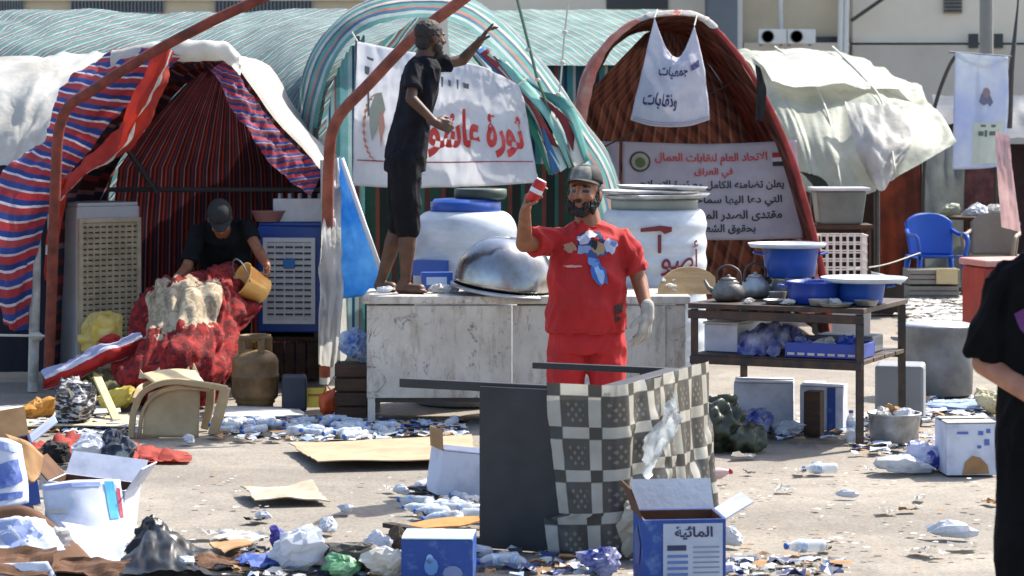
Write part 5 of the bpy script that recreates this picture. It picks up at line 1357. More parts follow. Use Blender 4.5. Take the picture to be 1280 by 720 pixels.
# ---- metal pot of rubbish
def pot(ce, r, h, mat, label, name='metal_pot', cat='pot', n=36):
    o = thing(name, label, cat, ce)
    MB().lathe([(r * 0.9, 0), (r * 0.93, 0.006), (r * 0.97, h * 0.5), (r, h * 0.96), (r * 1.05, h), (r * 1.05, h + 0.01), (r * 0.98, h + 0.008), (r * 0.93, h * 0.5), (r * 0.88, 0.02), (0.01, 0.018)], n, Matrix.Translation(ce), cap=False).build('wall', mat, o, smooth=True)
    for sx in (-1, 1):
        MB().tube([ce + V((sx * r, -0.06, h * 0.8)), ce + V((sx * (r + 0.05), -0.04, h * 0.82)), ce + V((sx * (r + 0.05), 0.04, h * 0.82)), ce + V((sx * r, 0.06, h * 0.8))], 0.010, 8).build('handle', mat, o)
    return o
pp = G(1123, 556)
pot(pp + V((0, 0.15, 0)), 0.15, 0.16, alu, 'small dull metal pot heaped with rubbish in front of the steel table')
for i, (dx2, dy2, r, mt_, lab) in enumerate(((-0.07, 0.13, 0.07, paper, 'left crumpled paper heaped in the small metal pot'), (0.06, 0.13, 0.07, bag_white, 'right crumpled bag heaped in the small metal pot'), (0.0, 0.2, 0.08, cardboard, 'brown scrap at the back of the small metal pot'))):
    crumple('crumpled_scrap', pp + V((dx2, dy2, 0.11)), r, mt_, lab, 'litter', 11 + i, 0.8)
# ---- white carton with torn brown patch on the right
wp = G(1213, 594)
ca, mt = carton(wp + V((0, 0.13, 0)), (0.27, 0.26, 0.27), R(4), card_white, cardboard, 'white carton with torn brown patch on the ground at the right', [('f', 0, paper), ('b', 4, paper)])
fnb = lambda u, v: mt @ V((-0.135 + 0.27 * u, -0.131, 0.27 * (1 - v)))
printed([(0.30, 0.99), (0.36, 0.74), (0.50, 0.62), (0.66, 0.66), (0.80, 0.80), (0.84, 0.97)], fnb, cardboard, ca, 'torn_patch', 0.003, sub=0)
for a in ((0.62, 0.14, 0.72, 0.22), (0.74, 0.30, 0.84, 0.42), (0.78, 0.10, 0.86, 0.18), (0.60, 0.42, 0.68, 0.48), (0.2, 0.15, 0.42, 0.2)): printed(rect(*a), fnb, M('blue_print', '#5068a8', bump=0), ca, 'print_mark', 0.003, sub=0)
crumple('plastic_bag', G(1152, 586), 0.13, M('white_blue_bag', '#c6cbe0', '#34409a', rough=0.4, scale=8, thin=0.3, bump=0.3, lo=0.5, hi=0.56), 'white and blue plastic bag left of the torn carton', 'bag', 12.2, 0.7)
crumple('plastic_bag', G(1126, 590), 0.12, bag_white, 'pale plastic bag on the ground in front of the metal pot', 'bag', 13.2, 0.45, sx=1.3)
crumple('foam_box', G(1236, 516), 0.10, M('cream_foam', '#c2b894', rough=0.8), 'cream crushed foam box behind the torn carton', 'box', 14.2, 0.7)
crumple('plastic_bag', G(1205, 512), 0.15, M('pale_blue_bag', '#aebfdc', '#93a8cc', rough=0.5, scale=6, thin=0.3), 'pale blue sheet of plastic behind the torn carton', 'bag', 15.2, 0.25, sx=1.8)
tag(MB().box(G(1254, 585) + V((0, 0.1, 0.08)), (0.10, 0.14, 0.16), R(20)).build('red_carton', M('red_carton', '#a8463a', rough=0.7), bevel=0.004), 'small red carton right of the torn white carton', 'carton')

# ---- large aluminium pot with foam plates piled on it
ap = G(1180, 497)
pot(ap + V((0, 0.26, 0)), 0.255, 0.46, M('grey_aluminium', '#7f848a', '#65676a', rough=0.5, metal=0.5, scale=5, bump=0.1), 'large grey aluminium pot right of the steel table', 'aluminium_pot')
lidz = V((ap.x, ap.y + 0.26, 0.473))
tag(MB().lathe([(0.01, 0.02), (0.2, 0.014), (0.268, 0.0), (0.268, -0.004), (0.01, 0.006)], 36, Matrix.Translation(lidz), cap=False).build('round_cover', alu, smooth=True), 'flat metal cover on the large aluminium pot', 'cover')
# pale gravelly rubbish ground behind it

# ================================================================== people
def hand(mb, w, d, n, t, curl=0.4, k=1.0, thumb_in=0.3, point=False):
    w, d, n, t = V(w), V(d).normalized(), V(n).normalized(), V(t).normalized()
    n = (n - d * n.dot(d)).normalized(); t = (t - d * t.dot(d) - n * t.dot(n)).normalized()
    mb.cap(w - d * 0.03 * k, w + d * 0.02 * k, 0.025 * k, 0.026 * k)
    for i, (o, L) in enumerate(((-0.031, 0.056), (-0.011, 0.072), (0.010, 0.078), (0.031, 0.070))):
        base = w + d * (0.088 - 0.006 * abs(i - 2)) * k + t * o * k
        mb.cap(w + t * o * 0.55 * k + d * 0.01 * k, base, 0.016 * k, 0.0125 * k)
        cu_ = 0.05 if (point and i == 3) else curl
        p, a = base, 0.0
        for sl, ang, r0, r1 in ((0.45, 55, 0.0105, 0.0098), (0.32, 75, 0.0098, 0.009), (0.23, 45, 0.009, 0.0078)):
            a += R(ang) * cu_
            q = p + (d * math.cos(a) + n * math.sin(a)) * L * sl * k
            mb.cap(p, q, r0 * k, r1 * k); p = q
    b = w + d * 0.022 * k + t * 0.026 * k
    m1 = b + (t * 0.72 + d * 0.6 + n * thumb_in) * 0.042 * k
    m2 = m1 + (d * 0.85 + t * 0.2 + n * thumb_in * 1.6) * 0.034 * k
    mb.cap(b, m1, 0.0155 * k, 0.012 * k); mb.cap(m1, m2, 0.0115 * k, 0.009 * k)
def headm(mb, ce, f, u, k=1.0):
    f = V(f).normalized(); u = V(u); u = (u - f * u.dot(f)).normalized(); s = f.cross(u)
    rot = Matrix((s, f, u)).transposed()
    L = lambda a, b, e: V(ce) + (s * a + f * b + u * e) * k
    E = lambda a, b, e, ra, rb, re: mb.ell(L(a, b, e), (ra * k, rb * k, re * k), rot)
    E(0, -0.012, 0.035, 0.076, 0.094, 0.084)
    E(0, 0.020, -0.015, 0.066, 0.072, 0.080)
    E(0, 0.036, -0.070, 0.050, 0.050, 0.040)
    E(0, 0.070, -0.092, 0.020, 0.018, 0.016)
    E(0, 0.080, 0.028, 0.048, 0.014, 0.010)
    for sg in (-1, 1):
        E(sg * 0.040, 0.062, -0.022, 0.022, 0.022, 0.020)
        E(sg * 0.076, -0.010, -0.004, 0.010, 0.022, 0.032)
    mb.cap(L(0, 0.090, 0.016), L(0, 0.106, -0.022), 0.009 * k, 0.014 * k)
    E(0, 0.092, -0.026, 0.018, 0.012, 0.008)
    E(0, 0.084, -0.054, 0.024, 0.010, 0.007); E(0, 0.082, -0.066, 0.021, 0.010, 0.007)
    return L, rot
def face_paint(ce, f, u, k=1.0):
    f = V(f).normalized(); u = V(u); u = (u - f * u.dot(f)).normalized(); s = f.cross(u)
    def fn(p):
        d = (p - V(ce)) / k
        a, b, e = d.dot(s), d.dot(f), d.dot(u)
        if b > 0.055 and 0.016 < abs(a) < 0.047:
            if 0.000 < e < 0.014: return 1
            if 0.024 < e < 0.036: return 1
        if b > 0.07 and abs(a) < 0.026 and -0.068 < e < -0.050: return 2
        return 0
    return fn
def cap_hat(parent, L, rot, mat, brim=True, k=1.0, lift=0.0, brim_mat=None, panel=None):
    q = MB()
    n, m = 28, 10
    vs, fs = [], []
    for j in range(m + 1):
        a = math.pi / 2 * j / m
        for i in range(n):
            t = 2 * math.pi * i / n
            vs.append(L(0.084 * math.cos(t) * math.cos(a) ** 0.75, -0.012 + 0.104 * math.sin(t) * math.cos(a) ** 0.75, 0.046 + lift + 0.088 * math.sin(a) ** 0.9))
    for j in range(m):
        for i in range(n): fs.append((j * n + i, j * n + (i + 1) % n, (j + 1) * n + (i + 1) % n, (j + 1) * n + i))
    q.add(vs, fs)
    cp_ = q.build('cap', mat, parent, smooth=True, thick=0.004)
    if brim:
        def bf_(u, v):
            t = R(205 + 130 * u) + math.pi
            r = 1.0 + 0.62 * v * math.sin(math.pi * u) ** 0.6
            x = 0.084 * math.cos(t) * (1.0 + 0.05 * v); y = -0.012 + 0.104 * math.sin(t) * r
            return L(x, y, 0.048 + lift - 0.012 * v + 0.014 * math.sin(math.pi * u) - 0.004)
        MB().grid(bf_, 18, 6).build('brim', brim_mat or mat, cp_, smooth=True, thick=0.005)
    if panel:
        def pf_(u, v):
            t = R(50 + 80 * u); a = math.pi / 2 * (0.05 + 0.55 * (1 - v))
            return L(0.087 * math.cos(t) * math.cos(a) ** 0.75, -0.012 + 0.107 * math.sin(t) * math.cos(a) ** 0.75, 0.047 + lift + 0.09 * math.sin(a) ** 0.9)
        MB().grid(pf_, 12, 8).build('front_panel', panel, cp_, smooth=True)  # lit patch painted over the front of the crown
    return cp_
def fold(k, amp=0.010, f=(6.5, 6.5, 4.0)):
    def g(co, n):
        x, y, z = co.x * f[0] + k, co.y * f[1], co.z * f[2] + k
        x += 0.6 * nz(z, x, k); z += 0.6 * nz(x, y, k + 3)
        rd = 1 - 2.4 * abs(nz(x + 0.7 * z, y, z - 0.5 * x)); r2 = 1 - 2.4 * abs(nz(x * 2.2 - z, y * 2, z * 2.4))
        return co + n * amp * (0.75 * rd + 0.4 * r2 - 0.55)
    return g
def decal(name, pts, bvh, mat, parent, Y0, off=0.004, sub=3):
    """print that follows the cloth: outline in world x, z, laid on from the front"""
    bm = bmesh.new(); vs = [bm.verts.new((x, 0, z)) for x, z in pts]; bm.faces.new(vs)
    bmesh.ops.triangulate(bm, faces=bm.faces)
    for _ in range(sub):
        bmesh.ops.subdivide_edges(bm, edges=bm.edges[:], cuts=1, use_grid_fill=True); bmesh.ops.triangulate(bm, faces=bm.faces)
    org = ORG[parent.name]
    for q in bm.verts:
        h = bvh.ray_cast(V((q.co.x, Y0 - 2, q.co.z)), V((0, 1, 0)))
        y = h[0].y if h[0] else Y0
        q.co = V((q.co.x, y - off, q.co.z)) - org
    me = bpy.data.meshes.new(name); bm.to_mesh(me); bm.free()
    me.polygons.foreach_set('use_smooth', [True] * len(me.polygons))
    return link(name, me, mat, parent, org)
def skinmat(name, a, b):
    t = NT(name)
    col = t.mix(t.ramp(t.noise(14, 4), [(0.35, 0.0), (0.65, 1.0)]), c(a), c(b))
    t.l(col, t.b.inputs['Base Color']); t.b.inputs['Roughness'].default_value = 0.55
    t.b.inputs['Subsurface Weight'].default_value = 0.08; t.b.inputs['Subsurface Radius'].default_value = (0.02, 0.008, 0.004)
    t.bump(t.noise(120, 3), 0.1, 0.002)
    return t.m
eye_dark = M('dark_eyes', '#1a1210', rough=0.4, bump=0)
lip = M('lips', '#7a4438', rough=0.5, bump=0)
hair = M('black_hair', '#120f0e', '#1e1917', rough=0.7, scale=40, bump=0.6, bscale=120)

# ---- man in red, one hand raised with a red can
red_shirt = M('red_cotton', '#b01c1c', '#961517', rough=0.85, scale=5, bump=0.15, bscale=90)
sk = skinmat('tan_skin', '#8f5c40', '#774a32')
Y = 12.4
def Pm(px, py, dy=0.0): return W(px, py, Y) + V((0, dy, 0))
base = Pm(735, 604); base.z = 0
mr = thing('person', 'bearded man in red shirt and red shorts raising a red can before the counter', 'person', base)
B = MB()
hc_, hf_, hu_ = Pm(730, 242, -0.02), V((-0.30, -0.93, 0.10)), V((0.05, 0.1, 1))
L, rot = headm(B, hc_, hf_, hu_, 1.06)
B.cap(Pm(733, 262, 0.02), Pm(736, 286, 0.02), 0.062, 0.075)
B.rings([(Pm(736, 284, .02), .10, .07), (Pm(736, 298, .01), .160, .09), (Pm(735, 330), .175, .11), (Pm(734, 380), .18, .13), (Pm(733, 425, .01), .17, .12)], (1, 0, 0), (0, 1, 0))
shL, elL, wrL = Pm(699, 298), Pm(655, 303, -.16), Pm(656, 262, -.30)
B.cap(shL, elL, .050, .042); B.cap(elL, wrL, .045, .029)
hand(B, wrL, (0.28, -0.15, 0.95), (0.75, -0.35, -0.1), (0.3, -0.9, -0.1), curl=0.75, k=1.05, thumb_in=0.7)
shR, elR, wrR = Pm(780, 300), Pm(799, 350, .02), Pm(808, 388, -.10)
B.cap(shR, elR, .040, .042); B.cap(elR, wrR, .044, .030)
hand(B, wrR + V((0, 0, -0.01)), (-0.18, -0.25, -0.95), (-0.6, 0.5, 0), (-0.5, -0.85, 0), curl=0.35, k=1.0)
for hx, kx, ax in ((712, 708, 704), (758, 760, 764)):
    hp_, kn_, an_ = Pm(hx, 428, .01), V((Pm(kx, 0).x, Y - 0.03, 0.46)), V((Pm(ax, 0).x, Y + 0.04, 0.09))
    B.cap(hp_, kn_, .095, .062); B.cap(kn_, an_, .06, .038)
    B.cap(an_ + V((0, 0.02, -0.05)), an_ + V((0.0, -0.16, -0.06)), .038, .03)
soft(B, 'body', [sk, eye_dark, lip], mr, voxel=0.006, smooth=3, paint=face_paint(hc_, hf_, hu_, 1.06))
B = MB()
B.rings([(Pm(736, 277, .02), .078, .066), (Pm(736, 285, .02), .132, .09), (Pm(736, 299, .01), .19, .118), (Pm(734, 330), .199, .135), (Pm(733, 370), .203, .152), (Pm(732, 400), .206, .155), (Pm(732, 414), .205, .15)], (1, 0, 0), (0, 1, 0), pw=0.9)
B.tube([Pm(716, 300), Pm(702, 297), shL.lerp(elL, 0.3), shL.lerp(elL, 0.74)], [.05, .066, .068, .074], 18)
B.tube([Pm(764, 300), Pm(777, 298), shR.lerp(elR, 0.25) + V((0.004, 0, 0)), shR.lerp(elR, 0.5) + V((0.008, 0, 0)), shR.lerp(elR, 0.80) + V((0.008, 0, 0))], [.055, .066, .066, .063, .066], 18)
sh, sbvh = soft(B, 'shirt', red_shirt, mr, voxel=0.007, smooth=3, disp=fold(1.0, 0.020))
B = MB()
B.rings([(Pm(733, 404, .01), .19, .135), (Pm(733, 425, .01), .20, .145), (Pm(733, 440, .01), .20, .14)], (1, 0, 0), (0, 1, 0))
for hx, kx in ((711, 706), (757, 760)):
    B.cap(Pm(hx, 430, .01), V((Pm(kx, 0).x, Y, 0.48)), .112, .095)
soft(B, 'shorts', M('red_shorts', '#b8191c', '#9c1318', rough=0.8, scale=5, bump=0.15, bscale=90), mr, voxel=0.008, smooth=3, disp=fold(5.0, 0.012))
nk = Pm(736, 281, .02)
MB().tube([nk + V((0.083 * math.cos(a), 0.070 * math.sin(a) + 0.0, 0.018 * math.sin(a) + 0.004)) for a in [2 * math.pi * i / 24 for i in range(25)]], 0.008, 6).build('collar', M('red_collar', '#8e1416', rough=0.85), sh, smooth=True)
# shirt print: blue, white and tan blotches
kz = lambda px, py: (Pm(px, py).x, Pm(px, py).z)
prnd = random.Random(9)
for k_, (px, py, rx, ry, h) in enumerate(((738, 300, 17, 13, '#27345f'), (746, 312, 16, 9, '#3a4a80'), (730, 298, 8, 7, '#a9aec0'), (728, 310, 9, 6, '#7d8fb8'), (748, 309, 8, 9, '#9a8468'), (762, 306, 8, 9, '#a5b0cc'), (766, 303, 4, 4, '#5a78b0'), (712, 308, 8, 6, '#a8806a'),
                                        (738, 292, 7, 4, '#c3c4c8'), (742, 304, 4, 6, '#1d1f2c'), (746, 336, 9, 18, '#3763a8'), (749, 342, 5, 12, '#8fb0dc'), (740, 326, 6, 6, '#5f86c0'), (716, 331, 11, 1.6, '#c98a84'))):
    pts = []
    for i in range(14):
        a = 2 * math.pi * i / 14; q_ = 1 + 0.28 * prnd.uniform(-1, 1)
        dx3, dy3 = rx * q_ * math.cos(a), ry * q_ * math.sin(a)
        if py > 320 and ry > 5: dx3 += 0.35 * dy3
        pts.append((px + dx3, py + dy3))
    decal('print', [kz(*p) for p in pts], sbvh, M('shirt_print_' + h[1:], h, rough=0.85, scale=30, bump=0.1), sh, Y, 0.003 + 0.0007 * k_, sub=2)
decal('print', [kz(*p) for p in ((766, 380), (778, 376), (777, 388), (768, 392), (776, 396), (768, 402))], sbvh, M('shirt_print_dark', '#3a2018', rough=0.8), sh, Y)
# beard, cap, gloves
B = MB()
E = lambda a, b, e, ra, rb, re: B.ell(L(a, b, e), (ra, rb, re), rot)
E(0, 0.048, -0.086, 0.050, 0.050, 0.034); E(0, 0.076, -0.092, 0.028, 0.022, 0.024)
for sg in (-1, 1):
    E(sg * 0.056, 0.030, -0.060, 0.018, 0.036, 0.042); E(sg * 0.068, 0.004, -0.024, 0.011, 0.020, 0.036); E(sg * 0.034, 0.076, -0.066, 0.016, 0.014, 0.022)
E(0, 0.096, -0.042, 0.030, 0.008, 0.006)
soft(B, 'beard', hair, mr, voxel=0.004, smooth=1, disp=lambda co, n: co + n * 0.009 * fbm(co.x * 90, co.y * 90, co.z * 40, 3))
B = MB(); B.ell(L(0, -0.026, 0.030), (0.084, 0.092, 0.082), rot)
for sg in (-1, 1): B.ell(L(sg * 0.074, -0.02, 0.0), (0.012, 0.036, 0.045), rot)
B.ell(L(0, -0.07, -0.03), (0.07, 0.045, 0.06), rot)
soft(B, 'hair', hair, mr, voxel=0.006, smooth=1)
cap_hat(mr, L, rot, M('dark_grey_cap', '#17181a', rough=0.8), k=1.06, lift=0.008, panel=M('sunlit_cap_panel', '#86877f', '#55564f', rough=0.8, scale=20))  # paler front: sunlight on the dark cap put into the colour
B = MB(); hand(B, wrR + V((0, 0, -0.01)), (-0.18, -0.25, -0.95), (-0.6, 0.5, 0), (-0.5, -0.85, 0), curl=0.35, k=1.16)
B.cap(wrR + V((0, 0.01, 0.03)), wrR + V((0, 0, -0.03)), 0.036, 0.036)
soft(B, 'glove', M('pale_work_glove', '#a9a49c', '#8a857c', rough=0.9, scale=20), mr, voxel=0.005, smooth=1)
# red can in the raised hand
cn = wrL + V((0.055, -0.055, 0.105)); axc = V((0.45, -0.1, 0.9)).normalized()
can = thing('red_can', 'red drink can held up in the hand of the man in red', 'can', cn - axc * 0.055)
mcan = Matrix.Translation(cn - axc * 0.058) @ axc.to_track_quat('Z', 'Y').to_matrix().to_4x4()
MB().lathe([(0.024, 0), (0.031, 0.007), (0.033, 0.014), (0.033, 0.108), (0.027, 0.118)], 20, mcan).build('body', M('red_can_paint', '#b4201d', rough=0.35, metal=0.3, bump=0), can, smooth=True)
MB().lathe([(0.028, 0.118), (0.028, 0.121), (0.024, 0.119), (0.002, 0.119)], 20, mcan, cap=False).build('lid', alu, can, smooth=True)
MB().lathe([(0.0335, 0.05), (0.0337, 0.051), (0.0337, 0.072), (0.0335, 0.073)], 20, mcan, cap=False).build('print_band', M('white_band', '#cfd2d6'), can, smooth=True)

# ---- man in black standing on the counter
sk2 = skinmat('dark_tan_skin', '#55351f', '#42281a')
black_cloth = M('black_cotton', '#0c0d10', '#15161b', rough=0.9, spec=0.2, scale=5, bump=0.15, bscale=90)
Y = 15.1
base = W(505, 366, Y); base.z = 0.79
ms = thing('person', 'barefoot man in black clothes standing on the counter, one arm stretched out', 'person', base)
B = MB()
hc_, hf_, hu_ = Pm(538, 48), V((0.80, 0.55, 0.02)), V((0.12, 0, 1))
L, rot = headm(B, hc_, hf_, hu_, 1.0)
B.cap(Pm(534, 60), Pm(529, 76), .054, .062)
ax = V((0.45, -0.89, 0)); ay = V((0.89, 0.45, 0))
B.rings([(Pm(529, 74), .08, .06), (Pm(528, 86), .14, .072), (Pm(523, 115), .135, .085), (Pm(516, 150), .125, .085), (Pm(508, 185), .125, .09), (Pm(506, 204), .13, .095)], ax, ay)
sN, eN, wN = Pm(520, 86, -.13), Pm(516, 124, -.24), Pm(545, 153, -.26)
B.cap(sN, eN, .036, .036); B.cap(eN, wN, .037, .025)
hand(B, wN, (0.9, 0.1, -0.25), (-0.1, 0.9, -0.3), (0.2, 0.2, 0.9), curl=0.6)
sF, eF, wF = Pm(541, 82, .13), Pm(577, 74, .2), Pm(598, 52, .16)
B.cap(sF, eF, .036, .037); B.cap(eF, wF, .038, .026)
hand(B, wF, (0.55, -0.1, 0.8), (0.8, 0.1, -0.5), (-0.4, -0.8, 0.3), curl=0.35, point=True)
knN, anN = Pm(511, 276, -.10), V((Pm(508, 0).x, Y - 0.10, 0.88))
knF, anF = Pm(500, 274, .06), V((Pm(477, 0).x, Y + 0.10, 0.88))
B.cap(Pm(507, 204, -.09), knN, .085, .056); B.cap(knN, anN.lerp(knN, 0.55), .054, .056); B.cap(anN.lerp(knN, 0.55), anN, .054, .034)
B.cap(Pm(503, 204, .08), knF, .085, .056); B.cap(knF, anF.lerp(knF, 0.55), .054, .056); B.cap(anF.lerp(knF, 0.55), anF, .054, .034)
for an_, d in ((anN, V((0.95, -0.3, 0))), (anF, V((0.65, -0.6, 0)))):
    h0 = V((an_.x, an_.y, 0.822)) - d * 0.035
    B.cap(an_, h0, .034, .034); B.cap(h0, h0 + d * 0.13 + V((0, 0, -0.004)), .034, .036)
    sd_ = V((-d.y, d.x, 0))
    for i in range(5):
        p0 = h0 + d * (0.135 - 0.006 * abs(i - 1)) + sd_ * (i - 2) * 0.017 + V((0, 0, -0.012))
        B.cap(p0, p0 + d * (0.05 - 0.006 * i) + V((0, 0, -0.004)), .011, .0095)
soft(B, 'body', [sk2, eye_dark, lip], ms, voxel=0.006, smooth=3, paint=face_paint(hc_, hf_, hu_, 1.0))
B = MB()
B.rings([(Pm(530, 70), .07, .06), (Pm(529, 76), .12, .08), (Pm(528, 86), .178, .10), (Pm(523, 115), .165, .115), (Pm(515, 150), .155, .11), (Pm(509, 180), .165, .122), (Pm(507, 198), .165, .125)], ax, ay)
B.cap(sN, sN.lerp(eN, 0.3), .056, .058); B.tube([sN.lerp(eN, 0.1), sN.lerp(eN, 0.7)], [.056, .062], 16); B.cap(sF, sF.lerp(eF, 0.2), .056, .056); B.tube([sF.lerp(eF, 0.1), sF.lerp(eF, 0.55)], [.056, .060], 16)
soft(B, 'shirt', M('black_shirt', '#0e0f14', '#191a22', rough=0.9, spec=0.2, scale=6, bump=0.15, bscale=90), ms, voxel=0.007, smooth=3, disp=fold(2.0, 0.013))
B = MB()
B.rings([(Pm(508, 186), .15, .115), (Pm(506, 202), .165, .13), (Pm(506, 214), .16, .125)], ax, ay)
B.cap(Pm(507, 206, -.09), Pm(511, 283, -.10), .102, .086); B.cap(Pm(504, 206, .08), Pm(501, 281, .06), .102, .086)
soft(B, 'shorts', black_cloth, ms, voxel=0.007, smooth=3, disp=fold(3.0, 0.012))
B = MB(); B.ell(L(0, -0.018, 0.043), (0.081, 0.097, 0.080), rot); B.ell(L(0, -0.056, -0.02), (0.070, 0.046, 0.056), rot)
for sg in (-1, 1): B.ell(L(sg * 0.072, 0.0, 0.01), (0.010, 0.026, 0.045), rot)
soft(B, 'hair', hair, ms, voxel=0.005, smooth=1, disp=lambda co, n: co + n * 0.003 * fbm(co.x * 50, co.y * 50, co.z * 50, 2))
B = MB(); B.ell(L(0, 0.045, -0.085), (0.05, 0.05, 0.034), rot)
for sg in (-1, 1): B.ell(L(sg * 0.056, 0.025, -0.055), (0.014, 0.034, 0.036), rot)
soft(B, 'beard', hair, ms, voxel=0.005, smooth=1)

# ---- man in black bending over the blanket
Y = 16.9
base = W(275, 480, Y); base = V((base.x, Y + 0.25, 0))
mbn = thing('person', 'man in black shirt and cap bending over the red blanket with a yellow bucket', 'person', base)
B = MB()
hc_, hf_, hu_ = Pm(282, 272, -.32), V((0.14, -0.66, -0.74)), V((0.06, -0.72, 0.68))
L, rot = headm(B, hc_, hf_, hu_, 1.0)
B.cap(Pm(281, 278, -.20), Pm(281, 292, -.08), .056, .066)
shA, elA, wrA = Pm(250, 291, -.12), Pm(240, 332, -.26), Pm(226, 350, -.46)
shB, elB, wrB = Pm(310, 283, -.12), Pm(329, 314, -.24), Pm(341, 328, -.40)
sx_ = V((1, 0, 0)); sy_ = V((0, 0.5, 0.86))
B.rings([(Pm(281, 290, -.10), .08, .07), (Pm(281, 294, -.05), .14, .07), (Pm(280, 312, .08), .14, .09), (Pm(278, 338, .22), .14, .09), (Pm(276, 356, .30), .15, .10)], sx_, sy_)
B.cap(shA, elA, .042, .039); B.cap(elA, wrA, .04, .027); hand(B, wrA, (-0.5, -0.8, -0.15), (0, -0.2, -1), (0.8, -0.5, 0), curl=0.5)
B.cap(shB, elB, .042, .039); B.cap(elB, wrB, .04, .027); hand(B, wrB, (0.1, -0.6, -0.75), (-0.8, -0.3, 0.1), (-0.2, -0.6, 0.6), curl=0.8)
for sg in (-1, 1):
    hp_ = Pm(276, 358, .32) + V((sg * 0.09, 0, 0)); kn_ = V((hp_.x + sg * 0.04, Y + 0.10, 0.50)); an_ = V((hp_.x + sg * 0.03, Y + 0.30, 0.09))
    B.cap(hp_, kn_, .088, .06); B.cap(kn_, an_, .058, .038); B.cap(an_ + V((0, 0.02, -0.05)), an_ + V((0, -0.16, -0.055)), .036, .03)
soft(B, 'body', [sk, eye_dark, lip], mbn, voxel=0.006, smooth=3, paint=face_paint(hc_, hf_, hu_, 1.0))
B = MB()
B.rings([(Pm(281, 280, -.12), .08, .07), (Pm(281, 287, -.08), .185, .115), (Pm(280, 308, .06), .192, .15), (Pm(278, 342, .20), .185, .145), (Pm(276, 356, .28), .185, .145)], sx_, sy_)
B.cap(shA, shA.lerp(elA, 0.3), .062, .062); B.tube([shA, shA.lerp(elA, 0.85)], [.062, .064], 16); B.cap(shB, shB.lerp(elB, 0.2), .062, .060); B.tube([shB, shB.lerp(elB, 0.5)], [.060, .060], 16)
soft(B, 'shirt', M('black_tee', '#0d0f12', '#171b1f', rough=0.9, spec=0.2, scale=6, bump=0.15, bscale=90), mbn, voxel=0.008, smooth=3, disp=fold(4.0, 0.014))
B = MB(); B.rings([(Pm(276, 348, .28), .17, .13), (Pm(276, 364, .34), .18, .15)], sx_, sy_)
for sg in (-1, 1):
    hp_ = Pm(276, 360, .33) + V((sg * 0.09, 0, 0)); kn_ = V((hp_.x + sg * 0.04, Y + 0.10, 0.50)); an_ = V((hp_.x + sg * 0.03, Y + 0.30, 0.12))
    B.cap(hp_, kn_, .10, .075); B.cap(kn_, an_, .075, .062)
soft(B, 'trousers', black_cloth, mbn, voxel=0.009, smooth=2, disp=fold(6.0, 0.012))
B = MB(); B.ell(L(0, -0.03, 0.02), (0.082, 0.09, 0.08), rot); soft(B, 'hair', hair, mbn, voxel=0.007, smooth=1)
cap_hat(mbn, L, rot, M('charcoal_cap', '#1c1e20', rough=0.85), k=1.0, lift=0.004)
# the bucket in his hand
bkp = wrB + V((-0.03, -0.10, -0.03)); axb = V((-0.75, -0.45, 0.45)).normalized()
bk_ = thing('yellow_bucket', 'yellow and orange bucket tipped in the hand of the bending man', 'bucket', bkp)
mbk = Matrix.Translation(bkp + V((-0.06, 0, -0.10)) - axb * 0.10) @ axb.to_track_quat('Z', 'Y').to_matrix().to_4x4()
MB().lathe([(0.01, 0.0), (0.085, 0.0), (0.09, 0.006), (0.118, 0.19), (0.126, 0.195), (0.126, 0.205), (0.114, 0.200), (0.086, 0.012), (0.01, 0.010)], 30, mbk, cap=False).build('wall', M('yellow_bucket', '#dcb768', '#d38a3c', rough=0.45, scale=5), bk_, smooth=True)
MB().tube([mbk @ along([V((0.122, 0, 0.18)), V((0.09, 0.08, 0.26)), V((0, 0.11, 0.29)), V((-0.09, 0.08, 0.26)), V((-0.122, 0, 0.18))], i / 14) for i in range(15)], 0.005, 6).build('handle', grey_metal, bk_, smooth=True)

# ---- man in black at the right edge, close to the camera
Y = 7.7
base = Pm(1322, 876); base.z = 0
mf = thing('person', 'man in black t-shirt and trousers cut off by the right edge, seen close', 'person', base)
sk3 = skinmat('warm_skin', '#a8745a', '#8f5e47')
B = MB()
hc_, hf_, hu_ = Pm(1322, 250), V((0.2, -0.9, -0.25)), V((0, 0, 1))
L, rot = headm(B, hc_, hf_, hu_, 1.0)
B.cap(Pm(1322, 275), Pm(1324, 315), .058, .066)
B.rings([(Pm(1324, 312), .08, .07), (Pm(1324, 340), .145, .08), (Pm(1324, 400), .15, .09), (Pm(1324, 470), .15, .095), (Pm(1322, 540), .15, .10)], (1, 0, 0), (0, 1, 0))
s1, e1, w1 = Pm(1258, 345), Pm(1234, 455, .04), Pm(1296, 500, -.20)
B.cap(s1, e1, .038, .041); B.cap(e1, w1, .043, .030); hand(B, w1, (0.85, -0.35, 0.1), (0, 0.3, -0.9), (0.2, -0.8, 0.5), curl=0.5)
s1b, e1b, w1b = Pm(1390, 345), Pm(1412, 455, .04), Pm(1350, 500, -.20)
B.cap(s1b, e1b, .038, .041); B.cap(e1b, w1b, .043, .030); hand(B, w1b, (-0.85, -0.35, 0.1), (0, 0.3, -0.9), (-0.2, -0.8, 0.5), curl=0.5)
for sg in (-1, 1):
    hp_ = V((Pm(1322, 0).x + sg * 0.09, Y, 0.86)); kn_ = V((hp_.x + sg * 0.02, Y - 0.03, 0.48)); an_ = V((hp_.x + sg * 0.02, Y + 0.03, 0.09))
    B.cap(hp_, kn_, .09, .062); B.cap(kn_, an_, .06, .04); B.cap(an_ + V((0, 0.03, -0.05)), an_ + V((0, -0.16, -0.055)), .038, .03)
soft(B, 'body', [sk3, eye_dark, lip], mf, voxel=0.006, smooth=3, paint=face_paint(hc_, hf_, hu_, 1.0))
B = MB()
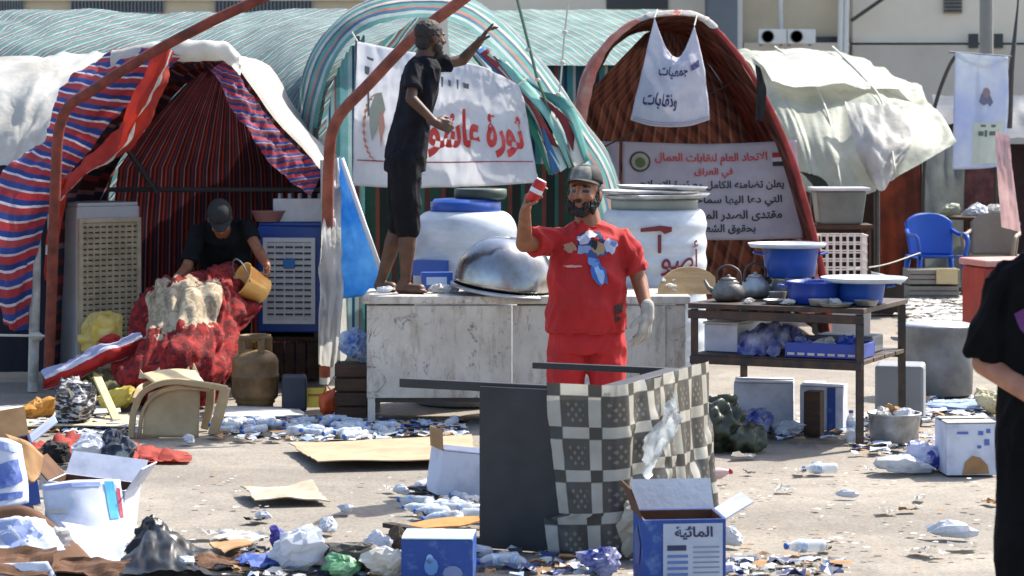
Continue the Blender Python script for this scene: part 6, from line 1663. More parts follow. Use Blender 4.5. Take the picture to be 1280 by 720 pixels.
B.rings([(Pm(1324, 308), .08, .07), (Pm(1324, 320), .14, .09), (Pm(1324, 340), .195, .112), (Pm(1324, 400), .188, .128), (Pm(1324, 470), .188, .132), (Pm(1322, 540), .192, .138), (Pm(1322, 560), .192, .138)], (1, 0, 0), (0, 1, 0), pw=0.9)
B.cap(Pm(1264, 350), s1.lerp(e1, 0.3), .064, .062); B.tube([s1.lerp(e1, 0.05), s1.lerp(e1, 0.5), s1.lerp(e1, 0.95)], [.064, .066, .074], 18); B.cap(Pm(1386, 350), s1b.lerp(e1b, 0.3), .064, .062); B.tube([s1b.lerp(e1b, 0.05), s1b.lerp(e1b, 0.95)], [.064, .074], 18)
shf, fb = soft(B, 'shirt', M('black_tshirt', '#08090b', '#0e0f12', rough=0.95, spec=0.12, scale=5, bump=0.1, bscale=90), mf, voxel=0.007, smooth=4, disp=fold(7.0, 0.018))
decal('print', [kz(*p) for p in ((1262, 390), (1276, 382), (1300, 386), (1340, 384), (1340, 430), (1300, 432), (1278, 420), (1268, 408))], fb, M('purple_print', '#5c2a66', rough=0.8), shf, Y)
B = MB(); B.rings([(Pm(1322, 535), .175, .125), (V((Pm(1322, 0).x, Y, 0.86)), .185, .135)], (1, 0, 0), (0, 1, 0))
for sg in (-1, 1):
    hp_ = V((Pm(1322, 0).x + sg * 0.095, Y, 0.86)); kn_ = V((hp_.x + sg * 0.025, Y - 0.03, 0.48)); an_ = V((hp_.x + sg * 0.025, Y + 0.02, 0.10))
    B.cap(hp_, kn_, .105, .088); B.cap(kn_, an_, .088, .075)
soft(B, 'trousers', M('black_trousers', '#08090b', '#101114', rough=0.95, spec=0.12, scale=5, bump=0.1), mf, voxel=0.008, smooth=3, disp=fold(8.0, 0.010))
B = MB(); B.ell(L(0, -0.02, 0.04), (0.085, 0.102, 0.086), rot); B.ell(L(0, -0.06, -0.02), (0.074, 0.05, 0.06), rot); soft(B, 'hair', hair, mf, voxel=0.007, smooth=1)

# ================================================================== right background
def mono_chair(ce, rz, mat, label, k=1.0):
    o = thing('plastic_armchair', label, 'chair', ce)
    mt = Matrix.Translation(ce) @ Matrix.Rotation(rz, 4, 'Z') @ Matrix.Scale(k, 4)
    def bk(u, v):
        x = (u - 0.5) * 2
        wv = 0.24 + 0.03 * v
        top = 0.88 - 0.10 * abs(x) ** 3
        z = 0.43 + (top - 0.43) * v
        return mt @ V((x * wv, 0.20 + 0.10 * v - 0.07 * x * x, z))
    MB().grid(bk, 16, 14).build('backrest', mat, o, smooth=True, thick=0.014)
    MB().grid(lambda u, v: mt @ V(((u - 0.5) * (0.50 - 0.06 * (v)), -0.24 + 0.46 * v, 0.43 - 0.02 * math.sin(math.pi * v) + (0.01 if v < 0.1 else 0))), 12, 12).build('seat', mat, o, smooth=True, thick=0.014)
    for sx in (-1, 1):
        for y0, y1 in ((-0.22, -0.27), (0.20, 0.27)):
            MB().tube([mt @ V((sx * 0.235, y0, 0.43)), mt @ V((sx * 0.26, (y0 + y1) / 2, 0.2)), mt @ V((sx * 0.275, y1, 0.0))], [0.032 * k, 0.027 * k, 0.022 * k], 8).build('leg', mat, o, smooth=True)
        MB().tube([mt @ along([V((sx * 0.25, -0.25, 0.42)), V((sx * 0.275, -0.26, 0.60)), V((sx * 0.285, -0.18, 0.655)), V((sx * 0.28, 0.05, 0.66)), V((sx * 0.25, 0.22, 0.70))], i / 16) for i in range(17)], 0.022 * k, 8).build('armrest', mat, o, smooth=True)
    return o
mono_chair(W(1169, 0, 25.85) * V((1, 1, 0)) , R(8), M('blue_chair', '#1250b4', rough=0.4, var=0.3, bump=0.03), 'bright blue plastic armchair behind the grey crates')
mono_chair(W(1240, 0, 25.9) * V((1, 1, 0)) , R(-20), M('taupe_chair', '#8a7a6a', rough=0.5, bump=0.03), 'taupe plastic armchair right of the blue chair')
gcr = V((W(1166, 0, 25.1).x, 25.1, 0))
crm = M('grey_crate', '#85807a', '#6e6a62', rough=0.7, scale=4)
for i, (dx2, z, lab) in enumerate(((0, 0, 'lower grey slatted crate before the blue chair'), (0.015, 0.17, 'upper grey slatted crate before the blue chair'))):
    o = thing('plastic_crate', lab, 'crate', gcr + V((dx2, 0, z)), 'grey crates')
    MB().box(gcr + V((dx2, 0.17, z + 0.08)), (0.50, 0.32, 0.15)).build('core', M('crate_inside', '#5d5a55', rough=0.8), o)
    for k_ in range(3): MB().box(gcr + V((dx2, -0.005, z + 0.028 + k_ * 0.052)), (0.53, 0.02, 0.042)).build('slat', crm, o)
    for sx in (-1, 1): MB().box(gcr + V((dx2 + sx * 0.262, 0.17, z + 0.08)), (0.02, 0.36, 0.156)).build('side', crm, o)
tag(MB().box(gcr + V((0.14, -0.05, 0.26)), (0.22, 0.03, 0.16), R(-10)).build('cream_card', M('cream_card', '#c4b188', rough=0.8)), 'cream card leaning on the grey crates below the blue chair', 'card')
# low round table heaped with things
rt = V((W(1218, 0, 26.85).x, 26.85, 0))
o = thing('round_table', 'small round table heaped with pale bundles behind the taupe chair', 'table', rt)
MB().lathe([(0.40, 0.79), (0.41, 0.80), (0.41, 0.82), (0.40, 0.825), (0.01, 0.825)], 30, Matrix.Translation(rt)).build('top', dkw, o)
MB().tube([rt, rt + V((0, 0, 0.79))], 0.035, 10).build('post', dkw, o)
MB().lathe([(0.22, 0), (0.2, 0.03), (0.05, 0.06)], 20, Matrix.Translation(rt)).build('foot', dkw, o)
for i, (dx2, r, mt_, lab) in enumerate(((-0.28, 0.14, cream_tarp, 'cream bundle on the left of the round table'), (0.0, 0.15, bag_white, 'white bundle in the middle of the round table'), (0.25, 0.15, paper, 'pale bundle on the right of the round table'))):
    crumple('cloth_bundle', rt + V((dx2, -0.1, 0.826)), r, mt_, lab, 'bundle', 31 + i * 2.3, 0.55)
# red chest at the right edge
rc = V((W(1272, 0, 20.6).x, 20.6, 0))
o = thing('red_chest', 'red ice chest with white lid at the right edge behind the man in black', 'chest', rc)
MB().box(rc + V((0, 0.25, 0.32)), (0.72, 0.5, 0.60), R(14)).build('body', M('red_plastic_chest', '#9c2a1f', '#84241b', rough=0.5), o, bevel=0.03)
MB().box(rc + V((0, 0.25, 0.655)), (0.76, 0.54, 0.06), R(14)).build('lid', M('pale_red_lid', '#b8857c', rough=0.5), o, bevel=0.02)
# wire crate on a pale bin
wb = V((W(1055, 0, 20.8).x, 20.8, 0))
o = thing('storage_bin', 'pale upright bin under the white wire basket', 'bin', wb)
MB().box(wb + V((0, 0.2, 0.20)), (0.46, 0.4, 0.40), taper=1.04).build('body', M('pale_bin', '#a3a5a2', rough=0.5), o, bevel=0.015)
MB().box(wb + V((0, 0.2, 0.42)), (0.52, 0.45, 0.03)).build('lid', plastic_white, o, bevel=0.008)
o = thing('wire_basket', 'white wire basket standing open right of the brown tent', 'basket', wb + V((0, 0.2, 0.436)))
wm = M('white_wire', '#c8c8c2', rough=0.5, var=0.2)
bw_, bd_, bh_ = 0.42, 0.36, 0.44
for face in range(4):
    fm_ = MB()
    for i in range(8):
        t_ = -0.5 + i / 7
        for j in range(1):
            a = [(t_ * bw_, -bd_ / 2), (t_ * bw_, bd_ / 2), (-bw_ / 2, t_ * bd_), (bw_ / 2, t_ * bd_)][face]
            fm_.bar(wb + V((a[0], 0.2 + a[1], 0.436)), wb + V((a[0], 0.2 + a[1], 0.436 + bh_)), 0.010)
    for j in range(7):
        z = 0.44 + bh_ * j / 6
        a, b_ = [((-bw_ / 2, -bd_ / 2), (bw_ / 2, -bd_ / 2)), ((-bw_ / 2, bd_ / 2), (bw_ / 2, bd_ / 2)), ((-bw_ / 2, -bd_ / 2), (-bw_ / 2, bd_ / 2)), ((bw_ / 2, -bd_ / 2), (bw_ / 2, bd_ / 2))][face]
        fm_.bar(wb + V((a[0], 0.2 + a[1], z)), wb + V((b_[0], 0.2 + b_[1], z)), 0.011)
    fm_.build('wire_side', wm, o)
# hanging grey container under the white tent
gt = V((W(1052, 0, 22.6).x, 22.6, 0))
o = thing('grey_tub', 'grey translucent tub on a trestle under the white tent', 'tub', gt)
MB().box(gt + V((0, 0.2, 1.06)), (0.40, 0.34, 0.32), taper=1.2).build('body', M('smoky_plastic', '#7f8a86', '#66706d', rough=0.35, scale=3, thin=0.3), o, bevel=0.02)
MB().box(gt + V((0, 0.2, 1.235)), (0.54, 0.46, 0.03)).build('lid', plastic_white, o, bevel=0.008)
MB().box(gt + V((0, 0.2, 0.88)), (0.6, 0.42, 0.04)).build('trestle_board', dkw, o)
for sx in (-1, 1):
    for yy in (0.03, 0.37): MB().bar(gt + V((sx * 0.26, yy, 0)), gt + V((sx * 0.26, yy, 0.86)), 0.04).build('trestle_leg', dkw, o)
# white board pieces by the brown curtain
tag(MB().box(W(1104, 344, 23.2) + V((0, 0, -0.02)), (0.34, 0.24, 0.05), Matrix.Rotation(R(14), 3, 'Y')).build('white_board', white_paint, bevel=0.004), 'white board lying tilted before the brown curtain', 'board')
tag(MB().box((W(1104, 0, 23.3).x, 23.4, 0.17), (0.4, 0.3, 0.33)).build('dark_storage_chest', M('dark_trunk', '#2a2422', rough=0.8), bevel=0.01), 'dark storage chest under the tilted white board', 'chest')
tag(MB().tube([along([W(1040, 338, 21.2), W(1100, 332, 21.6), W(1150, 316, 22.3)], i / 12) for i in range(13)], 0.006, 5).build('guy_rope', M('pale_rope', '#b9b7ac')), 'thin pale rope stretched from basket to bent pole', 'rope')

# ================================================================== litter on the ground
random.seed(77)
# cardboard sheets
def board(pts, z, mat, label, name='cardboard_sheet', th=0.006, bend=0.022, seed=0.0):
    """a lying sheet whose outline is given as ground pixels (four corners)"""
    P_ = [G(*p) for p in pts]
    def f(u, v):
        p = P_[0].lerp(P_[1], u).lerp(P_[3].lerp(P_[2], u), v)
        e = min(u, 1 - u, v, 1 - v)
        w = 0.02 * fbm(u * 9 + seed, v * 9, seed)
        return V((p.x + w * (e < 0.02) * 0.5, p.y + w * (e < 0.02) * 0.4, z + max(0.0, bend * (0.4 + 0.8 * fbm(u * 1.3 + seed, v * 1.3, seed, 2)))))
    return tag(MB().grid(f, 20, 14).build(name, mat, smooth=False, thick=th), label, 'cardboard')
board([(362, 562), (590, 551), (592, 583), (398, 588)], 0.03, M('sunlit_cardboard', '#ad9478', '#998066', rough=0.9, scale=5), 'large flat brown cardboard sheet lying before the counter', seed=1.0)
board([(300, 617), (390, 614), (412, 630), (318, 632)], 0.012, M('crushed_paper_sheet', '#aea28f', '#978a76', rough=0.9, scale=9), 'crushed beige paper sheet on the open ground', bend=0.05, seed=2.0)
board([(0, 512), (150, 508), (150, 520), (0, 526)], 0.012, paper, 'white sheet lying under the tent opening at the left edge', name='white_sheet', seed=3.0)
board([(255, 514), (372, 512), (384, 524), (262, 527)], 0.012, paper, 'white sheet lying beside the gas cylinder', name='white_sheet', seed=4.0)
board([(-10, 526), (160, 524), (170, 538), (-10, 540)], 0.010, M('beige_mat', '#b0a58e', rough=0.9, scale=6), 'beige mat lying behind the red cloths', name='floor_mat', seed=5.0)
board([(506, 668), (596, 654), (600, 662), (520, 676)], 0.03, M('orange_cardboard', '#b5773f', rough=0.9, scale=6), 'orange brown cardboard strip behind the blue carton', seed=6.0)
board([(262, 690), (300, 676), (330, 684), (280, 702)], 0.03, cardboard, 'brown cardboard scrap near the black plastic sheet', seed=7.0)
tag(MB().bar(G(484, 664) + V((0, 0, 0.03)), G(560, 684) + V((0, 0, 0.05)), 0.05, 0.02).build('dark_stick', M('burnt_wood', '#2e241d', rough=0.9)), 'burnt dark stick lying left of the blue carton', 'stick')
tag(MB().bar(G(122, 486 + 34) + V((0, 0, 0.24)), G(146, 530) + V((0, 0, 0.02)), 0.05, 0.02).build('pale_slat', M('pale_slat', '#c4b78a', rough=0.8)), 'pale wooden slat leaning left of the armchair', 'stick')

def heap(name, pts, mat, label, cat, wr=(0.06, 5, 4), seed=0.0, nu=26, nv=18, floor=0.006):
    f = sheet(pts, wr, seed=seed)
    def g(u, v):
        p = f(u, v); p.z = max(p.z, floor + 0.002 * nz(u * 9, v * 9)); return p
    return tag(MB().grid(g, nu, nv).build(name, mat, smooth=True), label, cat)
scar = M('scarlet_fabric', '#a33a2c', '#7d2a22', rough=0.85, scale=5, thin=0.15)
heap('red_cloth', [[(34, 560, 13.9), (80, 546, 13.9), (124, 550, 13.9)], [(30, 564, 13.6), (80, 556, 13.6), (128, 558, 13.6)], [(36, 578, 13.2), (84, 578, 13.2), (126, 578, 13.2)]], scar, 'orange red cloth heap lying left on the ground', 'cloth', seed=81)
heap('red_cloth', [[(160, 560, 13.7), (176, 552, 13.7), (236, 570, 13.5)], [(160, 570, 13.3), (186, 572, 13.2), (240, 576, 13.2)], [(164, 578, 13.1), (190, 579, 13.1), (236, 579, 13.1)]], scar, 'red cloth tail right of the navy bundle', 'cloth', seed=82)
crumple('navy_bundle', G(146, 580), 0.13, M('navy_white_cloth', '#1f2a3a', '#8d9a98', rough=0.8, scale=7, lo=0.52, hi=0.6), 'navy bundle between the two red cloths', 'cloth', 16.1, 0.85)
crumple('white_rag', G(112, 580), 0.12, bag_white, 'pale rag left of the navy bundle', 'cloth', 17.1, 0.6, sx=1.1)
crumple('black_rag', G(66, 579), 0.10, M('black_rag', '#18171a'), 'black rag on the orange red cloth heap', 'cloth', 18.1, 0.7)
crumple('zebra_bag', G(92, 534), 0.17, M('black_white_bag', '#1d1b1e', '#a9a9ac', rough=0.6, scale=13, lo=0.52, hi=0.56, stretch=(1, 1, 3)), 'black bag with white stripes at the tent opening', 'bag', 19.1, 0.85, sx=1.0)
crumple('orange_wrap', G(46, 524), 0.13, M('orange_wrap', '#c28a3a', rough=0.7, scale=7, thin=0.2), 'orange wrapping beside the striped black bag', 'litter', 20.1, 0.6)
crumple('yellow_wrap', G(150, 512), 0.14, M('yellow_wrap', '#c4b04c', rough=0.7, scale=7, thin=0.2), 'yellow wrapping left behind the overturned armchair', 'litter', 21.1, 0.6)

# foreground heap of flattened cartons at the lower left
def panel(pts, mat, label, name='flattened_carton', th=0.006, prints=(), inner=None, wr=(0.006, 2, 2), seed=0.0):
    ce = W(*pts[0][0]); ce.z = 0
    o = thing(name, label, 'carton', W(*pts[-1][0]))
    f = sheet(pts, wr, lin=len(pts) == 2, seed=seed)
    def g(u, v):
        p = f(u, v); p.z = max(p.z, 0.008); return p
    MB().grid(g, 14, 12).build('panel', mat, o, smooth=True, thick=th)
    if inner: MB().grid(lambda u, v: g(u, v) + V((0, 0.010, -0.004)), 10, 8).build('inside', inner, o, smooth=True)
    for pr_, m_ in prints: printed(pr_, g, m_, o, 'print', 0.008, sub=2)
    return o
pr_b = M('carton_blue_print', '#2a4796', '#7f93c4', rough=0.7, scale=9, bump=0.05)
pr_c = M('carton_cyan_print', '#3fa3c4', rough=0.7, bump=0.05)
pr_p = M('carton_pink_print', '#c04a5c', rough=0.7, bump=0.05)
panel([[(52, 606, 10.62), (100, 600, 10.62), (150, 600, 10.66)], [(58, 640, 10.56), (108, 640, 10.52), (156, 640, 10.58)], [(72, 664, 10.48), (118, 676, 10.42), (160, 668, 10.5)]], card_white, 'big pale carton panel with cyan and pink stripes in the lower left heap', prints=[(rect(0.80, 0.02, 0.92, 0.62), pr_c), (rect(0.94, 0.12, 0.985, 0.6), pr_p), (rect(0.04, 0.42, 0.26, 0.52), paper), (rect(0.02, 0.03, 0.75, 0.10), M('carton_faint_print', '#94a2cc', bump=0.05))], inner=card_in, seed=91)
panel([[(76, 652, 10.42), (120, 660, 10.40), (172, 658, 10.4)], [(96, 686, 10.24), (124, 694, 10.22), (158, 686, 10.22)], [(128, 712, 10.02), (138, 720, 10.0), (148, 716, 10.0)]], card_white, 'pale pointed carton flap below the striped panel', seed=92)
panel([[(-20, 546, 10.55), (8, 548, 10.55), (26, 556, 10.6)], [(-20, 600, 10.5), (14, 598, 10.5), (34, 600, 10.55)], [(-20, 642, 10.44), (10, 636, 10.44), (36, 628, 10.5)]], card_white, 'pale carton side with dark blue print at the left edge', prints=[([(0.1, 0.35), (0.8, 0.22), (0.85, 0.52), (0.5, 0.62), (0.1, 0.66)], pr_b), (rect(0.1, 0.72, 0.85, 0.84), pr_b), (rect(0.3, 0.05, 0.8, 0.15), M('carton_faint_print', '#94a2cc'))], seed=93)
panel([[(6, 542, 10.72), (34, 552, 10.72), (54, 570, 10.76)], [(24, 572, 10.66), (40, 588, 10.66), (50, 592, 10.7)], [(34, 600, 10.62), (38, 604, 10.62), (42, 604, 10.62)]], cardboard, 'brown cardboard flap above the printed carton side', seed=94)
panel([[(-20, 636, 10.42), (24, 632, 10.42), (50, 640, 10.44)], [(-20, 676, 10.28), (56, 668, 10.30), (96, 680, 10.28)], [(-20, 722, 9.92), (70, 724, 9.88), (140, 726, 9.85)]], card_in, 'dark brown carton inside in the lower left heap', seed=95)
panel([[(-20, 652, 10.06), (24, 646, 10.06), (56, 650, 10.10)], [(-20, 676, 10.0), (30, 672, 10.0), (70, 668, 10.04)], [(-20, 702, 9.92), (34, 700, 9.90), (82, 688, 9.95)]], card_white, 'pale blue tinted carton panel at the bottom left corner', prints=[([(0.1, 0.1), (0.6, 0.05), (0.8, 0.5), (0.3, 0.7)], M('carton_faint_print', '#94a2cc'))], seed=96, wr=(0.03, 4, 4))
panel([[(-20, 706, 9.72), (60, 702, 9.72)], [(-20, 738, 9.66), (80, 738, 9.66)]], card_white, 'carton edge cut by the bottom left corner', seed=97)
for i, (px, py, w_, d_, rz_, tl, mt_, lab) in enumerate(((30, 590, .22, .20, 20, 35, card_in, 'brown carton flap propped behind the pale striped panel'), (62, 606, .12, .10, -20, 60, paper, 'white torn flap at the top of the pale striped panel'),
        (8, 668, .24, .16, 10, 20, card_blue, 'dark blue carton piece between the pale panels at the left edge'), (112, 716, .3, .16, -12, 15, card_in, 'brown torn carton floor at the bottom left'), (66, 688, .16, .12, 35, 50, paper, 'white torn carton corner near the bottom left'),
        (140, 636, .1, .10, 60, 25, paper, 'small white flap right of the striped panel'), (300, 672, .22, .14, -25, 12, paper, 'white flattened carton right of the black plastic'), (276, 700, .2, .12, 15, 8, card_in, 'brown flattened carton right of the black plastic'),
        (330, 700, .2, .12, 40, 10, card_blue, 'blue torn carton under the big white bag'), (20, 716, .3, .2, 0, 25, card_in, 'brown carton wall in the bottom left corner'))):
    p = G(px, min(py + 12, 724))
    mt2 = Matrix.Translation(p + V((0, 0, 0.03 + 0.5 * d_ * math.sin(R(tl))))) @ Matrix.Rotation(R(rz_), 4, 'Z') @ Matrix.Rotation(R(tl), 4, 'X')
    o = thing('torn_carton', lab, 'carton', p)
    MB().grid(lambda u, v, i=i: mt2 @ V(((u - .5) * w_ + (0.02 * nz(v * 7, i, 1) if abs(u - .5) > .45 else 0), (v - .5) * d_ + (0.02 * nz(u * 7, i, 2) if abs(v - .5) > .45 else 0), 0.03 * fbm(u * 2 + i, v * 2, i, 2))), 12, 10).build('panel', mt_, o, thick=0.006)
heap('black_plastic', [[(174, 664, 10.3), (186, 644, 10.3), (206, 654, 10.3), (244, 680, 10.3)], [(160, 690, 10.2), (192, 664, 10.15), (226, 678, 10.15), (270, 698, 10.2)], [(148, 724, 9.85), (190, 712, 9.8), (240, 716, 9.8), (304, 728, 9.8)]], M('black_plastic_film', '#0d0e10', '#1c1a17', rough=0.4, scale=6, bump=0.3, bscale=16, spec=0.35), 'pointed heap of shiny black plastic at the bottom left', 'plastic sheet', (0.035, 3, 2.5), 98, 50, 40)
crumple('crumpled_bag', G(234, 716) + V((0, 0, 0.02)), 0.05, bag_white, 'scrap of white film on the black plastic heap', 'litter', 22.2, 0.5)
ca, mt = carton(G(104, 676) + V((0, 0.16, 0.0)), (0.36, 0.24, 0.24), R(-8), card_white, card_in, 'pale open carton behind the striped panel in the lower left heap', [('b', 130, card_white), ('l', 140, card_in), ('r', 120, card_white)], tilt=Matrix.Rotation(R(6), 4, 'Y'))
ca, mt = carton(G(-6, 640) + V((0, 0.2, 0.0)), (0.34, 0.3, 0.3), R(14), card_blue, card_in, 'dark blue open carton cut by the left edge behind the heap', [('b', 120, cardboard), ('r', 150, card_white)], tilt=Matrix.Rotation(R(-8), 4, 'Y'))
# bottom middle rubbish
crumple('crumpled_bag', G(374, 712), 0.15, bag_white, 'big white crumpled bag at the bottom left of centre', 'bag', 23.2, 0.75, sx=1.1)
crumple('purple_bag', G(352, 690), 0.07, M('purple_bag', '#3a2f86', rough=0.5, thin=0.2), 'small purple bag behind the big white crumpled bag', 'bag', 24.2, 0.8)
crumple('crumpled_bag', G(472, 695), 0.085, bag_white, 'round white crumpled bag left of the dark stick', 'bag', 25.2, 0.7)
crumple('dark_scrap', G(450, 716), 0.13, M('dark_scrap', '#2b2a28', '#4c4438', rough=0.6, scale=8), 'dark crushed scrap at the bottom edge left of the blue carton', 'litter', 26.2, 0.5, sx=1.5)
crumple('green_bag', G(428, 722), 0.09, M('green_bag', '#3f8a4c', '#8fb89a', rough=0.5, scale=8, thin=0.2), 'green plastic scrap at the bottom edge', 'litter', 27.2, 0.5)
crumple('crumpled_paper', G(490, 722), 0.11, paper, 'crumpled paper at the bottom edge before the blue carton', 'litter', 28.2, 0.6)
crumple('brown_scrap', G(496, 690), 0.06, M('brown_scrap', '#4a3a2c', rough=0.8), 'brown scrap against the left side of the blue carton', 'litter', 29.2, 1.0)
# blue carton
pb_ = G(548, 728)
ca, mt = carton(pb_ + V((0, 0.11, 0)), (0.29, 0.22, 0.17), R(-3), card_blue, cardboard, 'dark blue carton with pale lid at the bottom centre', [('f', 3, M('pale_cyan_lid', '#b4d2dc', rough=0.6)), ('b', 2, M('pale_cyan_lid', '#b4d2dc'))])
fnb = lambda u, v: mt @ V((-0.145 + 0.29 * u, -0.111, 0.17 * (1 - v)))
for cu2, cv2, ru, rv, h in ((0.42, 0.62, 0.10, 0.22, '#5a86c0'), (0.72, 0.78, 0.14, 0.18, '#7a86b0'), (0.40, 0.45, 0.05, 0.12, '#86aee0')):
    printed(circ(cu2, cv2, ru, rv, 10), fnb, M('carton_picture_' + h[1:], h, bump=0.05), ca, 'print', 0.003, sub=0)
# blue and white carton with open flap
pf0 = G(852, 735)
ca, mt = carton(pf0 + V((0, 0.15, 0)), (0.335, 0.26, 0.27), R(6), card_blue, card_in, 'open blue and white printed carton at the bottom right of centre', [('b', 118, M('grey_white_flap', '#aeb4bd', rough=0.75)), ('l', 110, card_in), ('r', 150, card_white)])
fnc = lambda u, v: mt @ V((-0.1675 + 0.335 * u, -0.131, 0.27 * (1 - v)))
printed(rect(0.24, 0.06, 0.96, 1.0), fnc, M('carton_text_panel', '#9aa4b8', '#b0b7c6', rough=0.7, scale=6, bump=0.05), ca, 'text_panel', 0.002, sub=0)
lettering('المائية', fnc, 0.38, 0.84, 0.10, 0.30, M('carton_dark_ink', '#2c3350', bump=0), ca, 0.004, 0.03)
printed(rect(0.29, 0.38, 0.52, 0.46), fnc, M('carton_dark_ink', '#2c3350'), ca, 'print_bar', 0.004, sub=0)
for i in range(5): printed(rect(0.29, 0.52 + i * 0.09, 0.54, 0.565 + i * 0.09), fnc, M('carton_line_print', '#5c74ac', bump=0), ca, 'print_line', 0.004, sub=0)
for i in range(7): printed(rect(0.60, 0.40 + i * 0.075, 0.92, 0.425 + i * 0.075), fnc, M('carton_grey_line', '#7f8aa0', bump=0), ca, 'print_line', 0.004, sub=0)
fnl = lambda u, v: mt @ V((-0.1685, 0.13 - 0.26 * u, 0.27 * (1 - v)))
printed([(0.2, 0.3), (0.5, 0.15), (0.8, 0.4), (0.7, 0.7), (0.3, 0.75)], fnl, M('carton_side_print', '#53608f', bump=0), ca, 'print', 0.003, (-1, 0, 0), 0)
# bluish carton behind the overturned table
pw = G(566, 622)
ca, mt = carton(pw + V((0, 0.1, 0)), (0.23, 0.2, 0.22), R(20), card_white, cardboard, 'pale dented carton left of the overturned table', [('l', 100, cardboard), ('f', 8)], tilt=Matrix.Rotation(R(8), 4, 'Y'))
crumple('dark_film', G(548, 614), 0.11, M('slate_film', '#4a4c58', rough=0.4), 'slate coloured plastic under the pale dented carton', 'litter', 33.3, 0.3, sx=1.6)

# plastic bottles: one pattern, copied
bo = thing('plastic_bottle', 'clear plastic water bottle', 'bottle', (0, 0, 0), 'water bottles')
MB().lathe([(0.024, 0), (0.031, 0.006), (0.032, 0.02), (0.030, 0.05), (0.032, 0.065), (0.030, 0.085), (0.032, 0.10), (0.032, 0.135), (0.026, 0.160), (0.014, 0.182), (0.013, 0.192)], 14, cap=True).build('body', M('clear_bottle', '#d5dade', '#c3ccd6', rough=0.2, scale=9, bump=0, alpha=0.55), bo, smooth=True)
MB().lathe([(0.015, 0.190), (0.0155, 0.192), (0.0155, 0.206), (0.012, 0.208)], 12).build('cap', M('blue_bottle_cap', '#2a5fb0', rough=0.4, bump=0), bo, smooth=True)
MB().lathe([(0.0325, 0.10), (0.0328, 0.101), (0.0328, 0.134), (0.0325, 0.135)], 14, cap=False).build('label', M('bottle_label', '#5f86b8', '#d0d6da', rough=0.5, scale=25, bump=0), bo, smooth=True)
first = [True]
def bottle(px, py, label, sc=1.0, group='water bottles', yaw=None, up=False, z=0.0):
    o = bo if first[0] else copy_tree(bo)
    first[0] = False
    p = G(px, py)
    yaw = random.uniform(0, 6.28) if yaw is None else yaw
    place(o, p + V((0, 0, z + (0.0 if up else 0.032 * sc))), (0, 0, yaw) if up else (R(90) + random.uniform(-0.12, 0.12), random.uniform(0, 3), yaw), sc, label, group)
    o['category'] = 'bottle'
    return o
for i in range(52):
    px = 285 + 190 * random.random(); py = 529 + 20 * random.random() * (0.6 + 0.4 * (px - 285) / 190)
    bottle(px, py, 'small plastic bottle in the litter strip left of the counter legs', 0.62 + 0.3 * random.random(), 'bottles strewn before the counter')
for i in range(22):
    bottle(532 + 56 * random.random(), 628 + 26 * random.random(), 'small plastic bottle in the pile left of the black table panel', 0.6 + 0.3 * random.random(), 'bottles piled by the overturned table')
for px, py, lab in ((1046, 592, 'lone clear bottle lying on open ground right of the tablecloth'), (522, 616, 'clear bottle lying in the shadow left of the dented carton'), (612, 700, 'blue capped bottle at the foot of the black table panel, left'), (628, 704, 'blue capped bottle at the foot of the black table panel, middle'), (648, 706, 'bottle at the foot of the black table panel, right'), (906, 652, 'clear bottle beside the open printed carton'), (1064, 553, 'clear bottle standing near the front leg of the steel table'), (560, 536, 'clear bottle under the counter'), (470, 540, 'bottle by the left leg of the counter'), (1030, 690, 'small bottle lying far right of the printed carton')):
    bottle(px, py, lab, 0.9, 'water bottles', up='standing' in lab)
rb = thing('red_bottle', 'crushed bottle with red label right of the tablecloth', 'bottle', G(893, 603))
mrb = Matrix.Translation(G(893, 603) + V((-0.07, 0, 0.03))) @ Matrix.Rotation(R(80), 4, 'Y')
MB().lathe([(0.02, 0), (0.03, 0.01), (0.03, 0.1), (0.013, 0.14), (0.012, 0.15)], 14, mrb).build('body', M('pinkish_bottle', '#c9aaa6', rough=0.3, bump=0), rb, smooth=True)
MB().lathe([(0.031, 0.03), (0.0312, 0.031), (0.0312, 0.06)], 14, mrb, cap=False).build('label', M('red_label', '#b03034', rough=0.5, bump=0), rb, smooth=True)
MB().lathe([(0.014, 0.148), (0.014, 0.165), (0.01, 0.167)], 12, mrb).build('cap', M('red_label', '#b03034'), rb, smooth=True)

# paper and film scraps, each its own thing: a few patterns, copied
protos = {}
def scrap(kind, at_, r, label, group, rz=None):
    key = (kind, random.randrange(4))
    mt_ = {'paper': paper, 'bag': bag_white, 'card': cardboard, 'dark': M('dark_scrap', '#2b2a28')}[kind]
    if key not in protos:
        q = crumple_sheet(3 + key[1] * 5 + len(kind), 9) if kind != 'bag' else crumple_ball(1.0, 40 + key[1] * 3.7, 0.6, 0.6, 16)
        protos[key] = q.mesh('scrap_' + kind); protos[key].materials.append(mt_)
    o = bpy.data.objects.new({'paper': 'paper_scrap', 'bag': 'film_scrap', 'card': 'cardboard_scrap', 'dark': 'dark_scrap'}[kind], protos[key]); COL.objects.link(o)
    place(o, at_, (0, 0, random.uniform(0, 6.28) if rz is None else rz), (r * random.uniform(0.9, 1.5), r * random.uniform(0.6, 1.0), r))
    return tag(o, label, 'litter', group)
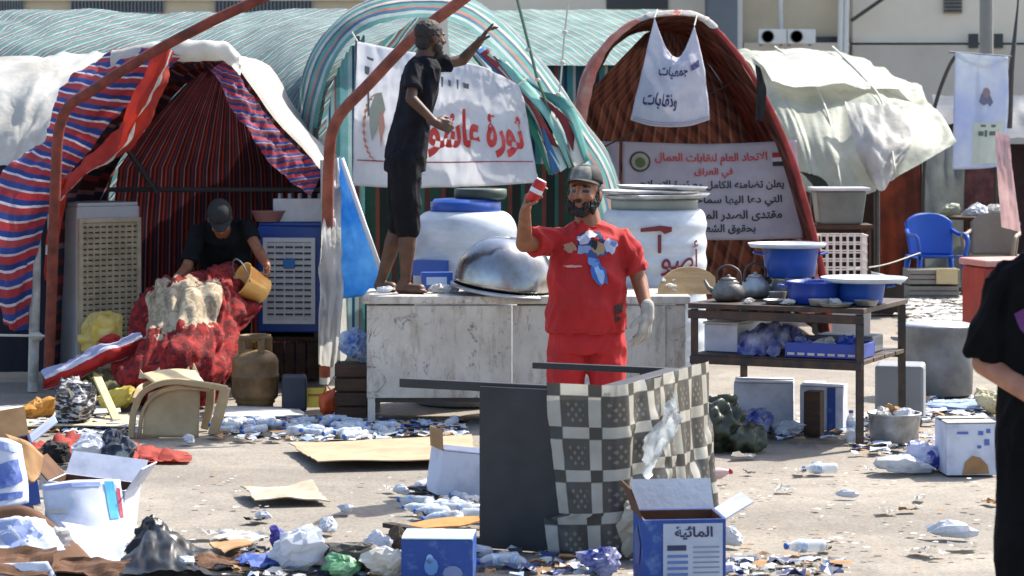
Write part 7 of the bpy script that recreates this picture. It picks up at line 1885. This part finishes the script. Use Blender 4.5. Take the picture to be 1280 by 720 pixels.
for px, py, r, kd, lab in ((1002, 592, .06, 'paper', 'white paper scrap left of the lone bottle on open ground'), (1022, 591, .05, 'bag', 'white film scrap beside the lone bottle on open ground'), (980, 614, .05, 'paper', 'flat paper scrap below the lone bottle'), (1056, 622, .04, 'bag', 'tiny film scrap on the open ground right of centre'),
                           (1150, 625, .05, 'paper', 'paper scrap midway between torn carton and bottom edge'), (1108, 641, .05, 'paper', 'thin paper scrap on the open ground, left of a pair'), (1134, 639, .04, 'card', 'thin brown scrap on the open ground, right of a pair'), (1184, 672, .075, 'bag', 'upright white film scrap at lower right'), (1206, 686, .06, 'paper', 'long paper scrap below the upright film at lower right'),
                           (1158, 693, .06, 'paper', 'paper scrap with dark corner at lower right'), (1146, 691, .03, 'dark', 'dark crumb beside the paper scrap at lower right'), (1032, 688, .035, 'dark', 'dark crushed cup on open ground right of the printed carton'), (936, 592, .03, 'dark', 'dark crumb right of the red labelled bottle'), (930, 572, .05, 'paper', 'paper scrap in the shadow edge of the steel table'),
                           (912, 682, .07, 'bag', 'film scrap just right of the printed carton'), (940, 702, .06, 'paper', 'paper scrap right of the printed carton near the bottom'), (432, 641, .045, 'bag', 'small white film scrap left of the long shadow tip'), (318, 652, .04, 'dark', 'dark crumb on open ground above the big white bag'), (330, 650, .04, 'bag', 'white crumb beside the dark crumb above the big white bag'),
                           (410, 666, .06, 'bag', 'white crushed cup right of the big white bag'), (500, 618, .05, 'bag', 'film scrap in front of the cardboard sheet'), (488, 614, .04, 'paper', 'paper scrap left of the shaded bottle'), (236, 555, .06, 'bag', 'white film scrap before the overturned armchair'), (1090, 588, .04, 'paper', 'paper scrap left of the pale plastic bag'),
                           (1200, 592, .05, 'paper', 'paper scrap under the torn carton front'), (1240, 630, .05, 'card', 'brown scrap near the trousers of the right edge man'), (1258, 648, .06, 'bag', 'pale film behind the right edge man'), (300, 682, .07, 'paper', 'paper scrap on the brown cardboard at bottom left'), (270, 672, .08, 'paper', 'white paper behind the brown cardboard at bottom left')):
    scrap(kd, G(px, py), r, lab, 'scraps on the open ground')
# strips of strewn rubbish, too small to pick apart
def strewn(name, label, cat, zones, mats, n, smin, smax, hz=0.6):
    q = MB()
    for _ in range(n):
        zx0, zx1, zy0, zy1 = random.choice(zones)
        p = G(random.uniform(zx0, zx1), random.uniform(zy0, zy1))
        r = random.uniform(smin, smax); b_ = len(q.v)
        q.cur = random.randrange(len(mats))
        k_ = random.randrange(3)
        a = [random.uniform(-1, 1) for _ in range(12)]
        vs = []
        for i in range(3):
            for j in range(3):
                vs.append(p + V(((i - 1) * r * (1 + 0.3 * a[i]) + 0.3 * r * a[j + 3], (j - 1) * r * (0.8 + 0.3 * a[j + 6]), 0.004 + abs(a[(i * 3 + j) % 12]) * r * hz)))
        q.add(vs, [(i * 3 + j, i * 3 + 3 + j, i * 3 + 4 + j, i * 3 + 1 + j) for i in range(2) for j in range(2)])
    o = q.build(name, mats, kind='stuff')
    return tag(o, label, cat)
tiny = [paper, bag_white, M('pale_blue_bit', '#9fb4d2', rough=0.5), M('dark_bit', '#2b2c30', rough=0.7), cardboard, M('navy_bit', '#2a3a6a', rough=0.5)]
strewn('strewn_litter', 'band of tiny bottles caps and scraps strewn before the counter', 'litter', [(270, 480, 524, 552), (0, 170, 524, 545), (440, 580, 528, 546)], tiny, 700, 0.012, 0.04, 0.8)
strewn('strewn_litter', 'fine scraps scattered over the open ground', 'litter', [(260, 600, 590, 720), (760, 1280, 560, 720), (0, 330, 570, 720), (880, 1280, 600, 700)], [paper, cardboard, M('grit', '#6d6356', rough=0.9), paper], 420, 0.004, 0.016, 0.4)
strewn('strewn_litter', 'heap of fine mixed scraps along the bottom edge', 'litter', [(400, 520, 690, 724), (880, 1050, 700, 722), (590, 760, 690, 722), (300, 430, 690, 724), (530, 590, 624, 652)], tiny, 420, 0.012, 0.04, 0.9)
strewn('strewn_litter', 'white plates and scraps carpeting the ground behind the aluminium pot', 'litter', [(1130, 1240, 368, 418), (1140, 1230, 372, 410)], [paper, paper, bag_white, paper, M('dark_bit', '#2b2c30')], 700, 0.03, 0.09, 0.5)
strewn('strewn_litter', 'scraps lying under and beside the steel work table', 'litter', [(930, 1090, 520, 552), (1060, 1180, 540, 570), (1150, 1260, 500, 530)], tiny, 260, 0.012, 0.045, 0.7)
